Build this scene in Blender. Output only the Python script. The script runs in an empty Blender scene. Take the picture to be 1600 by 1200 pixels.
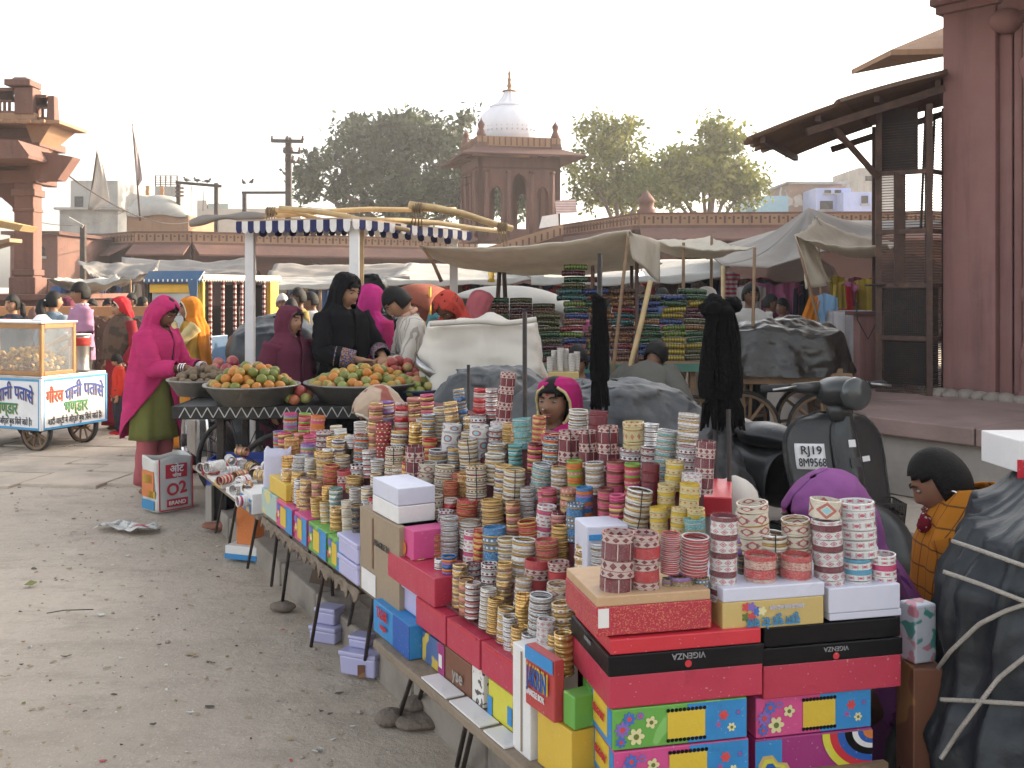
import bpy, bmesh, math, random
import numpy as np
from mathutils import Vector, Matrix, noise, Euler
R=math.radians; PI=math.pi; TAU=2*PI
rnd=random.Random(7)
S=bpy.context.scene; COL=S.collection
# ---------------------------------------------------------------- camera, sky, sun, exposure
H=1.62; HOR=448.0; F=1600.0          # eye height (m), horizon row and focal length in photo pixels
cam=bpy.data.cameras.new('camera'); co=bpy.data.objects.new('camera',cam); COL.objects.link(co)
co.location=(0,0,H); co.rotation_euler=(PI/2,0,0)
cam.sensor_width=36; cam.lens=36; cam.shift_y=-(600-HOR)/1600.0
cam.clip_start=.05; cam.clip_end=3000; S.camera=co
SUN_EL=R(17); SUN_DIR=Vector((.87,.49,0)).normalized()
world=bpy.data.worlds.new('World'); S.world=world; world.use_nodes=True
wn=world.node_tree; bg=wn.nodes['Background']
sky=wn.nodes.new('ShaderNodeTexSky'); sky.sky_type='NISHITA'; sky.sun_disc=False
sky.sun_elevation=SUN_EL; sky.sun_rotation=math.atan2(SUN_DIR.x,SUN_DIR.y)
sky.altitude=200; sky.air_density=1.0; sky.dust_density=4.5; sky.ozone_density=1.0
hsv=wn.nodes.new('ShaderNodeHueSaturation'); hsv.inputs['Saturation'].default_value=.38; hsv.inputs['Value'].default_value=1.12
wn.links.new(sky.outputs[0],hsv.inputs['Color']); wm_=wn.nodes.new('ShaderNodeMix'); wm_.data_type='RGBA'; wm_.blend_type='MULTIPLY'; wm_.inputs[0].default_value=1; wm_.inputs[7].default_value=(1.03,1.0,.955,1)
wn.links.new(hsv.outputs[0],wm_.inputs[6]); wn.links.new(wm_.outputs[2],bg.inputs[0]); bg.inputs[1].default_value=.15
sl=bpy.data.lights.new('sun','SUN'); sl.energy=3.2; sl.angle=R(.6); sl.color=(1,.78,.53)
so=bpy.data.objects.new('sun',sl); COL.objects.link(so)
sd=Vector((SUN_DIR.x*math.cos(SUN_EL),SUN_DIR.y*math.cos(SUN_EL),math.sin(SUN_EL)))
so.rotation_euler=sd.to_track_quat('Z','Y').to_euler(); so.location=(30,12,25)
vs=S.view_settings; vs.view_transform='Standard'; vs.look='None'; vs.exposure=1.9; vs.gamma=1; vs.use_curve_mapping=False
# ---------------------------------------------------------------- helpers
def P(px,py,d): return Vector(((px-800)/F*d,d,H-(py-HOR)/F*d))
def G(px,py,z=0): return P(px,py,F*(H-z)/(py-HOR))
def X(px,d): return (px-800)/F*d
def Zy(py,d): return H-(py-HOR)/F*d
WM={}
def tag(o,label=None,cat=None,group=None,kind=None):
    if label: o['label']=label
    if cat: o['category']=cat
    if group: o['group']=group
    if kind: o['kind']=kind
    return o
def place(o,loc,rz=0,rx=0,ry=0):
    o.location=loc; o.rotation_euler=(rx,ry,rz)
    WM[o.name]=Matrix.Translation(Vector(loc))@Euler((rx,ry,rz)).to_matrix().to_4x4()
def thing(name,label,cat,loc=(0,0,0),rz=0,group=None,rx=0,ry=0,scale=1):
    o=bpy.data.objects.new(name,None); COL.objects.link(o); o.empty_display_size=.1
    place(o,loc,rz,rx,ry)
    if scale!=1:
        o.scale=(scale,)*3; WM[o.name]=WM[o.name]@Matrix.Scale(scale,4)
    return tag(o,label,cat,group)
def link_mesh(name,me,parent=None,loc=(0,0,0),rot=(0,0,0),scale=(1,1,1),mat=None):
    o=bpy.data.objects.new(name,me); COL.objects.link(o)
    o.location=loc; o.rotation_euler=rot; o.scale=scale
    if parent: o.parent=parent
    if mat is not None:
        if not me.materials: me.materials.append(None)
        o.material_slots[0].link='OBJECT'; o.material_slots[0].material=mat
    return o
def frame(p0,p1):
    a=(Vector(p1)-Vector(p0)); L=a.length; a=a/L if L>1e-9 else Vector((0,0,1))
    u=a.orthogonal().normalized() if abs(a.z)<.95 else Vector((1,0,0))
    if abs(a.z)<.95: u=Vector((-a.y,a.x,0)).normalized()
    v=a.cross(u).normalized(); u=v.cross(a).normalized()
    return u,v,a
class MB:
    def __init__(s): s.v=[]; s.f=[]; s.m=[]
    def add(s,vs,fs,m=0):
        b=len(s.v); s.v+= [tuple(x) for x in vs]; s.f+=[tuple(i+b for i in f) for f in fs]; s.m+=[m]*len(fs); return s
    def box(s,c,sz,rz=0,m=0,M=None,top=1.0):
        x,y,z=sz[0]/2,sz[1]/2,sz[2]/2; t=top
        vs=[Vector(q) for q in ((-x,-y,-z),(x,-y,-z),(x,y,-z),(-x,y,-z),(-x*t,-y*t,z),(x*t,-y*t,z),(x*t,y*t,z),(-x*t,y*t,z))]
        if M is None: M=Matrix.Rotation(rz,3,'Z')
        c=Vector(c); return s.add([M@q+c for q in vs],[(0,3,2,1),(4,5,6,7),(0,1,5,4),(1,2,6,5),(2,3,7,6),(3,0,4,7)],m)
    def beam(s,p0,p1,w,h,m=0,roll=0):
        p0=Vector(p0);p1=Vector(p1);u,v,a=frame(p0,p1)
        if roll: q=Matrix.Rotation(roll,3,a); u=q@u; v=q@v
        vs=[]
        for p in (p0,p1):
            for i,j in ((-1,-1),(1,-1),(1,1),(-1,1)): vs.append(p+u*w/2*i+v*h/2*j)
        return s.add(vs,[(0,3,2,1),(4,5,6,7),(0,1,5,4),(1,2,6,5),(2,3,7,6),(3,0,4,7)],m)
    def tube(s,pts,r,n=8,m=0,cap=True,flat=1.0):
        pts=[Vector(p) for p in pts]; N=len(pts); rs=r if isinstance(r,(list,tuple)) else [r]*N
        vs=[];fs=[]; pu=None
        for i,p in enumerate(pts):
            a=pts[min(i+1,N-1)]-pts[max(i-1,0)]; a=a.normalized() if a.length>1e-9 else Vector((0,0,1))
            if pu is None: u,v,_=frame((0,0,0),a)
            else:
                u=pu-a*pu.dot(a); u=u.normalized() if u.length>1e-6 else a.orthogonal().normalized(); v=a.cross(u)
            pu=u
            for k in range(n):
                t=TAU*k/n; vs.append(p+u*math.cos(t)*rs[i]+v*math.sin(t)*rs[i]*flat)
        for i in range(N-1):
            for k in range(n):
                k2=(k+1)%n; fs.append((i*n+k,i*n+k2,(i+1)*n+k2,(i+1)*n+k))
        if cap: fs.append(tuple(range(n-1,-1,-1))); fs.append(tuple((N-1)*n+k for k in range(n)))
        return s.add(vs,fs,m)
    def lathe(s,prof,n=24,c=(0,0,0),m=0,M=None,sq=None,a0=0,a1=TAU):
        vs=[];fs=[];c=Vector(c); full=abs(a1-a0-TAU)<1e-6; cols=n if full else n+1
        for r,z in prof:
            for k in range(cols):
                t=a0+(a1-a0)*k/n; q=Vector((r*math.cos(t),r*math.sin(t),z))
                if sq: q=Vector((q.x*sq[0],q.y*sq[1],q.z))
                vs.append((M@q if M else q)+c)
        for i in range(len(prof)-1):
            for k in range(n):
                k2=(k+1)%cols; fs.append((i*cols+k,i*cols+k2,(i+1)*cols+k2,(i+1)*cols+k))
        return s.add(vs,fs,m)
    def ell(s,c,r,nu=14,nv=9,m=0,M=None,fn=None):
        vs=[];fs=[];c=Vector(c)
        for j in range(nv+1):
            p=-PI/2+PI*j/nv
            for i in range(nu):
                t=TAU*i/nu; q=Vector((r[0]*math.cos(p)*math.cos(t),r[1]*math.cos(p)*math.sin(t),r[2]*math.sin(p)))
                if fn: q=fn(q)
                vs.append((M@q if M else q)+c)
        for j in range(nv):
            for i in range(nu):
                i2=(i+1)%nu; fs.append((j*nu+i,j*nu+i2,(j+1)*nu+i2,(j+1)*nu+i))
        return s.add(vs,fs,m)
    def grid(s,fn,nu,nv,m=0,wrap=False):
        vs=[fn(i/nu,j/nv) for j in range(nv+1) for i in range(nu+(0 if wrap else 1))]; w=nu if wrap else nu+1; fs=[]
        for j in range(nv):
            for i in range(nu):
                i2=(i+1)%w if wrap else i+1; fs.append((j*w+i,j*w+i2,(j+1)*w+i2,(j+1)*w+i))
        return s.add(vs,fs,m)
    def poly(s,pts,th,nrm,m=0):
        n=len(pts);nv=Vector(nrm)*th; vs=[Vector(p) for p in pts]+[Vector(p)+nv for p in pts]
        fs=[tuple(range(n-1,-1,-1)),tuple(range(n,2*n))]+[(i,(i+1)%n,n+(i+1)%n,n+i) for i in range(n)]
        return s.add(vs,fs,m)
    def mesh(s,name,mats,smooth=False,M=None):
        me=bpy.data.meshes.new(name); vs=s.v
        if M is not None: vs=[tuple(M@Vector(q)) for q in vs]
        me.from_pydata(vs,[],s.f)
        mats=mats if isinstance(mats,(list,tuple)) else [mats]
        for m in mats: me.materials.append(m)
        if len(mats)>1: me.polygons.foreach_set('material_index',s.m)
        if smooth: me.polygons.foreach_set('use_smooth',[True]*len(s.f))
        me.update(); return me
    def build(s,name,mats,parent=None,smooth=False,local=False,solid=0,sub=0,bev=0,label=None,sangle=None):
        M=None
        if parent is not None and not local: M=WM[parent.name].inverted()
        me=s.mesh(name,mats,smooth or sangle is not None,M)
        o=bpy.data.objects.new(name,me); COL.objects.link(o)
        if parent is not None: o.parent=parent
        WM[o.name]=WM[parent.name] if parent is not None else Matrix.Identity(4)
        if solid: q=o.modifiers.new('solid','SOLIDIFY'); q.thickness=solid; q.offset=0
        if bev: q=o.modifiers.new('bevel','BEVEL'); q.width=bev; q.segments=2; q.limit_method='ANGLE'; q.angle_limit=R(40)
        if sub: q=o.modifiers.new('sub','SUBSURF'); q.levels=sub; q.render_levels=sub
        if sangle is not None: me.set_sharp_from_angle(angle=R(sangle))
        if label: o['label']=label
        return o
def fbm(p,o=4): return noise.fractal(Vector(p),.9,2.1,o,noise_basis='PERLIN_ORIGINAL')
def ridge(x): return 1-abs(x)*2
# ---------------------------------------------------------------- materials
MATS={}
def nn(nt,t,**k):
    n=nt.nodes.new('ShaderNode'+t)
    for a,b in k.items(): setattr(n,a,b)
    return n
def mathn(nt,op,a,b=None,c=None):
    n=nn(nt,'Math',operation=op)
    for i,q in enumerate((a,b,c)):
        if q is None: continue
        if isinstance(q,(int,float)): n.inputs[i].default_value=q
        else: nt.links.new(q,n.inputs[i])
    return n.outputs[0]
def mixc(nt,f,a,b,mode='MIX'):
    n=nn(nt,'Mix',data_type='RGBA',blend_type=mode)
    for i,q in ((0,f),(6,a),(7,b)):
        if isinstance(q,(int,float)): n.inputs[i].default_value=q
        elif isinstance(q,(tuple,list)): n.inputs[i].default_value=(*q[:3],1)
        else: nt.links.new(q,n.inputs[i])
    return n.outputs[2]
def sc3(c,k): return tuple(min(1,max(0,x*k)) for x in c[:3])
def base(name):
    m=bpy.data.materials.new(name); m.use_nodes=True; nt=m.node_tree; return m,nt,nt.nodes['Principled BSDF']
def pm(name,col,rough=.7,metal=0,var=.18,sc=6,bump=.15,bsc=45,spec=.4,dirt=None,dirtamt=.5,dsc=2.5,extra=None,bd=.004,trans=0,coord='Object',det=6):
    """plain material: colour broken up by noise, fine relief, optional dirt patches; extra(nt,coord)->mask,colour list adds pattern"""
    if name in MATS: return MATS[name]
    m,nt,b=base(name); MATS[name]=m
    tc=nn(nt,'TexCoord'); c=tc.outputs[coord]
    n1=nn(nt,'TexNoise'); n1.inputs['Scale'].default_value=sc; n1.inputs['Detail'].default_value=det; nt.links.new(c,n1.inputs['Vector'])
    out=mixc(nt,n1.outputs[0],sc3(col,1-var*1.6),sc3(col,1+var*1.6))
    if extra:
        for mask,cc in extra(nt,c): out=mixc(nt,mask,out,cc)
    if dirt:
        n3=nn(nt,'TexNoise'); n3.inputs['Scale'].default_value=dsc; n3.inputs['Detail'].default_value=8; n3.inputs['Roughness'].default_value=.65; nt.links.new(c,n3.inputs['Vector'])
        r=nn(nt,'MapRange'); r.inputs[1].default_value=.48; r.inputs[2].default_value=.68; r.inputs[4].default_value=dirtamt; nt.links.new(n3.outputs[0],r.inputs[0])
        out=mixc(nt,r.outputs[0],out,dirt)
    nt.links.new(out,b.inputs['Base Color'])
    b.inputs['Metallic'].default_value=metal; b.inputs['Specular IOR Level'].default_value=spec
    rr=nn(nt,'MapRange'); rr.inputs[3].default_value=max(.03,rough-.1); rr.inputs[4].default_value=min(1,rough+.12); nt.links.new(n1.outputs[0],rr.inputs[0]); nt.links.new(rr.outputs[0],b.inputs['Roughness'])
    if bump:
        n2=nn(nt,'TexNoise'); n2.inputs['Scale'].default_value=bsc; n2.inputs['Detail'].default_value=5; nt.links.new(c,n2.inputs['Vector'])
        bp=nn(nt,'Bump'); bp.inputs['Strength'].default_value=bump; bp.inputs['Distance'].default_value=bd*5; nt.links.new(n2.outputs[0],bp.inputs['Height']); nt.links.new(bp.outputs[0],b.inputs['Normal'])
    if trans:
        ts=nn(nt,'BsdfTranslucent'); nt.links.new(out,ts.inputs[0]); mx=nn(nt,'MixShader'); mx.inputs[0].default_value=trans
        nt.links.new(b.outputs[0],mx.inputs[1]); nt.links.new(ts.outputs[0],mx.inputs[2]); nt.links.new(mx.outputs[0],nt.nodes['Material Output'].inputs[0])
    return m
def fabric(name,col,extra=None,var=.14,rough=.85,trans=.12,bump=.35,sc=9,bsc=240): return pm(name,col,rough,0,var,sc,bump,bsc,.2,extra=extra,trans=trans,bd=.0012)
def sepxyz(nt,c): s=nn(nt,'SeparateXYZ'); nt.links.new(c,s.inputs[0]); return s.outputs
def stripes(axis,freq,w,col,off=0):
    def f(nt,c):
        x=sepxyz(nt,c)[axis]; t=mathn(nt,'FRACT',mathn(nt,'MULTIPLY_ADD',x,freq,off+50)); return [(mathn(nt,'LESS_THAN',t,w),col)]
    return f
def checks(fx,fz,w,col):
    def f(nt,c):
        s=sepxyz(nt,c); q=mathn(nt,'ADD',s[0],s[1])
        a=mathn(nt,'LESS_THAN',mathn(nt,'FRACT',mathn(nt,'MULTIPLY_ADD',q,fx,50)),w); b=mathn(nt,'LESS_THAN',mathn(nt,'FRACT',mathn(nt,'MULTIPLY_ADD',s[2],fz,50)),w)
        return [(mathn(nt,'MULTIPLY',mathn(nt,'MAXIMUM',a,b),.8),col)]
    return f
def spots(scale,th,col,soft=False):
    def f(nt,c):
        v=nn(nt,'TexVoronoi'); v.inputs['Scale'].default_value=scale; nt.links.new(c,v.inputs['Vector']); return [(mathn(nt,'LESS_THAN',v.outputs['Distance'],th),col)]
    return f
def blotch(scale,lo,col,seed=0):
    def f(nt,c):
        mp=nn(nt,'Mapping'); mp.inputs['Location'].default_value=(seed*3.1,seed*1.7,seed); nt.links.new(c,mp.inputs[0])
        n=nn(nt,'TexNoise'); n.inputs['Scale'].default_value=scale; n.inputs['Detail'].default_value=1.5; nt.links.new(mp.outputs[0],n.inputs['Vector'])
        r=nn(nt,'MapRange'); r.inputs[1].default_value=lo; r.inputs[2].default_value=lo+.03; nt.links.new(n.outputs[0],r.inputs[0]); return [(r.outputs[0],col)]
    return f
def streak(lo,col,sx=5,sz=.35,hi=.2):
    def f(nt,c):
        mp=nn(nt,'Mapping'); mp.inputs['Scale'].default_value=(sx,sx,sz); nt.links.new(c,mp.inputs[0]); n=nn(nt,'TexNoise'); n.inputs['Scale'].default_value=1; n.inputs['Detail'].default_value=7; n.inputs['Roughness'].default_value=.7; nt.links.new(mp.outputs[0],n.inputs['Vector'])
        r=nn(nt,'MapRange'); r.inputs[1].default_value=lo; r.inputs[2].default_value=lo+hi; r.inputs[4].default_value=.75; nt.links.new(n.outputs[0],r.inputs[0]); return [(r.outputs[0],col)]
    return f
def multi(*fs): return lambda nt,c: [q for f in fs for q in f(nt,c)]
def text_mesh(body,size,mat,bold=0,arch=0,ext=.0006,align='CENTER'):
    c=bpy.data.curves.new('txt','FONT'); c.body=body; c.size=size; c.align_x=align; c.align_y='CENTER'; c.extrude=ext; c.resolution_u=3
    o=bpy.data.objects.new('txt',c); COL.objects.link(o)
    dg=bpy.context.evaluated_depsgraph_get(); me=bpy.data.meshes.new_from_object(o.evaluated_get(dg)); bpy.data.objects.remove(o); bpy.data.curves.remove(c)
    if bold:
        m0=MB(); vs0=[v.co.copy() for v in me.vertices]; f0=[tuple(p.vertices) for p in me.polygons]
        for i,(a,b) in enumerate(((0,0),(1,0),(-1,0),(0,1),(0,-1))): m0.add([v+Vector((a*bold,b*bold,i*.0002)) for v in vs0],f0)
        me=m0.mesh('txt',[mat])
    if arch:
        for v in me.vertices: v.co.y-=arch*v.co.x**2
    me.materials.clear(); me.materials.append(mat); return me
def text_on(parent,name,body,size,mat,center,right,up,bold=0,arch=0,local=False,maxw=None):
    """flat lettering: center in world (or parent local), right/up unit vectors"""
    me=text_mesh(body,size,mat,bold,arch)
    if maxw:
        w=max(v.co.x for v in me.vertices)-min(v.co.x for v in me.vertices)
        if w>maxw:
            for v in me.vertices: v.co.x*=maxw/w
    r=Vector(right).normalized();u=Vector(up).normalized();n=r.cross(u)
    M=Matrix((r,u,n)).transposed().to_4x4(); M.translation=Vector(center)
    if not local: M=WM[parent.name].inverted()@M
    me.transform(M); o=bpy.data.objects.new(name,me); COL.objects.link(o); o.parent=parent; return o
# shared materials
sand=pm('red_sandstone',(.140,.072,.056),.85,var=.22,sc=1.6,bump=.5,bsc=14,extra=streak(.5,(.085,.043,.035)),dirt=(.16,.075,.055),dirtamt=.5,dsc=.8)
sand_shade=pm('shade_toned_sandstone',(.095,.043,.034),.85,var=.2,sc=1.2,bump=.35,bsc=16,dirt=(.06,.035,.03),dirtamt=.5,dsc=.9)  # sandstone darkened so the shade under eaves and awnings sits in its colour
buff=pm('buff_sandstone',(.30,.18,.105),.85,extra=streak(.52,(.16,.095,.065)),var=.18,sc=1.5,bump=.3,bsc=20,dirt=(.24,.13,.08),dirtamt=.5,dsc=1.1)
concrete=pm('grey_concrete',(.33,.32,.30),.9,extra=streak(.5,(.15,.15,.14),1.2,.15),var=.2,sc=.6,bump=.3,bsc=8,dirt=(.14,.14,.13),dirtamt=.7,dsc=.5)
iron=pm('dark_iron',(.035,.03,.028),.55,.4,.3,14,.3,60,dirt=(.12,.06,.035),dirtamt=.5,dsc=9)
iron_brown=pm('rusty_brown_iron',(.075,.045,.035),.65,.25,.3,12,.3,60,dirt=(.17,.085,.05),dirtamt=.5,dsc=7)
rubber=pm('black_rubber',(.02,.02,.021),.75,0,.3,15,.3,80,dirt=(.13,.11,.09),dirtamt=.35,dsc=7)
chrome=pm('chrome',(.62,.62,.63),.22,1,.1,8,.05,40)
steel=pm('worn_steel',(.42,.42,.42),.35,.9,.2,8,.15,50,dirt=(.2,.17,.15),dirtamt=.4,dsc=5)
white_paint=pm('white_paint',(.72,.72,.72),.5,0,.08,4,.08,30,dirt=(.4,.37,.33),dirtamt=.3,dsc=4)
bamboo=pm('bamboo',(.46,.33,.16),.5,0,.22,7,.2,30,dirt=(.25,.16,.08),dirtamt=.5,dsc=6)
wood=pm('worn_wood',(.24,.15,.085),.75,0,.28,9,.35,40,dirt=(.10,.07,.05),dirtamt=.6,dsc=3)
wood_grey=pm('grey_planks',(.23,.185,.145),.85,0,.28,8,.4,35,dirt=(.10,.085,.07),dirtamt=.6,dsc=4)
cream_canvas=fabric('cream_canvas',(.66,.60,.50),var=.12,trans=.28)
grey_canvas=fabric('grey_canvas',(.27,.25,.23),var=.18,trans=.2,sc=3)
white_canvas=fabric('white_canvas',(.42,.41,.38),var=.14,trans=.14,sc=4)
black_cloth=pm('black_cloth',(.006,.006,.007),.9,0,.3,9,.3,200,.1)
skin=pm('brown_skin',(.23,.115,.066),.5,0,.1,12,.1,120,.35)
skin_dk=pm('dark_brown_skin',(.155,.075,.042),.5,0,.1,12,.1,120,.35)
skin_lt=pm('light_brown_skin',(.32,.17,.10),.5,0,.1,12,.1,120,.35)
hair=pm('black_hair',(.006,.005,.0045),.55,0,.4,30,.4,160,.18)
# ---------------------------------------------------------------- people
def sstep(a,b,x):
    t=max(0,min(1,(x-a)/(b-a))); return t*t*(3-2*t)
def head_fn(q):
    x,y,z=q
    if z<0: x*=1-.34*(min(1,-z/.115))**1.6; y=y*(1-.10*(-z/.115)**2) if y>0 else y
    if y>0: y*=1.05
    if y<0:
        g=lambda cx,cz,sx,sz: math.exp(-((x-cx)/sx)**2-((z-cz)/sz)**2)
        nose=math.exp(-(x/.0135)**2)*(sstep(.03,-.024,z) if z>-.026 else sstep(-.042,-.026,z))
        y-=.023*nose+.006*(math.exp(-((abs(x)-.011)/.007)**2-((z+.028)/.009)**2))
        y+=.012*(g(.031,.008,.016,.011)+g(-.031,.008,.016,.011))
        y-=.004*math.exp(-((z-.032)/.01)**2)*math.exp(-(x/.05)**2)
        y-=.006*g(0,-.058,.022,.009)-.003*g(0,-.0735,.02,.005)
        y-=.009*g(0,-.095,.022,.014)
        y-=.004*(g(.04,-.025,.018,.02)+g(-.04,-.025,.018,.02))
    return Vector((x,y,z))
class Pose:
    def __init__(s,lean=0,yaw=0,pitch=0,hipz=.86,side=0):
        s.lean=R(lean);s.dz=hipz-.86;s.hip=Vector((0,0,.86))
        s.Rl=Matrix.Rotation(s.lean,3,'X')@Matrix.Rotation(R(side),3,'Y'); s.Rh=s.Rl@Matrix.Rotation(R(yaw),3,'Z')@Matrix.Rotation(R(pitch),3,'X')
        s.nk=Vector((0,0,1.40))
    def T(s,p):
        p=Vector(p); w=sstep(.80,1.06,p.z); q=p.copy()
        if w>0:
            q2=s.hip+s.Rl@(p-s.hip); q=p.lerp(q2,w)
        q.z+=s.dz; return q
    def TH(s,p):
        p=Vector(p); w=sstep(1.32,1.43,p.z)
        if w==0: return s.T(p)
        q=s.hip+s.Rl@(s.nk-s.hip)+s.Rh@(p-s.nk); q.z+=s.dz
        return s.T(p).lerp(q,w)
HC=Vector((0,-.012,1.492))
def hand_mesh(mb,w,d,n,side,curl=35,sp=1.0):
    d=Vector(d).normalized(); n=Vector(n); n=(n-d*n.dot(d)).normalized(); a=d.cross(n)*side
    M=Matrix((a,d,n)).transposed()
    w=Vector(w); mb.ell(w+d*.05,(.036,.054,.015),12,8,M=M)
    for k,(o,L) in enumerate(((-.027,.058),(-.009,.072),(.009,.077),(.026,.068))):
        p=w+d*.088+a*o; pts=[w+d*.06+a*o*.8,p]; ang=0; dd=d+a*o*4*sp
        for j,f in enumerate((.45,.31,.24)):
            ang+=R(curl*(1+.12*(1-k)))*(.7 if j==0 else 1); v=(dd.normalized()*math.cos(ang)-n*math.sin(ang)); p=p+v*L*f; pts.append(p)
        mb.tube(pts,[.0095,.0095,.0088,.0078,.0062],7)
    b=w+d*.025+a*.028; mb.tube([w+d*.02,b,b+(d*.75+a*.7-n*.3).normalized()*.04,b+(d*.75+a*.7-n*.3).normalized()*.04+(d*.95+a*.1-n*.45).normalized()*.032],[.013,.012,.010,.007],7)
def remesh(mb,name,mat,vox,parent):
    me=mb.mesh(name,mat,True); o=bpy.data.objects.new(name,me); COL.objects.link(o)
    q=o.modifiers.new('r','REMESH'); q.mode='VOXEL'; q.voxel_size=vox; q.use_smooth_shade=True
    if vox<.02:
        q2=o.modifiers.new('s','SMOOTH'); q2.iterations=2; q2.factor=.4
    dg=bpy.context.evaluated_depsgraph_get(); m2=bpy.data.meshes.new_from_object(o.evaluated_get(dg)); m2.name=name
    bpy.data.objects.remove(o); m2.materials.clear(); m2.materials.append(mat)
    m2.polygons.foreach_set('use_smooth',[True]*len(m2.polygons))
    o=bpy.data.objects.new(name,m2); COL.objects.link(o); o.parent=parent; WM[o.name]=WM[parent.name]; return o
eye_white=pm('eye_white',(.30,.27,.25),.25,0,.05,bump=0); eye_dark=pm('dark_iris',(.012,.008,.006),.15,0,.05,bump=0); lipm=pm('lips',(.22,.075,.062),.45,0,.1,bump=0)
def person(label,loc,rz,h=1.55,lean=0,yaw=0,pitch=0,hipz=.86,arms=None,legs='stand',mat=skin,vox=.0085,face=True,side=0,group=None,fat=1.0,head=True):
    root=thing('person',label,'person',loc,R(rz),group,scale=h/1.6); J=Pose(lean,yaw,pitch,hipz,side); J.root=root
    mb=MB(); n=16
    rings=[(.79,.12,.09),(.86,.155*fat,.115*fat),(.93,.15*fat,.11*fat),(1.02,.128*fat,.098*fat),(1.12,.142*fat,.105*fat),(1.22,.158,.108),(1.29,.158,.09),(1.33,.125,.075),(1.355,.075,.062),(1.375,.052,.056),(1.46,.047,.052)]
    vs=[];fs=[]
    for z,a,b in rings:
        for k in range(n):
            t=TAU*k/n; vs.append(J.TH((a*math.cos(t),b*math.sin(t),z)) if z>1.35 else J.T((a*math.cos(t),b*math.sin(t),z)))
    for i in range(len(rings)-1):
        for k in range(n): fs.append((i*n+k,i*n+(k+1)%n,(i+1)*n+(k+1)%n,(i+1)*n+k))
    fs.append(tuple(range(n-1,-1,-1))); fs.append(tuple((len(rings)-1)*n+k for k in range(n))); mb.add(vs,fs)
    hv=MB().ell((0,0,0),(.0735,.092,.116),30,24,fn=head_fn)
    mb.add([J.TH(Vector(v)+HC) for v in hv.v],hv.f)
    for sx in (-1,1): mb.ell(J.TH(HC+Vector((sx*.073,.012,-.005))),(.010,.018,.03),8,6,M=J.Rh)
    J.arm={}
    arms=arms or {}
    for sx in (-1,1):
        sh=J.T((sx*.162,0,1.285)); a=arms.get(sx)
        if a is None: el=J.T((sx*.22,.03,1.03)); wr=J.T((sx*.215,-.06,.80)); hd=(0,-.3,-1); hn=(sx,0,0); cu=18
        else: el,wr=Vector(a[0]),Vector(a[1]); el=el+Vector((0,0,J.dz)); wr=wr+Vector((0,0,J.dz)); hd=a[2] if len(a)>2 else wr-el; hn=a[3] if len(a)>3 else (0,0,1); cu=a[4] if len(a)>4 else 30
        mb.tube([sh,sh.lerp(el,.5),el,el.lerp(wr,.35),wr,wr+(Vector(hd).normalized())*.03],[.052,.046,.036,.037,.026,.024],10)
        J.arm[sx]=(sh,el,wr)
        if face or vox<.013: hand_mesh(mb,wr,hd,hn,sx,cu)
        else: mb.ell(wr+Vector(hd).normalized()*.07,(.03,.03,.06),8,6)
    J.leg={}
    for sx in (-1,1):
        hp=Vector((sx*.085,0,.85+J.dz))
        if legs=='stand': kn=Vector((sx*.09,-.02,.46)); an=Vector((sx*.085,.025,.075))
        elif legs=='walk': kn=Vector((sx*.085,-.02-sx*.1,.46)); an=Vector((sx*.08,.05-sx*.17,.08))
        else: kn=Vector((sx*.22,-.34,J.dz+.86+.16)); an=Vector((sx*.12,-.22,max(.06,J.dz+.86-.36)))
        mb.tube([hp,hp.lerp(kn,.5),kn,kn.lerp(an,.35),an],[.085,.075,.052,.055,.035],10)
        mb.ell(an+Vector((0,-.06,-.04)),(.042,.115,.032),12,7); J.leg[sx]=(hp,kn,an)
    remesh(mb,'body',mat,vox,root)
    if face:
        for sx in (-1,1):
            e=MB(); c=Vector((sx*.0305,-.0768,.010))
            for part,rr,m in ((0,.0135,0),): e.ell((0,0,0),(.0155,.009,.0062),10,8)
            e.m=[1 if (Vector(e.v[f[0]])+Vector(e.v[f[2]])).y/2<-.006 and abs((Vector(e.v[f[0]])+Vector(e.v[f[2]])).x/2)<.0088 else 0 for f in e.f]
            e.v=[J.TH(Vector(v)+c+HC) for v in e.v]; e.build('eye',[eye_white,eye_dark],root,True,True)
            b=MB().tube([J.TH(HC+Vector((sx*x,y,z))) for x,y,z in ((.013,-.0965,.0285),(.026,-.0945,.034),(.04,-.085,.034),(.05,-.074,.027))],[.0028,.004,.0035,.0015],6); b.build('eyebrow',hair,root,True,True)
        l=MB()
        for z,r in ((-.0545,.0052),(-.0625,.006)):
            l.tube([J.TH(HC+Vector((x,y,z+.5*abs(x)*.12))) for x,y in ((-.022,-.083),(-.011,-.0955),(0,-.0985),(.011,-.0955),(.022,-.083))],[.0015,r*.8,r,r*.8,.0015],6)
        l.build('lips',lipm,root,True,True)
    return J
FOLD=random.Random(3)
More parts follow.
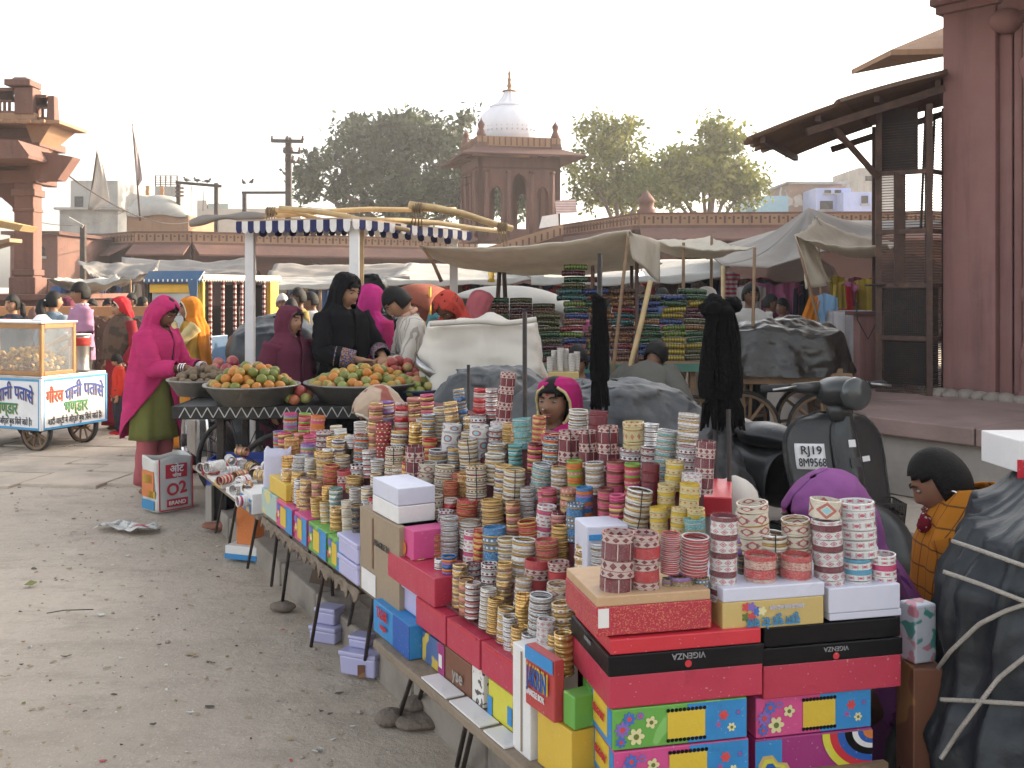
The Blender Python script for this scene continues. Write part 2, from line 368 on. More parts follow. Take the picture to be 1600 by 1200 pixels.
def garment(J,name,rings,mat,n=40,folds=(7,13),tf='T',thick=.005,sub=1,noise_amp=.010,open_=None,label=None):
    """closed loft round the body; ring=(z,rx,ry,cx,cy,foldamp)"""
    p1,p2=FOLD.random()*TAU,FOLD.random()*TAU; mb=MB(); f=getattr(J,tf); seed=FOLD.random()*50
    def fn(u,v):
        i=min(len(rings)-2,int(v*(len(rings)-1)*.99999)); k=v*(len(rings)-1)-i; a,b=rings[i],rings[i+1]; r=[a[q]+(b[q]-a[q])*k for q in range(6)]
        t=TAU*u if open_ is None else R(open_)+u*(TAU-2*R(open_)); w=r[5]*(math.sin(folds[0]*t+p1+r[0]*2)*.6+math.sin(folds[1]*t+p2-r[0]*3)*.4)
        w+=noise_amp*fbm((math.cos(t)*2+seed,math.sin(t)*2,r[0]*7),3)
        return f((r[3]+(r[1]+w)*math.sin(t),r[4]-(r[2]+w)*math.cos(t),r[0]))
    mb.grid(fn,n,(len(rings)-1)*4,wrap=open_ is None)
    return mb.build(name,mat,J.root,True,True,solid=thick,label=label)
def sleeve(J,sx,mat,t1=.95,r=(.07,.062,.055,.05),name='sleeve',label=None):
    sh,el,wr=J.arm[sx]; mb=MB(); pts=[sh+(sh-el).normalized()*.03,sh.lerp(el,.5),el]; rs=[r[0],r[1],r[2]]
    if t1>.5: pts+= [el.lerp(wr,.5*t1+.1),el.lerp(wr,t1)]; rs+=[r[2]*.95,r[3]]
    else: pts=[pts[0],sh.lerp(el,t1),sh.lerp(el,2*t1)]; rs=[r[0],r[1],r[1]*1.1]
    fine=[];fr=[]
    for i in range(len(pts)-1):
        for k in range(5):
            q=k/5; fine.append(pts[i].lerp(pts[i+1],q)); fr.append((rs[i]+(rs[i+1]-rs[i])*q)*(1+.07*math.sin(i*9+k*2.6+sx)))
    fine.append(pts[-1]); fr.append(rs[-1]); mb.tube(fine,fr,14,cap=False)
    return mb.build(name,mat,J.root,True,True,solid=.004,label=label)
def trousers(J,mat,r=(.105,.095,.075,.07),name='trousers'):
    mb=MB()
    for sx in (-1,1):
        hp,kn,an=J.leg[sx]; pts=[];rs=[]
        seq=[hp+Vector((0,0,.06)),hp.lerp(kn,.5),kn,an+Vector((0,0,.02))]
        for i in range(3):
            for k in range(5): q=k/5; pts.append(seq[i].lerp(seq[i+1],q)); rs.append((r[i]+(r[i+1]-r[i])*q)*(1+.05*math.sin(k*2.7+i*5+sx)))
        pts.append(seq[-1]); rs.append(r[3]); mb.tube(pts,rs,14)
    return mb.build(name,mat,J.root,True,True)
def veil(J,name,rows,mat,n=44,folds=(5,11),thick=.005,noise_amp=.010,label=None,trim=None):
    """cloth over the head: row=(z,rx,ry,cx,cy,gapdeg,foldamp); gap is the half angle left open in front"""
    p1,p2=FOLD.random()*TAU,FOLD.random()*TAU; seed=FOLD.random()*40; nr=(len(rows)-1)*4
    def at(v):
        x=v*(len(rows)-1); i=min(len(rows)-2,int(x*.99999)); k=x-i; k=k*k*(3-2*k)*.5+k*.5; a,b=rows[i],rows[i+1]; a=tuple(a)+(0,)*(8-len(a)); b=tuple(b)+(0,)*(8-len(b)); return [a[q]+(b[q]-a[q])*k for q in range(8)]
    def fn(u,v):
        r=at(v); g=R(r[5]); t=g+u*(TAU-2*g)+R(r[7])
        w=r[6]*(math.sin(folds[0]*t+p1+r[0]*3)*.6+math.sin(folds[1]*t+p2-r[0]*4)*.4)+noise_amp*fbm((math.cos(t)*2.2+seed,math.sin(t)*2.2,r[0]*8),3)*min(1,r[1]/.08)
        return J.TH((r[3]+(r[1]+w)*math.sin(t),r[4]-(r[2]+w)*math.cos(t),r[0]))
    mb=MB().grid(fn,n,nr); o=mb.build(name,mat,J.root,True,True,solid=thick,label=label)
    if trim:
        e=MB()
        for u in (0,1): e.tube([fn(u,v) for v in [2.3/(len(rows)-1)+(trim[1]-2.3/(len(rows)-1))*j/nr for j in range(int(nr)+1)]],.008,6)
        e.build('veil_border',trim[0],J.root,True,True)
    return o
def hair_cap(J,mat=hair,line=.05,low=-.07,side=.035,sc=1.075,bun=None,tail=None,parting=False):
    mb=MB().ell((0,0,0),(.0735*sc+.002,.095*sc,.117*sc),30,22); vs=[Vector(v) for v in mb.v]; keep=[]
    for f in mb.f:
        c=sum((vs[i] for i in f),Vector())/4
        hl=line-.35*max(0,abs(c.x)-side)*2
        if (c.y<-.012 and c.z<hl) or c.z<low: continue
        keep.append(f)
    m2=MB(); m2.add([J.TH(HC+v*(1+.02*math.sin(40*v.x+9*v.z))+Vector((0,.004,0))) for v in vs],keep); h=m2.build('hair',mat,J.root,True,True,solid=.012)
    if bun: MB().ell(J.TH(HC+Vector(bun[0])),(bun[1],bun[1],bun[1]*.9),12,9).build('hair_bun',mat,J.root,True,True)
    if tail: MB().tube([J.TH(HC+Vector(p)) for p in tail[0]],tail[1],10).build('ponytail',mat,J.root,True,True)
    return h
def bangle_on(J,sx,mat,ts=(.80,.88,.95),r=.036):
    sh,el,wr=J.arm[sx]
    for t in ts:
        c=el.lerp(wr,t); u,v,a=frame(el,wr); mb=MB(); n=16; pts=[c+u*r*math.cos(TAU*k/n)+v*r*math.sin(TAU*k/n) for k in range(n+1)]; mb.tube(pts,.005,6,cap=False); mb.build('bangle',mat,J.root,True,True)
HOOD=[(1.622,.012,.012,0,.02,0,0),(1.612,.055,.065,0,.005,0,.001),(1.585,.085,.098,0,.0,12,.002),(1.55,.098,.112,0,.006,38,.003),(1.50,.102,.115,0,.012,47,.004),(1.45,.10,.112,0,.018,48,.006),(1.40,.095,.108,0,.02,36,.008),(1.36,.12,.115,0,.01,8,.010),(1.32,.165,.135,0,.0,3,.012)]
# ---------------------------------------------------------------- ground
def ground_mat():
    m,nt,b=base('dusty_ground'); tc=nn(nt,'TexCoord'); c=tc.outputs['Object']
    def nz(s,d=8,r=.6,sx=1,sy=1):
        mp=nn(nt,'Mapping'); mp.inputs['Scale'].default_value=(sx,sy,1); nt.links.new(c,mp.inputs[0])
        n=nn(nt,'TexNoise'); n.inputs['Scale'].default_value=s; n.inputs['Detail'].default_value=d; n.inputs['Roughness'].default_value=r; nt.links.new(mp.outputs[0],n.inputs['Vector']); return n.outputs[0]
    def ramp(x,a,bb,lo=0,hi=1):
        r=nn(nt,'MapRange'); r.inputs[1].default_value=a; r.inputs[2].default_value=bb; r.inputs[3].default_value=lo; r.inputs[4].default_value=hi; nt.links.new(x,r.inputs[0]); return r.outputs[0]
    big=nz(.45,6); o=mixc(nt,ramp(big,.35,.65),(.41,.345,.28),(.54,.46,.375))
    o=mixc(nt,ramp(nz(2.2,9,.7,1,2.2),.5,.66,0,.75),o,(.36,.30,.24))
    o=mixc(nt,ramp(nz(3.1,10,.75,1.6,.7),.56,.72,0,.7),o,(.62,.54,.45))
    o=mixc(nt,ramp(nz(26,6,.7),.5,.72,0,.55),o,(.36,.30,.24))
    o=mixc(nt,ramp(nz(90,3,.6),.60,.70,0,.75),o,(.64,.58,.51))
    v=nn(nt,'TexVoronoi'); v.inputs['Scale'].default_value=17; v.inputs['Randomness'].default_value=1; nt.links.new(c,v.inputs['Vector'])
    o=mixc(nt,mathn(nt,'MULTIPLY',mathn(nt,'LESS_THAN',v.outputs['Distance'],.05),.3),o,(.22,.185,.15))
    v2=nn(nt,'TexVoronoi'); v2.inputs['Scale'].default_value=9.3; nt.links.new(c,v2.inputs['Vector'])
    o=mixc(nt,mathn(nt,'MULTIPLY',mathn(nt,'LESS_THAN',v2.outputs['Distance'],.03),.6),o,(.58,.55,.51))
    nt.links.new(o,b.inputs['Base Color']); b.inputs['Roughness'].default_value=.92; b.inputs['Specular IOR Level'].default_value=.25
    h=mathn(nt,'ADD',mathn(nt,'MULTIPLY',nz(38,8,.75),1.0),mathn(nt,'MULTIPLY',nz(6,6,.6),2.2))
    bp=nn(nt,'Bump'); bp.inputs['Strength'].default_value=.75; bp.inputs['Distance'].default_value=.02; nt.links.new(h,bp.inputs['Height']); nt.links.new(bp.outputs[0],b.inputs['Normal']); return m
gm=ground_mat(); g=MB()
xs=[-900,-200,-60,-25]+[-12+.25*i for i in range(85)]+[15,30,70,200,900]; ys=[-60,-10,0]+[1.5+.2*i for i in range(70)]+[18,24,32,50,120,400,1600]
def gz(x,y):
    w=sstep(0,2,12-abs(x))*sstep(0,2,15-y) if y>1 else 0
    return w*(.022*fbm((x*.8,y*.8,1),4)+.006*fbm((x*5,y*5,2),2))-.012*w
vsg=[(x,y,gz(x,y)) for y in ys for x in xs]; w_=len(xs)
g.add(vsg,[(j*w_+i,j*w_+i+1,(j+1)*w_+i+1,(j+1)*w_+i) for j in range(len(ys)-1) for i in range(w_-1)])
ground=g.build('ground',gm,smooth=True); tag(ground,kind='structure')
# stone slabs let into the ground on the far left
slabm=pm('worn_paving',(.49,.41,.33),.9,var=.22,sc=2.2,bump=.4,bsc=30,dirt=(.24,.205,.175),dirtamt=.6,dsc=1.8)
r2=random.Random(5); y=8.3
while y<11.6:
    hgt=r2.choice([.42,.5,.6]); x=-7.2+r2.random()*.4
    while x<-2.6:
        wd=r2.choice([.7,.95,1.2])
        if x+wd/2>-3.2-.12*(10-y)*0:
            pass
        MB().box((x+wd/2,y+hgt/2,-.018+r2.random()*.010),(wd-.028,hgt-.03,.05),R(-8+r2.uniform(-1,1))).build('paving_slab',slabm,ground,bev=.008)
        x+=wd
    y+=hgt
# kerb running under the bangle tables
kerbm=pm('kerb_concrete',(.27,.235,.20),.92,var=.2,sc=3,bump=.5,bsc=22,dirt=(.12,.10,.085),dirtamt=.65,dsc=2)
def EL(d,s=0,z=0): return Vector((.06-.535*(d-2.7)+s*.882,d+s*.472,z))      # edge line of the tables, s metres inward
U=Vector((-.472,.882,0)); N=Vector((.882,.472,0))
kerb=thing('kerb','low grey concrete kerb running along the ground beneath the bangle tables','kerb',EL(3.4,.25)); 
d=2.2
while d<7:
    L=.62; a=EL(d,.27); c=a+U*L/2; MB().box((c.x,c.y,.045),(.16,L-.012,.15),math.atan2(U.y,U.x)-PI/2+R(rnd.uniform(-1,1))).build('kerb_stone',kerbm,kerb,bev=.012); d+=L*.882
up=MB(); a,b_=EL(1.5,.34),EL(7.4,.34); up.add([(a.x,a.y,.105),(a.x+3.2,a.y+1.6,.105),(b_.x+3.0,b_.y+1.6,.105),(b_.x,b_.y,.105)],[(0,1,2,3)]); up.build('raised_pavement',kerbm); tag(bpy.data.objects['raised_pavement'],kind='structure')
# ---------------------------------------------------------------- wall with arched openings
def cusp(t,rise):
    t=abs(t); return rise*(math.sqrt(max(0,1-t**2.2))*.86+.14*(1-t)) - rise*.07*abs(math.sin(t*PI*3.5))*(1 if t<.98 else 0)
def arch_wall(mb,p0,p1,z0,z1,th,ops,m=0,step=.05):
    """ops: (centre along wall, half width, spring z, rise, sill z)"""
    p0=Vector((p0[0],p0[1],0));p1=Vector((p1[0],p1[1],0));L=(p1-p0).length;a=(p1-p0)/L; nrm=Vector((a.y,-a.x,0))
    cuts={0,L}
    for c,w,s,r,sill in ops:
        n=18
        for k in range(n+1): cuts.add(c-w+2*w*k/n)
        cuts.add(c-w-1e-4); cuts.add(c+w+1e-4)
    cuts=sorted(x for x in cuts if 0<=x<=L)
    def zb(x):
        for c,w,s,r,sill in ops:
            if abs(x-c)<=w+1e-6: return s+cusp((x-c)/w,r),sill
        return z0,z0
    for x0,x1 in zip(cuts,cuts[1:]):
        xm=(x0+x1)/2; inside=any(abs(xm-c)<w for c,w,*_ in ops)
        if inside: b0,s0=zb(x0);b1,s1=zb(x1)
        else: b0=b1=z0;s0=z0
        q=[p0+a*x0+Vector((0,0,b0)),p0+a*x1+Vector((0,0,b1)),p0+a*x1+Vector((0,0,z1)),p0+a*x0+Vector((0,0,z1))]
        vs=[v+nrm*th/2 for v in q]+[v-nrm*th/2 for v in q]
        fs=[(0,1,2,3),(7,6,5,4),(4,5,1,0),(3,2,6,7)]
        if x1-x0>1e-3 or True: fs+=[(0,3,7,4),(1,5,6,2)] if (abs(x0)<1e-6 or abs(x1-L)<1e-6 or not inside) else []
        mb.add(vs,fs,m)
        if inside and s0>z0+.01: 
            q=[p0+a*x0+Vector((0,0,z0)),p0+a*x1+Vector((0,0,z0)),p0+a*x1+Vector((0,0,s0)),p0+a*x0+Vector((0,0,s0))]
            mb.add([v+nrm*th/2 for v in q]+[v-nrm*th/2 for v in q],[(0,1,2,3),(7,6,5,4),(3,2,6,7)],m)
# ---------------------------------------------------------------- domed kiosk (chhatri)
CH=(-.08,31.9); ch=thing('domed_kiosk','red sandstone rooftop kiosk with a white ribbed dome and arched openings','kiosk',(CH[0],CH[1],3.0),R(14))
def chz(y): return Zy(y,31)-3.0
hw=1.27; zt=chz(248)
for k in range(4):
    M=Matrix.Rotation(k*PI/2,4,'Z'); mb=MB(); ops=[(hw,.24,1.62,.42,.35),(hw-.72,.185,1.35,.30,.35),(hw+.72,.185,1.35,.30,.35)]
    arch_wall(mb,(-hw,-hw+.09),(hw,-hw+.09),0,zt,.18,ops); mb.v=[tuple(M@Vector(v)) for v in mb.v]; mb.build('wall',sand,ch,local=True)
    for sx in (-.36,.36,-1.02,1.02):
        t=MB(); t.tube([M@Vector((sx,-hw-.015,.1)),M@Vector((sx,-hw-.015,2.02))],.065,8); t.box(M@Vector((sx,-hw-.01,2.06)),(.16,.1,.08),k*PI/2); t.build('pilaster',sand,ch,True,True)
    MB().box(M@Vector((0,-hw-.02,2.17)),(2.3,.05,.05),k*PI/2).build('string_course',sand_shade,ch,local=True)
    c=MB(); e0,e1=hw-.02,hw+.62; zz=zt+.12; q=[M@Vector(v) for v in ((-e0,-e0,zz+.12),(e0,-e0,zz+.12),(e1,-e1,zz-.14),(-e1,-e1,zz-.14))]
    c.poly(q,.06,(0,0,1)); c.build('eave_slab',sand_shade,ch,local=True)
    pz=zt+.2; MB().box(M@Vector((0,-hw+.02,pz+.06)),(2*hw+.1,.12,.12),k*PI/2).build('cornice',sand,ch,local=True)
    MB().box(M@Vector((0,-hw+.03,pz+.27)),(2*hw+.02,.1,.28),k*PI/2).build('parapet',buff,ch,local=True)
    bl=MB()
    for i in range(14): bl.box(M@Vector((-hw+.12+i*(2*hw-.24)/13,-hw-.025,pz+.27)),(.035,.03,.24),k*PI/2)
    b_=bl.build('parapet_ribs',sand,ch,local=True); tag(b_,kind='stuff')
    MB().lathe([(.0,.34),(.11,.34),(.15,.40),(.11,.5),(.07,.58),(.10,.66),(.11,.72),(.06,.8),(.025,.84),(.0,.95)],10,M@Vector((hw-.12,-hw+.12,pz+.05))).build('corner_finial',sand,ch,True,True)
    MB().box(M@Vector((hw-.12,-hw+.12,pz+.25)),(.34,.34,.36),k*PI/2,top=.6).build('corner_post',sand,ch,local=True)
wdome=pm('whitewashed_dome',(.66,.66,.71),.6,var=.03,sc=3,bump=.1,bsc=25,dirt=(.52,.50,.50),dirtamt=.3,dsc=2)
b0=chz(217); MB().lathe([(1.12,b0-.25),(1.12,b0),(1.0,b0+.01)],32).build('drum',sand,ch,local=True)
pr=[(.93,0),(.97,.03),(1.0,.22),(1.02,.42),(.99,.62),(.90,.82),(.76,.97),(.62,1.06),(.58,1.10)]
dm=MB(); nseg=64
for q in [0]:
    prof=pr
    vs=[];fs=[]
    for r_,z in prof:
        for k in range(nseg): t=TAU*k/nseg; rr=r_*(1+.006*math.cos(16*t)); vs.append((rr*math.cos(t),rr*math.sin(t),b0+z))
    for i in range(len(prof)-1):
        for k in range(nseg): fs.append((i*nseg+k,i*nseg+(k+1)%nseg,(i+1)*nseg+(k+1)%nseg,(i+1)*nseg+k))
    dm.add(vs,fs)
dome=dm.build('dome',wdome,ch,True,True)
bd=MB()
for k in range(40):
    t=TAU*k/40
    for zz,s in ((.30,.035),(.42,.022)): bd.box((1.02*math.cos(t),1.02*math.sin(t),b0+zz),(s,s,s*1.3),t)
tag(bd.build('dome_beads',pm('dome_grey',(.42,.40,.40),.7),ch,local=True),kind='stuff')
cone=MB();vs=[];fs=[];prof=[(.60,1.09),(.63,1.13),(.50,1.17),(.36,1.27),(.24,1.42),(.17,1.58),(.15,1.62)];nseg=48
for r_,z in prof:
    for k in range(nseg): t=TAU*k/nseg; rr=r_*(1+.07*math.cos(12*t)*(1 if z>1.15 else 0)); vs.append((rr*math.cos(t),rr*math.sin(t),b0+z))
for i in range(len(prof)-1):
    for k in range(nseg): fs.append((i*nseg+k,i*nseg+(k+1)%nseg,(i+1)*nseg+(k+1)%nseg,(i+1)*nseg+k))
cone.add(vs,fs).build('lotus_cap',wdome,ch,True,True)
MB().lathe([(.0,1.6),(.24,1.62),(.2,1.66),(.07,1.68),(.06,1.75),(.09,1.8),(.06,1.86),(.05,1.95),(.075,2.0),(.04,2.05),(.04,2.15),(.055,2.18),(.0,2.3)],12,(0,0,b0-.02)).build('finial',buff,ch,True,True)
MB().box((0,0,.14),(2*hw-.3,2*hw-.3,.28)).build('floor_slab',sand_shade,ch,local=True)
# ---------------------------------------------------------------- arcade round the square
def arcade(name,label,pts,ztop,over=.9,first=True):
    a=thing(name,label,'arcade',(pts[0][0],pts[0][1],0)); zc=ztop-.34
    for i,(p0,p1) in enumerate(zip(pts,pts[1:])):
        p0=Vector((*p0,0));p1=Vector((*p1,0)); L=(p1-p0).length; t=(p1-p0)/L; nr=Vector((t.y,-t.x,0)); rz=math.atan2(t.y,t.x); mid=(p0+p1)/2
        MB().box(mid+Vector((0,0,ztop-.19)),(L,.16,.30),rz).build('parapet',buff,a)
        MB().box(mid+Vector((0,0,ztop-.015))-nr*0,(L+.02,.24,.05),rz).build('coping',sand,a)
        MB().box(mid+nr*.06+Vector((0,0,zc-.05)),(L+.02,.34,.09),rz).build('cornice',sand,a)
        bl=MB(); n=int(L/.24)
        for k in range(n):
            c=p0+t*(k+.5)*L/n+nr*.085
            bl.box(c+Vector((0,0,ztop-.19)),(.05,.03,.20),rz); bl.box(c+t*.12+nr*.003+Vector((0,0,ztop-.15)),(.06,.02,.05),rz+.0)
        tag(bl.build('parapet_niche_shade',sand_shade,a),kind='stuff')  # raised dark boxes; their colour stands for the shade in the niches
        e=MB(); e.poly([p0+nr*.1+Vector((0,0,zc-.08)),p1+nr*.1+Vector((0,0,zc-.08)),p1+nr*over+Vector((0,0,zc-.46)),p0+nr*over+Vector((0,0,zc-.46))],.06,(0,0,1)); e.build('sloping_eave',sand,a)
        n=max(1,int(L/2.6)); ops=[(L*(k+.5)/n,min(.95,L/n*.36),1.9,.6,0) for k in range(n)]
        w=MB(); arch_wall(w,p0.xy,p1.xy,0,zc-.1,.3,ops); w.build('wall',sand_shade,a)
        bk=MB().box(mid-nr*2.2+Vector((0,0,zc/2-.05)),(L,.2,zc-.1),rz); bk.build('back_wall',sand_shade,a)
        MB().box(mid-nr*1.1+Vector((0,0,zc-.16)),(L,2.4,.12),rz).build('roof_slab',sand_shade,a)
    return a
arcade('market_arcade','long red sandstone arcade with a buff parapet behind the market stalls on the right',[(X(880,33.5),33.5),(X(1000,28),28),(15,27.2)],Zy(333,28))
arcade('market_arcade','red sandstone arcade wing with stepped buff parapet behind the minibus',[(X(125,36),36),(X(212,33),33),(X(300,33),33),(X(745,38.5),38.5)],Zy(362,33))
# stair balustrade climbing to the kiosk
st=thing('stair_wall','sloping buff balustrade climbing to the domed kiosk roof','stair',(X(800,30),30,0))
p0=P(722,398,29.5);p1=P(880,350,30.3)
MB().poly([p0,p1,(p1.x,p1.y,p1.z-.3),(p0.x,p0.y,p0.z-.42)],.14,(0,1,0)).build('balustrade',buff,st)
bl=MB()
for k in range(16):
    q=p0.lerp(p1,(k+.5)/16); bl.box((q.x,q.y-.02,q.z-.2),(.05,.04,.2),0)
tag(bl.build('baluster_row',sand_shade,st),kind='stuff')
MB().poly([(p0.x,p0.y+.1,p0.z-.42),(p1.x,p1.y+.1,p1.z-.3),(p1.x,p1.y+.1,0),(p0.x,p0.y+.1,0)],.3,(0,1,0)).build('wall',sand,st)
sg=thing('sign_board','faded white painted board leaning on the parapet beside the domed kiosk','sign',P(885,350,29))
MB().poly([P(842,357,29),P(873,352,29.1),P(872,334,29.1),P(847,338,29)],.03,(0,1,0)).build('board',white_paint,sg)
sg=thing('sign_board','small faded pink and white notice board right of the domed kiosk','sign',P(885,335,28.5))
MB().poly([P(869,334,28.6),P(902,332,28.6),P(899,311,28.6),P(867,314,28.6)],.03,(0,1,0)).build('board',pm('pale_board',(.6,.5,.47),.7,extra=stripes(2,14,.3,(.45,.2,.18))),sg)
MB().beam(P(884,314,28.64),P(884,330,28.64),.04,.04).build('post',iron,sg)
# lone parapet kiosk on the roofline, right
fn=thing('roof_finial','small red stone kiosk finial on the parapet of the right arcade','finial',(X(1010,28.2),28.2,Zy(333,28)))
MB().lathe([(.26,-.1),(.26,.1),(.2,.14),(.2,.3),(.26,.33),(.2,.42),(.1,.55),(.04,.62),(0,.68)],8).build('finial_body',sand,fn,True,True)
# ---------------------------------------------------------------- trees
def tree(label,cx,d,clumps,col,col2,nleaf,size,trunk,name='tree',seed=1):
    rr=random.Random(seed); t=thing(name,label,'tree',(cx,d,0))
    mA=pm('leaf_'+label[:9]+str(seed),col,.6,var=.35,sc=.9,bump=0,trans=.22); mB=pm('leafb_'+label[:9]+str(seed),col2,.6,var=.35,sc=.9,bump=0,trans=.3)
    mb=MB(); V=[];Fc=[];mi=[]
    tot=sum(c[3]*c[4]*c[5] for c in clumps)
    for (x,y,z,a,b,c) in clumps:
        n=int(nleaf*a*b*c/tot); sub=[]
        for k in range(max(6,int(n/42))):
            q=Vector((rr.gauss(0,1),rr.gauss(0,1),rr.gauss(0,1))).normalized()*(rr.random()**.33); sub.append((Vector((x+q.x*a,y+q.y*b,z+q.z*c)),rr.uniform(.24,.52),rr.random()))
        for k in range(n):
            s=rr.choice(sub); q=Vector((rr.gauss(0,1),rr.gauss(0,1),rr.gauss(0,.8)))*s[1]*.62+s[0]
            u=Vector((rr.gauss(0,1),rr.gauss(0,1),rr.gauss(0,1))).normalized(); w=u.cross(Vector((rr.gauss(0,1),rr.gauss(0,1),rr.gauss(0,1)))).normalized()
            L=size*rr.uniform(.6,1.3); W=L*.5; i=len(V); V+=[q,q+u*L*.5+w*W*.5,q+u*L,q+u*L*.5-w*W*.5]; Fc.append((i,i+1,i+2,i+3)); mi.append(1 if s[2]<.4 else 0)
    mb.v=[tuple(v) for v in V]; mb.f=Fc; mb.m=mi
    bark=pm('bark',(.12,.09,.07),.9,var=.3,sc=4,bump=.6,bsc=14); tk=MB(); top=Vector((cx+trunk[2],d,trunk[1])); tk.tube([(cx,d,0),(cx+trunk[2]*.4,d,trunk[1]*.5),top],[trunk[0],trunk[0]*.8,trunk[0]*.6],10); tk.build('trunk',bark,t,True)
    for (x,y,z,a,b,c) in clumps:
        l=MB(); m=top.lerp(Vector((x,y,z)),.5)+Vector((0,0,-.3)); l.tube([top-Vector((0,0,.5)),m,(x,y,z)],[trunk[0]*.5,trunk[0]*.3,.04],7); l.build('limb',bark,t,True)
    mb.build('crown',[mA,mB],t); return t
k=50/F
def cl(px,py,d,rx,ry): return (X(px,d),d+rnd.uniform(-1,1),Zy(py,d),rx*d/F,rx*d/F*.8,ry*d/F)
tree('big dense dark green tree rising left of the domed kiosk',X(610,50),50,[cl(575,235,50,65,50),cl(640,215,51,55,42),cl(690,250,50,58,68),cl(510,275,49,50,45),cl(600,290,49,80,50),cl(670,310,49,70,40),cl(480,290,50,30,28),cl(715,205,50,32,34),cl(560,195,51,36,24),cl(785,300,47,70,50)],(.030,.045,.016),(.048,.066,.022),17500,.34,(.45,4.6,.2),seed=4)
tree('airy yellow green tree with sky gaps right of the domed kiosk',X(965,45),45,[cl(950,215,45,48,38),cl(985,240,45,38,45),cl(915,255,45,30,40),cl(960,290,45,60,35),cl(1000,300,45,40,28)],(.11,.13,.016),(.18,.185,.03),7600,.27,(.24,4.3,.1),seed=9)
tree('bushy sunlit tree farther right above the arcade parapet',X(1110,43),43,[cl(1120,230,43,38,42),cl(1090,270,43,55,40),cl(1140,285,43,48,34),cl(1050,270,44,42,40),cl(1040,300,43,45,26),cl(1165,290,43,28,28),cl(1118,195,43,16,22)],(.095,.12,.015),(.16,.17,.028),10500,.26,(.26,4.2,-.1),seed=13)
# ---------------------------------------------------------------- far buildings
winm=pm('dark_window',(.03,.03,.032),.25,0,.1,bump=0)
def block(label,px0,px1,pyt,pyb,d,m,dep=3,rz=0,wins=(),name='building',cat='building',roof=None):
    x0,x1=X(px0,d),X(px1,d); zt,zb=Zy(pyt,d),Zy(pyb,d); b=thing(name,label,cat,((x0+x1)/2,d,0))
    MB().box(((x0+x1)/2,d+dep/2,zt/2),(x1-x0,dep,zt),rz).build('wall',m,b)
    for (a,t,c,e) in wins:
        f=MB().box((X((a+c)/2,d),d-.012,Zy((t+e)/2,d)),(X(c,d)-X(a,d),.06,Zy(t,d)-Zy(e,d))).build('window',winm,b)
        MB().box((X((a+c)/2,d),d-.03,Zy(e,d)-.04),(X(c,d)-X(a,d)+.12,.1,.07)).build('sill',concrete,f)
    if roof: MB().box(((x0+x1)/2,d+dep/2-.1,zt+.05),(x1-x0+.3,dep+.3,.1),rz).build('roof_slab',roof,b)
    return b
cream=pm('cream_plaster',(.47,.42,.37),.9,var=.15,sc=1,bump=.25,bsc=10,dirt=(.25,.22,.2),dirtamt=.5,dsc=.7)
block('tall grey concrete house with dark doorway behind the leaning flag',110,184,282,330,46,concrete,4,wins=[(117,307,130,327),(146,318,160,326)])
block('lower stained grey concrete house with a shaded porch behind the flags',93,184,328,420,44,concrete,4,wins=[(136,365,158,395),(160,366,183,380)],roof=concrete)
block('grey concrete stair tower topped by scaffolding rods',242,277,291,330,48,concrete,3)
sc_=thing('scaffold','brown rebar scaffolding standing on the grey stair tower','scaffold',(X(259,48.4),48.4,Zy(291,48)))
for px in (243,251,259,267,277): MB().beam(P(px,291,48.5),P(px,274,48.5),.05,.05).build('upright',iron_brown,sc_)
for i in range(5): MB().beam(P(242,288-i*3.3,48.45),P(278,288-i*3.3,48.45),.035,.035).build('rail',iron_brown,sc_)
for n_,px in (('left',231),('right',253)):
    cr=thing('stacked_bricks',f'column of orange bricks on the rooftop {"beside" if n_=="left" else "in front of"} the grey stair tower','bricks',P(px,306,47))
    for i in range(8): MB().box(P(px,304.5-i*1.9,47)+Vector((rnd.uniform(-.02,.02),0,0)),(.16,.14,.048)).build('brick',pm('brick_orange',(.42,.22,.10),.9),cr)
wt=thing('rooftop_tarp','white sheet stretched over a rooftop pavilion left of the market','tarp',P(245,330,38))
def tfn(u,v):
    x=u*2-1; y=v*2-1; h=(1-abs(x)**2.2)*(1-abs(y)**2.2); return P(197+97*u,337-30*min(1,h*1.5)**.7+2*math.sin(u*9),38+y*1.6)
MB().grid(tfn,24,12).build('sheet',white_canvas,wt,True,solid=.02)
block('buff roof terrace with arcaded parapet carrying the white sheet',198,294,336,380,36.5,buff,3.4,name='roof_terrace',cat='terrace')
block('long pale flat roofed building behind the electric poles',296,470,326,400,55,cream,5,name='building')
block('small cream roof room on the pale building',304,323,313,330,56,cream,3)
block('small greenish roof tank room on the pale building',325,357,318,330,56,pm('grey_green',(.33,.36,.33),.9),3)
block('small red stone house at the far left edge beyond the pavilion',16,90,367,440,30,sand,4,roof=sand_shade,wins=[(60,385,70,400)])
block('low red stone wall with pink top beside the grey house',78,130,384,440,33,sand,2)
# right far buildings
brick_far=pm('far_brick',(.30,.205,.165),.9,var=.2,sc=2.4,bump=.5,bsc=9,extra=blotch(1.6,.6,(.5,.47,.44),2),dirt=(.2,.14,.12),dirtamt=.4)
blue_lt=pm('pale_blue_wash',(.36,.42,.66),.9,var=.14,sc=1.2,bump=.2,bsc=10,dirt=(.25,.28,.4),dirtamt=.4)
block('brick house with patchy plaster under a thin slab roof on the right',1232,1320,288,340,46,brick_far,4,roof=concrete)
block('blue washed house with two dark windows beside the brick house',1275,1330,294,340,44,blue_lt,3,wins=[(1288,297,1298,302),(1304,297,1314,302),(1281,314,1301,327)])
block('low blue washed house with sloping wall beside the iron cage',1318,1372,300,340,43,blue_lt,3,wins=[(1346,306,1356,318)])
block('tall weathered grey house behind the blue house by the iron cage',1341,1400,262,340,50,concrete,4,wins=[(1352,275,1364,283)])
